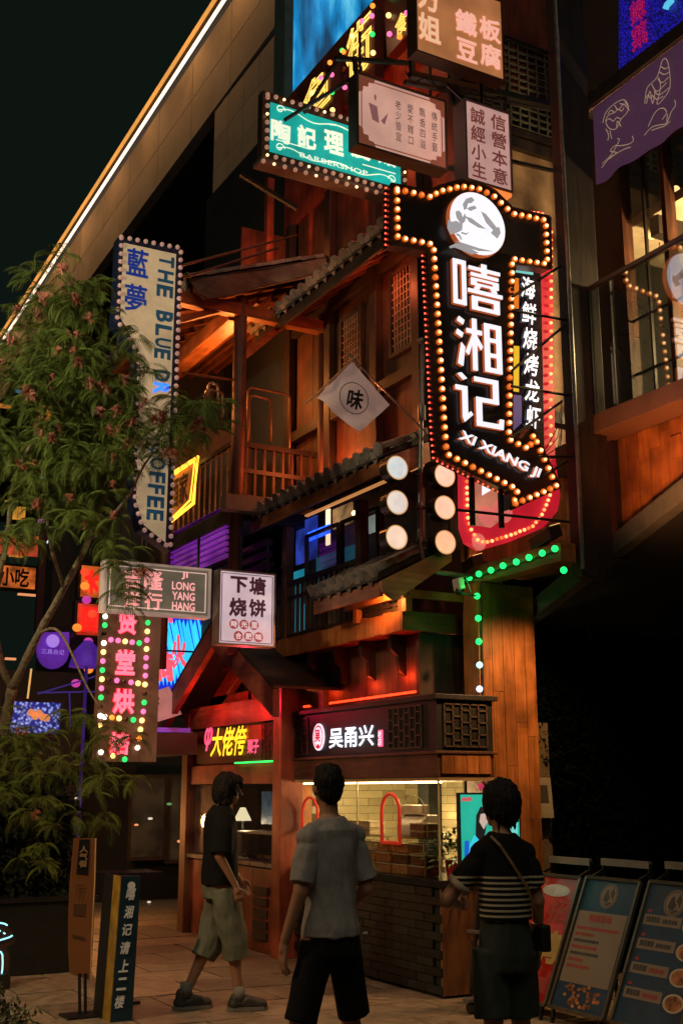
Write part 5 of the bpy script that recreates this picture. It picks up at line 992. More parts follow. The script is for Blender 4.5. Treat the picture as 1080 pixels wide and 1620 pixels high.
lamp('string_glow', 'POINT', P(764, 985, 'y', 8.15), .9, (.03, 1, .15), size=.04); lamp('string_glow', 'POINT', P(752, 925, 'y', 8.1), .7, (.03, 1, .15), size=.04); lamp('string_glow', 'POINT', P(750, 1075, 'y', 8.15), .25, (.15, .5, 1), size=.04)

# ================================================================ STANDS, TV, NOTICE
tv = thing('television', 'upright flat screen television showing a person in blue on a teal background', 'television', (5.55, 7.72, 1.0))
a, c = P(725, 1254, 'y', 7.7), P(824, 1372, 'y', 7.7); m = MB(); m.box(a.x, c.x+.01, 7.7, 7.74, c.z, a.z); m.build('casing', BLACK, tv, bevel=.005)
m = MB(); m.box(a.x+.015, c.x-.01, 7.694, 7.70, c.z+.02, a.z-.015); m.build('screen', glow('teal_screen', (.02,.42,.30), .95, mottled=.2, scale=2), tv)
def tvs(nm, pl, m_, dy=0): mb = MB(); mb.prism([P(u, v, 'y', 7.690-dy) for u, v in pl], (0, .003, 0)); mb.build(nm, m_, tv)
tvs('figure_body', [(738,1368),(742,1340),(750,1322),(764,1316),(778,1330),(786,1345),(784,1358),(768,1352),(762,1368)], glow('screen_cyan', (.04,.55,.75), 1.0))
tvs('chair', [(734,1368),(735,1330),(741,1330),(744,1368)], glow('screen_blue', (.01,.10,.55), 1.0))
tvs('figure_hair', [(752,1322),(753,1290),(760,1276),(772,1280),(770,1300),(766,1324),(762,1334)], glow('screen_dark', (.02,.02,.02), .5), .004)
tvs('figure_face', [(758,1300),(760,1288),(770,1286),(771,1300),(765,1312)], glow('screen_skin', (.55,.42,.36), .9), .008)
tvs('bright_side', [(800,1258),(818,1258),(818,1330),(803,1330)], glow('screen_light', (.15,.6,.6), 1.0))
tvs('caption', [(730,1262),(746,1261),(746,1267),(730,1268)], glow('screen_red', (.6,.12,.12), .8), .004)
m = MB(); m.beam((5.35, 7.74, .12), (5.47, 7.74, 1.02), .035, .03, up=(0,1,0)); m.beam((5.75, 7.74, .12), (5.63, 7.74, 1.02), .035, .03, up=(0,1,0)); m.build('leg', BLKM, tv)
m = MB(); m.box(5.22, 5.9, 7.60, 7.68, .085, .115); m.build('foot', GREYM, tv, bevel=.01); m = MB(); m.box(5.36, 5.52, 7.66, 7.8, .55, .57); m.build('shelf', GREYM, tv)
for x in (5.27, 5.85): m = MB(); m.cyl((x-.02, 7.64, .04), (.04, 0, 0), .038, 14); m.build('wheel', BLACK, tv, smooth=False)
m = MB(); a, c = P(750, 1488, 'y', 7.95), P(768, 1560, 'y', 7.95)
bk = thing('brochure_rack', 'small orange and red brochures in a rack behind the television stand', 'rack', (5.62, 7.95, .3)); m.box(a.x, c.x, 7.95, 8.0, c.z-.1, a.z); m.build('rack', mat('rack_dark', (.03,.02,.015), .6), bk)
for k, cc in enumerate(((.55,.18,.04), (.5,.04,.03), (.6,.35,.12))): m = MB(); m.box(a.x+.01, c.x-.01, 7.935, 7.948, a.z-.08-.1*k, a.z-.01-.1*k); m.build('brochure', mat('brochure_%s' % 'abc'[k], cc, .5), bk)
nb_ = thing('notice', 'pale paper notice with a dark photograph on the hedge wall beside the pillar', 'notice', (6.7, 8.56, 1.4))
q = [P(u, v, 'y', 8.5) for u, v in [(843,1230),(870,1230),(876,1294),(848,1294)]]; m = MB(); m.prism(q, (0, .006, 0)); m.build('paper', mat('dim_paper', (.30,.27,.20), .8), nb_)
m = MB(); m.prism([P(u, v, 'y', 8.497) for u, v in [(851,1242),(865,1242),(868,1270),(854,1270)]], (0, .002, 0)); m.build('photograph', mat('dark_print_patch', (.05,.05,.04), .7), nb_)

def board_stand(label, y0, y1, xb, xt, zb, zt, face, extra):
    T = thing('poster_stand', label, 'poster stand', ((xb+xt)/2, (y0+y1)/2, 0), 'leaning poster stands'); d = Vector((xt-xb, 0, zt-zb)); nrm = Vector((-d.z, 0, d.x)).normalized()
    def at(u, v, o=0): return Vector((xb, y1, zb))+Vector((0, y0-y1, 0))*u+d*v+nrm*o       # u from the left edge, v from the bottom
    m = MB(); m.prism([at(0,0), at(1,0), at(1,1), at(0,1)], -nrm*.02); m.build('board', face, T)
    for p, q in (((0,0),(1,0)), ((0,1),(1,1)), ((0,0),(0,1)), ((1,0),(1,1))): m = MB(); m.beam(at(*p, .008), at(*q, .008), .022, .022); m.build('frame', mat('champagne_frame', (.13,.115,.08), .35, metal=.5), T)
    tp = at(0,1); m = MB(); m.beam((xt+.12, y1-.03, zt+.11), (xt+.12, y0+.03, zt+.11), .03, .05); m.build('top_bar', mat('pale_bar', (.17,.15,.12), .5), T)
    for y in (y0+.04, y1-.04): m = MB(); m.beam((xt+.12, y, zt+.12), (xt+.20, y, 0), .022, .022); m.beam((xt+.12, y, zt+.05), (xt, y, zt), .02, .02); m.beam((xb, y, zb), (xb-.02, y, 0), .022, .022); m.build('leg', BLKM, T)
    extra(T, at); return T
def patch(T, at, u0, v0, u1, v1, m_, nm='print', o=.001): mb = MB(); mb.prism([at(u0,v0,o), at(u1,v0,o), at(u1,v1,o), at(u0,v1,o)], at(0,0,.0008)-at(0,0)); return mb.build(nm, m_, T)
def ptxt(T, at, t, u0, v0, u1, v1, m_, **k): o = at(u0, v0); n = at(0,0,1)-at(0,0); return letters(t, o, at(u1,v0)-o, at(u0,v1)-o, n, m_, T, lift=.003, thick=.003, **k)
def oval(T, at, uc, vc, ru, rv, m_, nm='logo', o=.0025, hole=0): mb = MB(); mb.disc(at(uc, vc, o), at(ru, 0)-at(0, 0), at(0, rv)-at(0, 0), 28, hole); return mb.build(nm, m_, T)
PAP = mat('poster_cream', (.17,.135,.10), .6, var=.08); PRED = mat('poster_red_ink', (.24,.03,.02), .6); PDRK = mat('poster_dark_ink', (.03,.03,.03), .6); PYEL = mat('poster_gold_ink', (.36,.25,.08), .5)
FOOD = mat('food_photo', (.30,.12,.04), .4, var=.95, scale=16)
def e1(T, at):
    ptxt(T, at, '招', .50, .62, .95, .82, PRED, bold=.04); ptxt(T, at, '聘', .42, .30, .98, .56, PYEL, bold=.05)
    patch(T, at, .72, .70, .96, .73, PAP); oval(T, at, .55, .88, .3, .05, mat('painted_glare', (.30,.32,.33), .3, var=.5)); patch(T, at, .1, .08, .9, .2, PRED)  # the pale oval is a glare painted onto the red poster
def bars(T, at, u0, u1, v, h, m_, k=6):
    mb = MB(); u = u0
    while u < u1:
        w__ = random.uniform(.02, .05); mb.prism([at(u, v, .0025), at(min(u+w__, u1), v, .0025), at(min(u+w__, u1), v+h, .0025), at(u, v+h, .0025)], at(0,0,.0006)-at(0,0)); u += w__+.008
    mb.build('print', m_, T)
def logo(T, at, uc, vc):
    oval(T, at, uc, vc, .16, .095, PAP); oval(T, at, uc, vc, .145, .086, PDRK, o=.0035, hole=.93)
    mb = MB()
    for pl in ([(-.09,-.03),(-.06,.04),(-.02,.05),(.0,.01),(.03,-.01),(.0,-.05),(-.05,-.05)], [(.02,.02),(.06,.065),(.10,.03),(.09,-.03),(.05,.0)], [(-.10,-.045),(-.03,-.06),(.05,-.045),(.08,-.055),(.0,-.075)]): mb.prism([at(uc+a, vc+b, .004) for a, b in pl], at(0,0,.0006)-at(0,0))
    mb.build('motif', PDRK, T)
def e2(T, at):
    patch(T, at, .03, .20, .93, .74, PAP); logo(T, at, .5, .87); ptxt(T, at, '特惠活动', .25, .66, .68, .72, PRED, bold=.04)
    for k, (u1, m_) in enumerate(((.86, PRED), (.42, PRED), (.55, PDRK), (.55, PRED), (.6, PDRK), (.36, PRED), (.5, PRED))): bars(T, at, .08, u1, .60-k*.048, .022, m_)
    mb = MB()
    for k in range(46): a = random.uniform(0, 2*PI); r = random.random()**.5; p = at(.5+.36*r*math.cos(a), .12+.085*r*math.sin(a), .003); mb.disc(p, at(.035,0)-at(0,0), at(0,.014)-at(0,0), 6)
    mb.build('food_picture', FOOD, T)['kind'] = 'stuff'
def e3(T, at):
    logo(T, at, .45, .86)
    for k in range(4):
        v = .69-k*.17; patch(T, at, .05, v, .62, v+.075, PAP); bars(T, at, .09, .30, v+.02, .04, PDRK); bars(T, at, .34, .56, v+.02, .03, PDRK if k < 2 else PRED); oval(T, at, .80, v+.02, .15, .062, mat('plate_print', (.40,.34,.24), .4)); oval(T, at, .80, v+.02, .12, .05, FOOD, o=.0035)
        patch(T, at, .08, v+.09, .14, v+.11, PRED)
BLUEP = mat('poster_blue', (.006,.032,.070), .5, var=.4, scale=3); REDP = mat('poster_red', (.30,.016,.012), .18, var=.4, scale=4, coat=.4)
board_stand('red leaning recruitment poster with gold character, nearest the pillar', 7.18, 7.72, 5.60, 5.98, .1, .96, REDP, e1)
board_stand('leaning poster with a cream notice panel on blue, between the red poster and the menu', 6.56, 7.13, 5.60, 6.0, .1, .97, BLUEP, e2)
board_stand('blue leaning menu board with dish pictures at the right edge', 5.86, 6.48, 5.60, 6.02, .1, .98, BLUEP, e3)

# street stands on the left
os_ = thing('banner_stand', 'slim orange roll banner on two thin black legs', 'banner stand', P(130, 1610, 'z', 0))
g0 = P(130, 1608, 'z', 0); yb = g0.y
def OB(u, v): return P(u, v, 'y', yb)
m = MB(); L_ = [(118,1326),(111,1400),(109,1460),(109,1500),(111,1540)]; R_ = [(151,1326),(149,1400),(146,1460),(144,1500),(143,1550)]
vs = [OB(*p) for p in L_]+[OB(*p) for p in R_]; bk_ = [v+Vector((0, .012, 0)) for v in vs]; m.add(vs+bk_, [(i, i+1, i+6, i+5) for i in range(4)]+[(i+10, i+15, i+16, i+11) for i in range(4)]+[(i, i+10, i+11, i+1) for i in range(4)]+[(i+5, i+6, i+16, i+15) for i in range(4)]+[(0,5,15,10), (4,14,19,9)])
m.build('panel', mat('orange_banner', (.26,.10,.035), .55, var=.15, scale=3), os_)
m = MB(); m.tube([OB(*p)+Vector((.004,-.004,0)) for p in R_], .005, 6); m.build('edge', mat('pale_edge', (.6,.4,.2), .4), os_)
m = MB(); m.prism([OB(126,1328)+Vector((0,-.004,0)), OB(142,1328)+Vector((0,-.004,0)), OB(139,1384)+Vector((0,-.004,0)), OB(121,1382)+Vector((0,-.004,0))], (0,.002,0)); m.build('black_patch', BLACK, os_)
pxY('人气餐', 125, 1338, 139, 1372, yb-.006, mat('sign_tan_ink', (.45,.28,.15), .6), os_, vert=True, bold=.02, thick=.003)
INK = mat('faded_black_ink', (.10,.045,.02), .6); pxY('厅', 120, 1400, 132, 1420, yb-.004, INK, os_, thick=.003); m = MB(); m.prism([OB(117,1430)+Vector((0,-.003,0)), OB(136,1430)+Vector((0,-.003,0)), OB(134,1450)+Vector((0,-.003,0)), OB(116,1448)+Vector((0,-.003,0))], (0,.002,0)); m.build('print_block', INK, os_); m = MB(); m.prism([OB(115,1478)+Vector((0,-.003,0)), OB(134,1483)+Vector((0,-.003,0)), OB(134,1488)+Vector((0,-.003,0)), OB(115,1483)+Vector((0,-.003,0))], (0,.002,0)); m.build('print_block', INK, os_)
for u in (126, 135): a, b = OB(u, 1540), OB(u, 1618); m = MB(); m.tube([a, Vector((b.x, b.y, 0))], .012, 8); m.build('leg', BLKM, os_)
m = MB(); a = OB(130, 1612); m.box(a.x-.14, a.x+.14, yb-.12, yb+.12, 0, .015); m.build('base', BLKM, os_)
bz = thing('guide_stand', 'tall dark blue column stand with white vertical brush writing and a yellow side', 'sign stand', P(190, 1615, 'z', 0)); yb2 = P(190, 1617, 'z', 0).y
def GB2(u, v): return P(u, v, 'y', yb2)
q = [GB2(193,1386), GB2(223,1386), GB2(209,1618), GB2(175,1618)]; m = MB(); m.prism(q, (0, .05, 0)); m.build('panel', mat('deep_blue_panel', (.006,.032,.055), .4, var=.2), bz)
sv = Vector((-.02, .28, 0)); m = MB(); m.prism([q[0]+Vector((-.008,0,0)), q[3]+Vector((-.008,0,0)), q[3]+sv*.55, q[0]+sv*.55], (.006, 0, 0)); m.build('side_panel', mat('yellow_side', (.32,.20,.03), .5, var=.5, scale=9), bz)
m = MB(); m.prism([q[0]+sv*.56, q[3]+sv*.56, q[3]+sv*1.2, q[0]+sv*1.2], (.01, 0, 0)); m.build('side_panel', BLACK, bz)
chars = '嘻湘记请上二楼'; PEN = mat('white_brush_ink', (.50,.47,.38), .5, emit=(.10,.09,.07), es=.6)
for k, ch in enumerate(chars): v = 1414+k*28.5; cxp = 207-k*3.0; pxY(ch, cxp-8, v-10, cxp+8, v+10, yb2-.002, PEN, bz, bold=.03, shear=.2, thick=.003, name='character')
s = MB(); s.disc(GB2(208, 1401)+Vector((0,-.004,0)), (.03,0,0), (0,0,.028), 16); s.build('logo', PEN, bz)
tbt = thing('menu_table', 'thin dark table top on a post behind the blue stand', 'table', (2.75, 9.3, 0)); a, c = P(155, 1380, 'y', 9.3), P(245, 1380, 'y', 9.3); m = MB(); m.box(a.x, c.x, 9.1, 9.5, a.z-.02, a.z); m.build('table_top', mat('glossy_black_top', (.02,.015,.02), .15, var=.2), tbt); m = MB(); m.box((a.x+c.x)/2-.03, (a.x+c.x)/2+.03, 9.28, 9.34, 0, a.z-.02); m.box((a.x+c.x)/2-.12, (a.x+c.x)/2+.12, 9.2, 9.42, 0, .02); m.build('post', BLKM, tbt)
# street lamp added out of view to light the pavement and the tree
sl = thing('added_lamp', 'added unseen black street lamp left of the picture, lighting pavement and tree', 'street lamp', (-2.6, 7.2, 0))
m = MB(); m.tube([(-2.6, 7.2, 0), (-2.6, 7.2, 5.4)], [.07, .045], 12); m.build('pole', BLKM, sl); m = MB(); m.tube([(-2.6, 7.2, 5.3), (-2.3, 7.2, 5.6), (-1.9, 7.2, 5.62)], .03, 8); m.build('arm', BLKM, sl)
m = MB(); m.tube([(-1.9, 7.2, 5.66), (-1.9, 7.2, 5.52)], [.08, .24], 18); m.build('lamp_shade', BLKM, sl); m = MB(); m.ell((-1.9, 7.2, 5.49), .06, 14, 10); m.build('globe', glow('added_lamp_globe', (1, .72, .38), 1.0), sl, smooth=True)
lamp('added_lamp_light', 'SPOT', (-1.9, 7.2, 5.33), 900, (1, .62, .30), to=(2.8, 8.6, 0), size=.12, spot=75, blend=.9); lamp('added_lamp_light', 'SPOT', (-1.9, 7.2, 5.36), 1150, (1, .84, .52), to=(2.0, 9.6, 5.0), size=.12, spot=58, blend=.9)
# planter and hedge
plt = thing('planter', 'long matt black planter box in front of the dark hedge', 'planter', (2.6, 11.4, 0)); m = MB(); m.box(1.6, 3.46, 11.06, 11.9, 0, .62); m.build('box', mat('planter_black', (.006,.008,.007), .5, var=.3), plt, bevel=.01); m = MB(); m.box(1.57, 3.49, 11.03, 11.93, .62, .655); m.build('rim', BLKM, plt)
def leaf_cloud(boxes, n, sz, seed, thin=.35, up=0):
    rg = np.random.default_rng(seed); V = []; 
    tot = sum(b[6] for b in boxes); out = []
    for b in boxes:
        k = int(n*b[6]/tot); c = rg.uniform([b[0], b[2], b[4]], [b[1], b[3], b[5]], (k, 3)); d = rg.normal(size=(k, 3)); d[:, 2] += up; d /= np.linalg.norm(d, axis=1)[:, None]; e = np.cross(d, rg.normal(size=(k, 3))); e /= np.linalg.norm(e, axis=1)[:, None]
        s = sz*rg.uniform(.6, 1.4, (k, 1)); out.append(np.stack([c-d*s, c+e*s*thin, c+d*s, c-e*s*thin], 1))
    A = np.concatenate(out).reshape(-1, 3); return A
def raw_mesh(name, A, m_, parent=None, org=(0,0,0)):
    A = A-np.array(org); n = len(A)//4; me = bpy.data.meshes.new(name); me.vertices.add(len(A)); me.vertices.foreach_set('co', A.ravel().astype(np.float32)); me.loops.add(len(A)); me.polygons.add(n)
    me.loops.foreach_set('vertex_index', np.arange(len(A), dtype=np.int32)); me.polygons.foreach_set('loop_start', np.arange(0, len(A), 4, dtype=np.int32)); me.polygons.foreach_set('loop_total', np.full(n, 4, dtype=np.int32)); me.materials.append(m_); me.update(); me.validate()
    o = bpy.data.objects.new(name, me); COL.objects.link(o)
    if parent: o.parent = parent
    return o
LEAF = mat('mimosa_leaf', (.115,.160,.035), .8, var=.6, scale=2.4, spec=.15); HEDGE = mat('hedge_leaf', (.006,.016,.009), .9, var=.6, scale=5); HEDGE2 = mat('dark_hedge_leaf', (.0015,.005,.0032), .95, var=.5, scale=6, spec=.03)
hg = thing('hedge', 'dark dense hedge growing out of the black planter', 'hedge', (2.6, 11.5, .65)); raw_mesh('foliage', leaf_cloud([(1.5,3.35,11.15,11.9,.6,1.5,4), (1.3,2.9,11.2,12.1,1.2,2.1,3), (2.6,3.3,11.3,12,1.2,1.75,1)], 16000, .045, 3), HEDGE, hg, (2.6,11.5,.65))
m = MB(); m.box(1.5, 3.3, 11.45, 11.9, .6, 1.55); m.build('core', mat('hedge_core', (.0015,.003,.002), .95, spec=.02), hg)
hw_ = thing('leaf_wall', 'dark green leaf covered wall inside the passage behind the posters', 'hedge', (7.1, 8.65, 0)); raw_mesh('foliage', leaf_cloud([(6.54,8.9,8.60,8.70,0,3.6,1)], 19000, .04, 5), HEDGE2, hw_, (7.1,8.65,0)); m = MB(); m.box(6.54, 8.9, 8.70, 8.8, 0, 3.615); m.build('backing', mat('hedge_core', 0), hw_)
sh_ = thing('low_shrub', 'low dark shrub at the bottom left corner of the pavement', 'shrub', P(20, 1615, 'z', 0)); o_ = P(-10, 1640, 'z', 0); raw_mesh('foliage', leaf_cloud([(o_.x-.45,o_.x+.22,o_.y-.5,o_.y+.35,.0,.20,1), (o_.x-.5,o_.x+.02,o_.y-.3,o_.y+.35,.15,.36,1)], 2600, .028, 9), mat('shrub_leaf', (.06,.07,.035), .5, var=.6, scale=8), sh_, tuple(P(20, 1615, 'z', 0)))
ns_ = thing('neon_figure', 'cyan outlined neon shape on a dark board at the left edge', 'sign', P(0, 1550, 'z', 0)); yn = P(0, 1552, 'z', 0).y-.35
NU = lambda u, v: P(u/6.75, 1380+v/6.75, 'y', yn)
m = MB(); m.prism([NU(u, v) for u, v in [(-260,520),(0,525),(90,560),(130,630),(175,710),(150,760),(70,800),(100,860),(110,960),(90,1110),(-260,1110)]], (0, .03, 0)); m.build('board', mat('brownish_acrylic', (.06,.028,.022), .2), ns_)
CY = glow('pale_cyan_neon', (.30,.85,.90), 1.8)
for pl in ([(-120,600),(-60,545),(10,540),(50,548),(78,565)], [(-100,725),(0,722),(60,705),(105,690),(132,672)], [(-30,840),(10,850),(25,880),(28,960),(24,1040),(16,1082)], [(36,645),(55,655)], [(-8,618),(4,628)]): m = MB(); m.tube([NU(u, v)+Vector((0,-.015,0)) for u, v in pl], .006, 6); m.build('tube', CY, ns_)
m = MB(); q = NU(60, 1100); m.box(q.x-.5, q.x+.02, yn-.1, yn+.1, 0, q.z+.02); m.build('base', BLACK, ns_)

# ================================================================ BACKGROUND STREET
bb_ = thing('far_building', 'dark building at the end of the street with lit shop signs', 'building', (2, 24, 0))
m = MB(); m.box(-8, 4.9, 23.5, 24, 0, 9.2); m.build('wall', mat('dark_far_wall', (.02,.018,.015), .85), bb_)
m = MB(); m.box(-8, 4.9, 22.9, 23.5, 4.6, 4.75); m.box(-8, 4.9, 23.0, 23.5, 7.2, 7.32); m.build('ledge', mat('far_ledge', (.06,.035,.02), .7), bb_)
def FB(l, t, r, b, y, m_, nm='panel', root=None, d=.1): a, c = P(l, t, 'y', y), P(r, b, 'y', y); q = MB(); q.box(a.x, c.x, y, y+d, c.z, a.z); return q.build(nm, m_, root or bb_)
for k, (l, t, r, b) in enumerate(((100,690,165,760),(40,730,60,742),(172,740,200,800),(120,880,150,900),(150,640,172,690),(60,640,82,668),(20,800,40,822))): FB(l, t, r, b, 23.4, glow('amber_far_window', (.55,.24,.03), .75, mottled=.6, scale=2), 'window')
for l, t, r, b in ((40,742,72,750),(112,775,130,778),(186,688,196,693),(30,938,60,943),(70,930,80,933),(10,1040,26,1044),(18,1218,38,1226),(90,1266,104,1269)): FB(l, t, r, b, 22.8, glow('small_shop_light', (.8,.3,.12), 1.0), 'light')
for k in range(11): FB(58+k*9, 1004+k*2-40 if False else 1062, 60+k*9, 1100, 21, mat('gold_bar', (.3,.16,.05), .4, emit=(.4,.18,.04), es=.4) if k in (0, 3) else DARKVOID, 'bar')
def far_sign(nm, label, l, t, r, b, y, face, cat='sign', text=None, tm=None, grp=None, **k):
    T = thing(nm, label, cat, P((l+r)/2, b, 'y', y), grp); FB(l, t, r, b, y, face, 'panel', T)
    a, c = P(l, t, 'y', y), P(r, b, 'y', y); q = MB(); frameY(q, a.x-.03, c.x+.03, c.z-.03, a.z+.03, y-.03, y+.12, .04); q.build('frame', DARKZ, T)
    if text: pxY(text, l+(r-l)*.14, t+(b-t)*.14, r-(r-l)*.14, b-(b-t)*.14, y-.03, tm, T, **k)
    return T
ORL = glow('orange_far_light', (.55,.12,.02), .8, mottled=.95, scale=4); REDL = glow('red_far_letter', (.75,.015,.01), 1.1); WHN = glow('white_far_neon', (.65,.9,.95), 1.6)
far_sign('lit_shop_sign', 'wide orange lit shop sign seen through the tree at the far left', -10, 892, 56, 934, 20, ORL, text='小吃', tm=mat('dark_far_letter', (.05,.01,.005), .5), bold=.03)
far_sign('lit_shop_sign', 'orange sign with a red upright character left of the grey neon sign', 128, 893, 162, 948, 17, ORL, text='木', tm=REDL, bold=.08)
far_sign('lit_shop_sign', 'red glowing square sign with a character left of the bakery sign', 122, 953, 166, 1008, 17, glow('red_far_light', (.50,.035,.012), .8, mottled=.95, scale=4), text='回', tm=REDL, bold=.06)
wn = thing('white_neon_sign', 'column of three white outlined neon shapes behind the tree trunk', 'sign', P(90, 990, 'y', 18)); FB(66, 835, 116, 1000, 18.05, mat('plum_board', (.05,.015,.03), .5), 'board', wn)
for t, l, tp, rr, b in (('小', 74, 840, 100, 868), ('龙', 72, 912, 104, 944), ('虾', 76, 960, 108, 996)): pxY(t, l, tp, rr, b, 18.0, WHN, wn, outline=.05, thick=.03)
pe = thing('round_pendant_sign', 'violet rounded pendant sign with a pale round emblem', 'sign', P(85, 1058, 'y', 17.5)); m = MB(); cc = P(85, 1022, 'y', 17.5); rx = (P(112, 1022, 'y', 17.5).x-cc.x); m.prism([P(60,1000,'y',17.5), P(110,1000,'y',17.5)]+[P(85+25*math.cos(a*PI/10), 1030+28*math.sin(a*PI/10), 'y', 17.5) for a in range(0, 11)], (0, .08, 0)); m.build('panel', glow('violet_panel_light', (.10,.02,.30), .8, mottled=.3), pe)
PVL = glow('pale_violet_print', (.32,.18,.70), 1.0); m = MB(); m.disc(P(84, 1014, 'y', 17.45), (.10,0,0), (0,0,.10), 20); m.build('emblem', PVL, pe); pxY('三真合记', 66, 1027, 102, 1035, 17.45, PVL, pe, thick=.01)
pr = thing('violet_parasol', 'violet lit parasol shape beside the pendant sign', 'parasol', P(138, 1090, 'y', 16.5)); m = MB(); q = P(138, 1040, 'y', 16.5); m.tube([q+Vector((0,0,-.14)), q+Vector((0,0,.08)), q+Vector((0,0,.24))], [.26, .20, .05], 12); m.build('canopy', glow('violet_cloth_light', (.07,.015,.28), .7, mottled=.3), pr); m = MB(); m.tube([q+Vector((0,0,-.14)), (q.x, q.y, 0)], .025, 6); m.build('pole', glow('violet_pole_light', (.03,.01,.14), .6), pr)
vr = thing('violet_railing', 'thin violet lit railing wires crossing in front of the far shops', 'railing', P(100, 1110, 'y', 17))
for (l, t, r, b) in ((60,1098,165,1066),(60,1096,160,1094),(110,1094,112,1150),(135,1070,136,1140)): m = MB(); m.tube([P(l,t,'y',16.8), P(r,b,'y',16.8)], .012, 5); m.build('rail', glow('violet_rail_light', (.03,.02,.18), .7), vr)
m = MB(); m.tube([P(50,1058,'y',16.6), P(44,1106,'y',16.6)], .014, 6); m.build('rail', glow('gold_pole_light', (.7,.4,.12), .9), vr)
bf = far_sign('blue_led_panel', 'low speckled blue LED panel at the left behind the branches', 12, 1108, 95, 1162, 15.0, led('led_speckle', (.45,.50,1.0), (.01,.02,.22), 26), cat='screen')
m = MB()
for k in range(5): q = P(50+k*6, 1132+random.uniform(-6, 6), 'y', 14.96); m.disc(q, (.05,0,0), (0,0,.05), 7)
m.build('orange_spot', glow('orange_far_spot', (.7,.25,.08), .8), bf)
rb = random.Random(21)
for k in range(16):
    u_ = rb.uniform(-10, 150); v_ = rb.uniform(600, 1000); w_ = rb.uniform(6, 30); h_ = rb.uniform(3, 8)
    FB(u_, v_, u_+w_, v_+h_, 23.35-.01*k, glow('far_glow_%d' % (k % 5), [(.60,.22,.03), (.75,.10,.02), (.45,.28,.05), (.30,.03,.30), (.05,.20,.35)][k % 5], .8, mottled=.8, scale=3), 'window')
for k, (u_, v_, u2, v2) in enumerate(((96,690,168,762),(104,770,160,838),(-10,842,60,880),(64,872,118,888),(110,846,165,890))): FB(u_, v_, u2, v2, 22.7-.02*k, glow('far_shop_%d' % (k % 3), [(.55,.30,.03), (.62,.11,.015), (.50,.05,.02)][k % 3], .75, mottled=.9, scale=1.6), 'shop_window')
for k in range(9): q = P(118+rb.uniform(-6, 40), 905+k*22, 'y', 16.9); m = MB(); m.ell(q, (.07, .07, .06), 12, 8); T = m.build('paper_lantern', glow('lantern_%s' % 'abc'[k % 3], [(.8,.06,.02), (.85,.25,.03), (.45,.04,.30)][k % 3], 1.1), None, smooth=True); tag(T, '%s paper lantern, %s from the top of the string behind the bakery sign' % (('red', 'orange', 'violet')[k % 3], ('first', 'second', 'third', 'fourth', 'fifth', 'sixth', 'seventh', 'eighth', 'ninth')[k]), 'lantern', 'lantern string in the far street')
# things under the street trees in the dark middle distance
m = MB(); m.box(3.4, 5.1, 17.2, 17.5, 0, 3.3); tb2 = thing('dark_shopfront', 'unlit shopfront in the shadows left of the chestnut kiosk', 'building', (4.2, 17.2, 0)); m.build('wall', mat('dark_far_wall', 0), tb2)
for (u_, v_, rr, m_) in ((238,1295,.018,glow('small_pale_light', (.7,.6,.45), 1.0)), (285,1331,.022,glow('small_shop_light', 0)), (236,1427,.014,glow('small_pale_light', 0)), (122,1263,.016,glow('small_pale_light', 0)), (268,1272,.02,glow('dim_green_light', (.12,.3,.1), .8)), (216,1305,.016,glow('small_shop_light', 0))): q = P(u_, v_, 'y', 17.05); m = MB(); m.ell(q, (rr*2.2, rr, rr), 10, 6); m.build('light', m_, tb2, smooth=True)
for (l, t, r, b) in ((205,1225,262,1360), (266,1225,300,1365)):
    a, c = P(l, t, 'y', 17.15), P(r, b, 'y', 17.15); m = MB(); frameY(m, a.x, c.x, c.z, a.z, 17.12, 17.2, .05); wf = m.build('window', mat('dark_window_frame', (.04,.025,.015), .6), tb2); m = MB(); m.box(a.x+.05, c.x-.05, 17.16, 17.17, c.z+.05, a.z-.05); m.build('pane', glow('dim_shop_interior', (.022,.012,.005), .7, mottled=.95, scale=2.5, base=(.02,.02,.02)), wf)
hb2 = thing('low_hedge', 'low clipped hedge in front of the unlit shopfront', 'hedge', (4.4, 16.6, 0)); raw_mesh('foliage', leaf_cloud([(3.2,5.0,16.3,16.9,0,.42,1)], 2500, .06, 15), HEDGE, hb2, (4.4,16.6,0))
lamp('far_path_lamp', 'POINT', (4.4, 15.0, 1.2), 70, (1, .38, .10), size=.1)
m = MB(); a, c = P(206, 1195, 'y', 15), P(300, 1178, 'y', 15); m.beam(a, c, .04, .03); m.build('lit_beam', glow('amber_beam_light', (.6,.22,.05), .9), tb2)
vs2 = thing('violet_shelf', 'violet edged awning shelf under the hanging board', 'awning', P(265, 1150, 'x', 5.0)); m = MB(); a = P(232, 1158, 'y', 13.1); m.box(a.x, a.x+.5, 13.0, 13.1, a.z, a.z+.05); m.build('edge', glow('violet_edge_light', (.10,.04,.4), .5, mottled=.7), vs2); m = MB(); m.box(a.x, 5.2, 13.0, 14.2, a.z-.25, a.z-.01); m.build('awning', mat('dark_awning', (.03,.02,.02), .8), vs2)
m = MB(); m.box(4.6, 8, 17.6, 18.3, 0, 8); m.build('wall', DARKVOID, tb2)

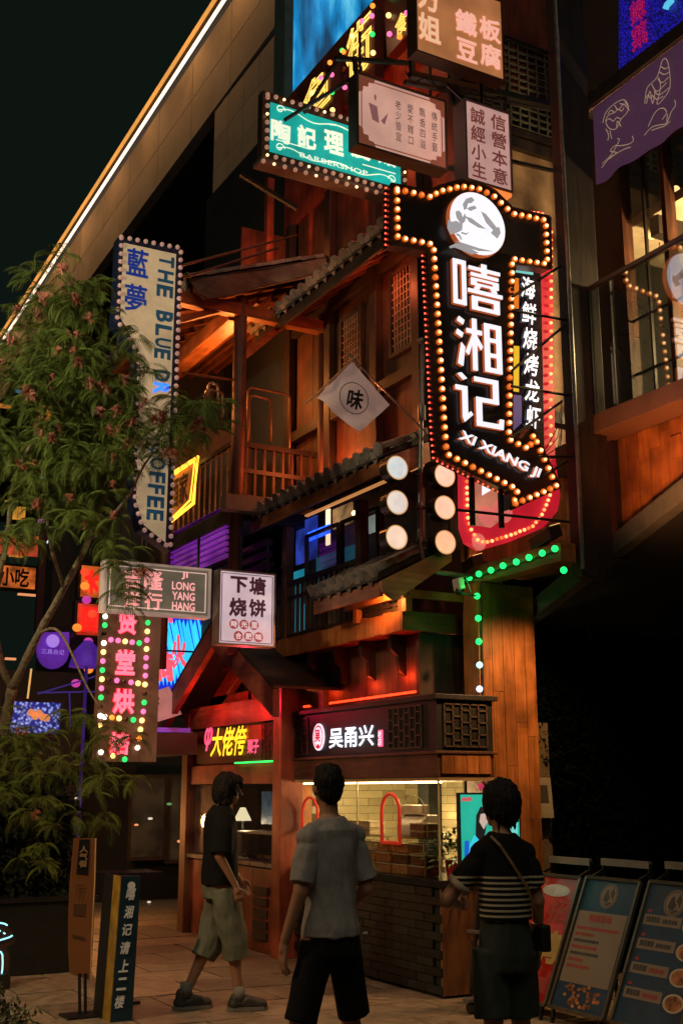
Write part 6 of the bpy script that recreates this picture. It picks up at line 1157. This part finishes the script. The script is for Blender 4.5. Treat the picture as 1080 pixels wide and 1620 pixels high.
# ================================================================ TREE
tr = thing('mimosa_tree', 'silk tree with drooping feathery leaves and pink pompom flowers on the left', 'tree', (2.35, 11.35, .5))
BARK = mat('grey_bark', (.22,.17,.11), .9, var=.6, scale=22, bump=1.5)
m = MB()
base = Vector((2.32, 11.35, .4)); f0 = D(20, 1088, 11.0)
def branch(pts, r0, r1):
    pts = [Vector(p) for p in pts]; fine = []
    for i in range(len(pts)-1):
        p0, p1, p2, p3 = pts[max(i-1,0)], pts[i], pts[i+1], pts[min(i+2, len(pts)-1)]
        for k in range(5): t = k/5; fine.append(.5*((2*p1)+(p2-p0)*t+(2*p0-5*p1+4*p2-p3)*t*t+(3*p1-p0-3*p2+p3)*t**3))
    fine.append(pts[-1]); n = len(fine); m.tube(fine, [.78*(r0+(r1-r0)*i/(n-1))*(1+.10*math.sin(i*2.3)) for i in range(n)], 9)
branch([base, D(-4, 1260, 11.1), D(6, 1160, 11.1), f0], .085, .062)
branch([f0, D(62, 1002, 10.8), D(102, 930, 10.5), D(140, 855, 10.2), D(172, 760, 10.0), D(195, 640, 9.8), D(215, 560, 9.6)], .052, .012)
branch([f0, D(2, 1050, 10.9), D(-8, 960, 10.7), D(12, 850, 10.4), D(24, 760, 10.2), D(60, 680, 10.0), D(95, 580, 9.8), D(100, 480, 9.6)], .045, .010)
branch([D(62, 1002, 10.8), D(95, 1000, 10.4), D(140, 1090, 10.0), D(180, 1150, 9.7)], .02, .006)
branch([D(102, 930, 10.5), D(80, 860, 10.2), D(70, 780, 10.0), D(40, 730, 9.8)], .026, .008)
branch([D(140, 855, 10.2), D(200, 790, 9.8), D(240, 720, 9.5), D(330, 650, 9.3)], .024, .005)
branch([D(172, 760, 10.0), D(150, 690, 9.8), D(150, 600, 9.6)], .02, .006)
branch([D(24, 760, 10.2), D(0, 700, 10), D(-10, 620, 9.9)], .016, .006)
branch([D(6, 1160, 11.1), D(60, 1190, 10.6), D(120, 1210, 10.2), D(190, 1200, 9.8)], .02, .005)
m.build('trunk', BARK, tr, smooth=True)
rg = np.random.default_rng(11)
def frond(L, droop, npair, pl):
    """one feathery leaf along +x, drooping in -z; quads (n,4,3)"""
    out = []; pts = []; p = np.array([0., 0, 0]); a = .25; n = npair
    for i in range(n+1): pts.append(p.copy()); p = p+np.array([math.cos(a), 0, math.sin(a)])*L/n; a -= droop/n
    for i in range(1, n+1):
        s = math.sin(PI*(.18+.75*i/n)); d = pts[i]-pts[i-1]; d /= np.linalg.norm(d)
        out.append([pts[i-1]+[0,.0018,0], pts[i-1]-[0,.0018,0], pts[i]-[0,.0018,0], pts[i]+[0,.0018,0]])
        for sd in (-1, 1):
            t = d*.62+np.array([0, sd*.75, -.30]); t /= np.linalg.norm(t); e = pts[i]+t*pl*s; mid = pts[i]+t*pl*s*.5; wv = d*.0046*s+np.array([0,0,.001]); tip = e+np.array([0,0,-pl*s*.28])
            out.append([pts[i], mid-wv, tip, mid+wv])
    return np.array(out)
FR = [frond(L, dr, 13, pl) for L, dr, pl in ((.22, 1.5, .060), (.26, 1.9, .065), (.18, 1.2, .055), (.27, 2.2, .06), (.20, 1.8, .065))]
clusters = [(95,455,52,9.7),(60,520,50,9.8),(140,480,38,9.6),(25,585,50,9.9),(105,560,60,9.6),(90,640,70,9.7),(165,590,50,9.6),(205,545,22,9.5),(232,590,16,9.5),(60,700,65,9.9),(140,690,70,9.6),(190,650,42,9.5),(240,675,34,9.4),(300,655,36,9.3),(340,655,24,9.3),(258,702,34,9.4),(310,690,28,9.3),(180,735,44,9.6),(110,770,52,9.8),(40,785,42,10),(150,800,44,9.7),(70,845,34,10),(20,860,30,10),(180,840,22,9.5),(185,885,28,9.35),(205,925,16,9.35),(190,950,16,9.35),(225,905,12,9.35),(-20,700,60,10),(-20,560,40,10),
            (10,1130,16,10.4),(50,1185,50,10.3),(120,1175,44,10.1),(180,1165,30,9.9),(215,1170,20,9.8),(100,1235,50,10.1),(30,1250,55,10.4),(170,1230,36,9.9),(205,1225,16,9.8),(60,1320,55,10.5),(140,1290,36,10.1),(10,1180,40,10.5),(130,1130,14,10.1)]
Q = []; FL = []
for (u, v, r, dep) in clusters:
    nt_ = max(3, int((r/11.0)**2*1.15)); dens = .5 if v > 1100 else 1.0
    for _ in range(int(nt_*dens)):
        a = rg.uniform(0, 2*PI); rr = r*math.sqrt(rg.uniform(0, 1)); p = np.array(D(u+rr*math.cos(a), v+rr*math.sin(a)-6, dep+rg.uniform(-.45, .45)))
        if rg.random() < .10: FL.append(np.array(D(u+rr*math.cos(a), v+rr*math.sin(a)-10, dep-.5)))
        for k in range(rg.integers(4, 9)):
            f = FR[rg.integers(0, 5)]*rg.uniform(.75, 1.25); az = rg.uniform(0, 2*PI); ti = rg.uniform(-.5, .45)
            ca, sa, ct, st_ = math.cos(az), math.sin(az), math.cos(ti), math.sin(ti)
            M = np.array([[ca, -sa, 0], [sa, ca, 0], [0, 0, 1]])@np.array([[ct, 0, -st_], [0, 1, 0], [st_, 0, ct]]); Q.append((f.reshape(-1, 3)@M.T)+p)
print('fronds', len(Q), 'quads', sum(len(q) for q in Q)//4, 'blossoms', len(FL))
cr = raw_mesh('crown', np.concatenate(Q), LEAF, tr, (2.35, 11.35, .5)); cr['kind'] = 'stuff'
pm = MB()
for k in range(44):
    d = Vector((random.gauss(0, 1), random.gauss(0, 1), random.gauss(.5, .9))).normalized(); s = d.cross(Vector((.3, .2, 1))).normalized()*.0022; pm.add([-s, s, d*.042+s*1.2, d*.042-s*1.2], [(0, 1, 2, 3)])
pm.ell((0,0,0), .010, 6, 4); PM = pm.mesh('blossom', mat('pink_silk_blossom', (.42,.15,.11), .7, var=.5))
for k, p in enumerate(FL[:110]):
    for j in range(random.choice((1, 2, 2, 3))): inst('blossom', PM, tr, Vector(p)+Vector((random.uniform(-.05,.05), random.uniform(-.05,.05), random.uniform(-.03,.03))), rot=(random.uniform(-.5,.5), random.uniform(-.5,.5), random.uniform(0, 6)), scale=(random.uniform(.8, 1.35),)*3)

# ================================================================ PEOPLE
def organic(mb, name, m_, parent, voxel=.008, it=8, fold=0, fdir=(1,1,.35), fsc=9, seed=0):
    me = mb.mesh('tmp', m_); o = bpy.data.objects.new('tmp', me); COL.objects.link(o)
    r = o.modifiers.new('r', 'REMESH'); r.mode = 'VOXEL'; r.voxel_size = voxel; r.use_smooth_shade = True
    s = o.modifiers.new('s', 'SMOOTH'); s.iterations = it; s.factor = .5
    dg = bpy.context.evaluated_depsgraph_get(); dg.update(); out = bpy.data.meshes.new_from_object(o.evaluated_get(dg)); bpy.data.objects.remove(o); bpy.data.meshes.remove(me)
    n = len(out.vertices)
    if fold:
        co = np.empty(n*3); out.vertices.foreach_get('co', co); co = co.reshape(-1, 3); no = np.empty(n*3); out.vertices.foreach_get('normal', no); no = no.reshape(-1, 3)
        off = np.array([noise.noise(Vector((c[0]*fsc*fdir[0]+seed, c[1]*fsc*fdir[1], c[2]*fsc*fdir[2])))*.7+noise.noise(Vector((c[0]*fsc*2.3*fdir[0], c[1]*fsc*2.3+seed, c[2]*fsc*2.3*fdir[2]+c[0]*9)))*.35 for c in co])
        co += no*(off*fold)[:, None]; out.vertices.foreach_set('co', co.ravel())
    out.name = name; out.materials.clear(); out.materials.append(m_); out.polygons.foreach_set('use_smooth', [True]*len(out.polygons)); out.update()
    ob = bpy.data.objects.new(name, out); COL.objects.link(ob); ob.parent = parent; return ob
def hand(mb, w, d, th, pn, s=1.0, curl=.5):
    """wrist, direction of the fingers, direction of the thumb side, palm normal"""
    w, d, th, pn = Vector(w), Vector(d).normalized(), Vector(th), Vector(pn); th = (th-d*th.dot(d)).normalized(); pn = (pn-d*pn.dot(d)-th*pn.dot(th)).normalized()
    mb.caps(w, w+d*.03*s, .024*s, .028*s); 
    for k in range(4): a = th*(.030-.020*k)*s; mb.caps(w+d*.02*s+a*.6, w+d*.088*s+a, .014*s, .0115*s, 8)
    for k, L in enumerate((.072, .082, .076, .060)):
        b = w+d*.090*s+th*(.030-.020*k)*s; c1 = curl*(.5+.12*k); d1 = (d*math.cos(c1)+pn*math.sin(c1)); d2 = (d*math.cos(c1*2.2)+pn*math.sin(c1*2.2)); m1 = b+d1*L*.5*s; m2 = m1+d2*L*.5*s
        mb.caps(b, m1, .0105*s, .0095*s, 8); mb.caps(m1, m2, .0092*s, .0078*s, 8)
    b = w+d*.03*s+th*.026*s; m1 = b+(d*.65+th*.65+pn*.3).normalized()*.038*s; m2 = m1+(d*.95+th*.15+pn*.35).normalized()*.034*s; mb.caps(b, m1, .015*s, .012*s, 8); mb.caps(m1, m2, .0115*s, .009*s, 8)
def head(mb, c, yaw, s=1.0, pitch=0):
    R = Matrix.Rotation(yaw, 3, 'Z')@Matrix.Rotation(pitch, 3, 'X'); c = Vector(c)
    def q(x, y, z): return c+R@Vector((x, y, z))*s
    mb.ell(q(0, -.012, .02), (.076*s, .094*s, .098*s), 20, 14, R); mb.ell(q(0, .018, -.045), (.058*s, .066*s, .070*s), 16, 10, R); mb.ell(q(0, .058, -.088), (.028*s, .022*s, .020*s), 10, 8, R)
    mb.caps(q(0, .088, .018), q(0, .108, -.022), .009*s, .013*s, 8); mb.caps(q(-.022, .080, .030), q(.022, .080, .030), .014*s, .014*s, 8); mb.caps(q(-.018, .080, -.056), q(.018, .080, -.056), .008*s, .008*s, 8); mb.caps(q(-.016, .078, -.068), q(.016, .078, -.068), .008*s, .008*s, 8)
    for sx in (-1, 1): mb.ell(q(sx*.078, -.008, -.012), (.010*s, .020*s, .032*s), 10, 8, R); mb.ell(q(sx*.042, .055, -.020), (.022*s, .022*s, .022*s), 8, 6, R)
    return q, R
def eyes(q, parent, s=1.0):
    for sx in (-1, 1): e = MB(); e.ell(q(sx*.030, .072, .008), .011*s, 10, 8); e.build('eye', mat('eye_white', (.5,.45,.4), .2), parent, smooth=True, local=True); e = MB(); e.ell(q(sx*.030, .0795, .008), .006*s, 8, 6); e.build('iris', mat('dark_iris', (.02,.012,.01), .2), parent, smooth=True, local=True)
def hairshell(q, R, s, kind, parent, m_, seed):
    mb = MB(); rnd = random.Random(seed)
    mb.ell(q(0, -.020, .030), (.084*s, .098*s, .098*s), 20, 14, R)
    if kind == 'short': mb.ell(q(0, -.045, -.015), (.072*s, .062*s, .070*s), 16, 10, R); mb.ell(q(0, .03, .085), (.062*s, .055*s, .038*s), 12, 8, R)
    if kind == 'bob':
        mb.ell(q(0, -.035, -.02), (.090*s, .085*s, .105*s), 16, 10, R); mb.ell(q(0, .045, .075), (.070*s, .055*s, .045*s), 12, 8, R)
        for k in range(30): a = rnd.uniform(.35*PI, 2.65*PI-PI*.0); x, y = .082*math.cos(a+PI*.5), -.02+.09*math.sin(a+PI*.5); 
        for k in range(34):
            a = rnd.uniform(-.15, PI+.15); x, y = .086*math.cos(a), -.01-.092*math.sin(a); z0 = rnd.uniform(-.02, .05); mb.caps(q(x*.95, y*.95, z0), q(x*1.08, y*1.05+.01, z0-rnd.uniform(.08, .13)), .015*s, .005*s, 6)
        for k in range(12): x = rnd.uniform(-.06, .06); mb.caps(q(x, .06, .09), q(x*1.15, .098, .035+rnd.uniform(-.015, .01)), .014*s, .006*s, 6)
    if kind == 'updo':
        mb.ell(q(0, -.05, -.01), (.078*s, .070*s, .080*s), 16, 10, R); mb.ell(q(.0, -.035, .108), (.048*s, .048*s, .030*s), 12, 8, R); mb.ell(q(0, .03, .08), (.062*s, .055*s, .04*s), 12, 8, R)
        for k in range(26): a = rnd.uniform(0, PI); x, y = .075*math.cos(a), -.02-.085*math.sin(a); z0 = rnd.uniform(-.06, .02); mb.caps(q(x, y, z0), q(x*1.15, y*1.12, z0-rnd.uniform(.04, .09)), .012*s, .004*s, 6)
    return organic(mb, 'hair', m_, parent, .0045, 2, fold=.012, fsc=48, fdir=(1,1,.28), seed=seed)
SKIN = mat('warm_skin', (.34,.17,.10), .5, var=.10, scale=9); HAIRM = mat('black_hair', (.009,.007,.006), .68, var=.6, grain='z', bump=1.0, spec=.25)
def torso(mb, zs=1.0, w=1.0, d=1.0, lean=0):
    mb.loft([(0, lean*(z-.9)+dy, z*zs, rx*w, ry*d) for z, rx, ry, dy in ((.83,.10,.08,-.01),(.86,.150,.105,-.015),(.92,.163,.118,-.02),(1.0,.150,.105,-.01),(1.08,.138,.095,0),(1.16,.142,.10,0),(1.25,.158,.108,0),(1.34,.170,.108,-.005),(1.40,.172,.095,-.01),(1.44,.145,.08,-.012),(1.475,.085,.062,-.01),(1.50,.058,.055,0))], 22)
    mb.caps((0, lean*.55, 1.45*zs), (0, lean*.6+.012, 1.56*zs), .056, .050)
def leg(mb, hip, knee, ank, s=1.0): mb.caps(hip, knee, .082*s, .054*s); k = Vector(knee); a = Vector(ank); mb.caps(knee, k*.62+a*.38+Vector((0, -.012, 0)), .052*s, .053*s); mb.caps(k*.62+a*.38+Vector((0, -.012, 0)), ank, .052*s, .034*s)
def foot(mb, ank, fwd, s=1.0):
    a = Vector(ank); f = Vector(fwd).normalized(); mb.caps(a+Vector((0,0,-.03))-f*.035, a+f*.14+Vector((0, 0, .034-a.z)), .036*s, .028*s); mb.caps(a+f*.08+Vector((0,0,.04-a.z)), a+f*.17+Vector((0, 0, .026-a.z)), .036*s, .026*s); mb.caps((a.x-f.x*.045, a.y-f.y*.045, .03), (a.x+f.x*.05, a.y+f.y*.05, .03), .033*s, .033*s)
def shoe(ank, fwd, parent, m_, sole): 
    a = Vector(ank); f = Vector(fwd).normalized(); mb = MB(); mb.caps(a-f*.03+Vector((0,0,.0)), a-f*.03+Vector((0,0,.05-a.z)), .046, .048); mb.caps((a.x-f.x*.04, a.y-f.y*.04, .05), (a.x+f.x*.17, a.y+f.y*.17, .042), .050, .040); mb.caps((a.x+f.x*.05, a.y+f.y*.05, .07), (a.x+f.x*.12, a.y+f.y*.12, .055), .045, .040); o = organic(mb, 'shoe', m_, parent, .008, 4, fold=.006, fsc=30)
    sd_ = f.cross(Vector((0,0,1))); s = MB(); s.prism([Vector((a.x, a.y, .004))+f*(-.09)+sd_*.032*k1 if False else Vector((a.x, a.y, .004))+f*ff+sd_*ss for ff, ss in ((-.09,.02),(-.095,-.02),(-.05,-.042),(.10,-.048),(.18,-.035),(.215,0),(.18,.035),(.10,.048),(-.05,.042))], (0, 0, .026)); s.build('sole', sole, parent, local=True)

# --- man in the grey T-shirt, seen from behind
pos = D(527, 1250, 6.05); 
pos.x -= .02
pm_ = thing('person', 'person in a grey T-shirt and black shorts seen from behind, standing in the middle', 'person', (pos.x, pos.y, 0), rotz=math.radians(9))
b = MB(); torso(b, .985, .90, .98); Lh = (-.31, .03, .86)
leg(b, (-.09, 0, .88), (-.175, .03, .48), (-.20, 0, .085)); leg(b, (.09, 0, .88), (.165, .03, .48), (.20, -.01, .085)); foot(b, (-.20, 0, .085), (-.2, 1, 0)); foot(b, (.20, -.01, .085), (.25, 1, 0))
b.caps((-.150, -.01, 1.370), (-.215, -.03, 1.11), .050, .042); b.caps((-.215, -.03, 1.11), (-.262, .04, .885), .041, .026); hand(b, (-.264, .045, .872), (-.03, .12, -1), (.1, 1, .1), (1, 0, 0), 1.0, .55)
b.caps((.150, -.01, 1.370), (.215, -.05, 1.11), .050, .042); b.caps((.215, -.05, 1.11), (.195, .13, .985), .041, .027); hand(b, (.203, .145, .98), (-.25, 1, -.2), (-.3, .1, 1), (-1, 0, 0), 1.0, .7)
q_, R_h = head(b, (0, .022, 1.615), math.radians(-14)); organic(b, 'body', SKIN, pm_, .0065, 5); eyes(q_, pm_); hairshell(q_, R_h, .99, 'short', pm_, HAIRM, 3)
c = MB(); c.loft([(0, dy, z*.985, rx, ry) for z, rx, ry, dy in ((.905,.172,.142,-.018),(.95,.170,.140,-.018),(1.05,.148,.120,-.012),(1.15,.146,.114,-.01),(1.25,.154,.118,-.01),(1.33,.163,.116,-.012),(1.39,.170,.108,-.014),(1.43,.150,.108,-.018),(1.465,.102,.092,-.016),(1.492,.076,.076,-.010))], 26)
c.tube([(-.115, -.01, 1.365), (-.165, -.016, 1.30), (-.205, -.026, 1.15)], [.060, .066, .070], 16); c.tube([(.115, -.01, 1.365), (.165, -.022, 1.30), (.207, -.045, 1.15)], [.060, .066, .070], 16)
c.caps((-.152, -.012, 1.368), (-.04, -.012, 1.412), .066, .066, 16); c.caps((.152, -.012, 1.368), (.04, -.012, 1.412), .066, .066, 16)
organic(c, 'tshirt', mat('grey_tshirt', (.25,.235,.225), .9, var=.15, scale=30), pm_, .0065, 3, fold=.022, fdir=(1.0,1.0,.38), fsc=10, seed=2)
c = MB(); c.loft([(0, -.015, z, rx, ry) for z, rx, ry in ((.80,.168,.130),(.86,.168,.130),(.92,.155,.120),(.96,.135,.102))], 24)
for sx, kx in ((-1, -.180), (1, .172)): c.tube([(sx*.082, -.01, .86), (sx*.118, 0, .72), (kx, .01, .50)], [.094, .092, .086], 18)
organic(c, 'shorts', mat('black_shorts', (.004,.004,.005), .9, spec=.2), pm_, .008, 4, fold=.014, fdir=(1,1,.4), fsc=8, seed=5)
c = MB(); c.box(.10, .128, -.165, -.158, .905, .915); c.build('label', WHITEP, pm_, local=True)

pm_.scale = (.94, .94, 1)
# --- young man walking, in profile
g1 = P(345, 1598, 'z', 0)
py_ = thing('person', 'person in an oversized black T-shirt and long baggy grey-green shorts walking in profile', 'person', (g1.x, g1.y, 0), rotz=-math.radians(28.7+76))
b = MB(); torso(b, 1.0, .88, .92, lean=-.03)
leg(b, (.08, 0, .90), (.085, .10, .50), (.07, .15, .09), .92); leg(b, (-.08, 0, .90), (-.085, -.04, .50), (-.07, -.24, .11), .92)
b.caps((.155, .0, 1.39), (.235, -.05, 1.12), .045, .038); b.caps((.235, -.05, 1.12), (.225, .075, .91), .038, .024); hand(b, (.224, .083, .895), (0, .35, -1), (0, 1, .3), (-1, 0, 0), .95, 1.1)
b.caps((-.155, 0, 1.39), (-.21, .02, 1.12), .045, .038); b.caps((-.21, .02, 1.12), (-.18, .16, .94), .038, .024); hand(b, (-.178, .17, .93), (0, .5, -1), (0, 1, .3), (1, 0, 0), .95, .6)
q_, R_h = head(b, (0, .045, 1.605), math.radians(6), .98, pitch=-.12); organic(b, 'body', SKIN, py_, .0065, 5); eyes(q_, py_, .98); hairshell(q_, R_h, 1.14, 'bob', py_, HAIRM, 8)
c = MB(); c.loft([(0, dy, z, rx, ry) for z, rx, ry, dy in ((.90,.180,.135,-.01),(1.0,.182,.138,-.01),(1.12,.178,.132,-.01),(1.25,.180,.130,-.01),(1.36,.182,.122,-.015),(1.42,.170,.105,-.018),(1.465,.12,.08,-.015),(1.49,.075,.066,-.01))], 26)
c.tube([(.13, 0, 1.40), (.19, -.02, 1.30), (.232, -.04, 1.13)], [.075, .085, .088], 16); c.tube([(-.13, 0, 1.40), (-.18, 0, 1.30), (-.21, .012, 1.13)], [.075, .085, .088], 16)
organic(c, 'tshirt', mat('black_tshirt', (.006,.007,.007), .9, spec=.2), py_, .008, 4, fold=.018, fdir=(1,1,.35), fsc=8, seed=9)
c = MB(); c.loft([(0, -.01, z, rx, ry) for z, rx, ry in ((.80,.150,.12),(.88,.158,.125),(.97,.150,.115))], 22)
c.tube([(.08, 0, .88), (.085, .045, .70), (.087, .105, .48), (.080, .12, .37)], [.102, .106, .104, .100], 16); c.tube([(-.08, 0, .88), (-.085, -.01, .70), (-.088, -.06, .48), (-.083, -.115, .37)], [.102, .106, .104, .100], 16)
organic(c, 'shorts', mat('grey_green_trousers', (.125,.135,.10), .9, var=.3, scale=7), py_, .008, 2, fold=.028, fdir=(1,1,.45), fsc=9, seed=4)
SHM = mat('dark_trainer', (.03,.028,.026), .6, var=.6, scale=30); SOLE = mat('grey_sole', (.16,.15,.13), .6)
for ax_, ay_, az_ in ((.07, .145, .10), (-.07, -.235, .12)): c = MB(); c.tube([(ax_, ay_, az_-.03), (ax_, ay_, az_+.075)], [.046, .045], 16); c.build('sock', mat('grey_sock', (.16,.16,.14), .9), py_, smooth=True, local=True)
shoe((.07, .15, .09), (.05, 1, 0), py_, SHM, SOLE); shoe((-.07, -.24, .11), (-.1, 1, 0), py_, SHM, SOLE)
hp_ = py_.matrix_basis if False else Matrix.Translation(py_.location)@Matrix.Rotation(py_.rotation_euler.z, 4, 'Z')

# --- woman in the striped top
pos = D(791, 1250, 6.1)
pw = thing('person', 'person in a black and white striped top and dark shorts seen from behind', 'person', (pos.x, pos.y, 0), rotz=-math.radians(14))
b = MB(); torso(b, .935, .80, .95)
leg(b, (.085, 0, .83), (.105, .06, .45), (.10, .08, .08)); leg(b, (-.085, 0, .83), (-.09, -.02, .46), (-.08, -.10, .09)); foot(b, (.10, .08, .08), (.1, 1, 0)); foot(b, (-.08, -.10, .09), (-.1, 1, 0))
b.caps((-.130, -.01, 1.290), (-.315, .075, 1.055), .046, .042); b.caps((-.315, .075, 1.055), (-.185, .26, 1.02), .040, .026); hand(b, (-.175, .270, 1.018), (.6, 1, -.05), (0, .1, 1), (1, -.4, 0), .92, .6)
b.caps((.130, -.01, 1.290), (.195, -.03, 1.05), .046, .040); b.caps((.195, -.03, 1.05), (.225, .06, .83), .038, .025); hand(b, (.227, .065, .818), (0, .15, -1), (0, 1, 0), (-1, 0, 0), .92, .5)
q_, R_h = head(b, (0, .03, 1.520), math.radians(34), .95); organic(b, 'body', SKIN, pw, .0065, 5); eyes(q_, pw, .95); hairshell(q_, R_h, 1.22, 'updo', pw, HAIRM, 12)
pw.scale = (.90, .90, 1)
def striped():
    mt = mat('striped_knit', (.012,.012,.012), .9, spec=.2); n = mt.node_tree; bsdf = n.nodes['Principled BSDF']; tc = n.nodes.new('ShaderNodeTexCoord'); sp = n.nodes.new('ShaderNodeSeparateXYZ'); n.links.new(tc.outputs['Object'], sp.inputs[0])
    wv = n.nodes.new('ShaderNodeMath'); wv.operation = 'MULTIPLY'; wv.inputs[1].default_value = 2*PI/.0265; n.links.new(sp.outputs[2], wv.inputs[0]); sn = n.nodes.new('ShaderNodeMath'); sn.operation = 'SINE'; n.links.new(wv.outputs[0], sn.inputs[0])
    gt = n.nodes.new('ShaderNodeMath'); gt.operation = 'GREATER_THAN'; gt.inputs[1].default_value = .30; n.links.new(sn.outputs[0], gt.inputs[0]); lt_ = n.nodes.new('ShaderNodeMath'); lt_.operation = 'LESS_THAN'; lt_.inputs[1].default_value = 1.185; n.links.new(sp.outputs[2], lt_.inputs[0])
    mu = n.nodes.new('ShaderNodeMath'); mu.operation = 'MULTIPLY'; n.links.new(gt.outputs[0], mu.inputs[0]); n.links.new(lt_.outputs[0], mu.inputs[1]); mx = n.nodes.new('ShaderNodeMix'); mx.data_type = 'RGBA'; mx.inputs[6].default_value = (.006,.006,.006,1); mx.inputs[7].default_value = (.42,.36,.26,1); n.links.new(mu.outputs[0], mx.inputs[0]); n.links.new(mx.outputs[2], bsdf.inputs['Base Color']); return mt
c = MB(); c.loft([(0, dy, z, rx, ry) for z, rx, ry, dy in ((.965,.152,.128,-.015),(1.03,.153,.128,-.012),(1.12,.150,.124,-.01),(1.20,.150,.120,-.01),(1.27,.152,.110,-.012),(1.32,.142,.098,-.014),(1.358,.110,.092,-.014),(1.390,.076,.076,-.008))], 26)
c.tube([(-.10, -.01, 1.285), (-.170, .010, 1.225), (-.240, .040, 1.14)], [.064, .069, .071], 16); c.tube([(.10, -.01, 1.285), (.155, -.02, 1.21), (.182, -.026, 1.12)], [.056, .064, .066], 16)
c.caps((-.134, -.008, 1.288), (-.04, -.012, 1.330), .066, .066, 16); c.caps((.134, -.012, 1.285), (.04, -.012, 1.328), .060, .062, 16)
organic(c, 'top', striped(), pw, .007, 3, fold=.013, fdir=(1,1,.5), fsc=8, seed=7)
c = MB(); c.tube([(-.236, .037, 1.148), (-.256, .047, 1.120)], [.072, .072], 18); c.build('cuff', mat('cream_cuff', (.34,.28,.20), .9), pw, smooth=True, local=True)
c = MB(); c.loft([(0, -.012, z, rx, ry) for z, rx, ry in ((.72,.152,.130),(.80,.162,.138),(.88,.150,.126),(.97,.135,.112),(1.0,.133,.110))], 24)
for sx, kx, ky in ((-1, -.092, -.015), (1, .104, .045)): c.tube([(sx*.085, -.01, .82), (sx*.095, ky*.4, .68), (kx, ky, .50)], [.104, .104, .10], 18)
organic(c, 'shorts', mat('dark_olive_shorts', (.018,.026,.019), .9, var=.4, scale=14), pw, .008, 3, fold=.016, fdir=(1,1,.5), fsc=9, seed=3)
st_pts = [(-.10, -.08, 1.375), (-.06, -.118, 1.33), (0, -.143, 1.24), (.08, -.150, 1.13), (.13, -.135, 1.02), (.17, -.10, .93)]
c = MB(); 
for p, q in zip(st_pts, st_pts[1:]): c.beam(p, q, .014, .006, up=(0,-1,0))
c.build('strap', mat('tan_strap', (.20,.11,.04), .5), pw, local=True)
c = MB(); c.obox((.185, -.07, .88), (.03, .0, 0), (0, .085, 0), (0, 0, .065)); c.build('shoulder_bag', mat('black_leather', (.010,.010,.010), .35, coat=.2), pw, local=True, bevel=.012)
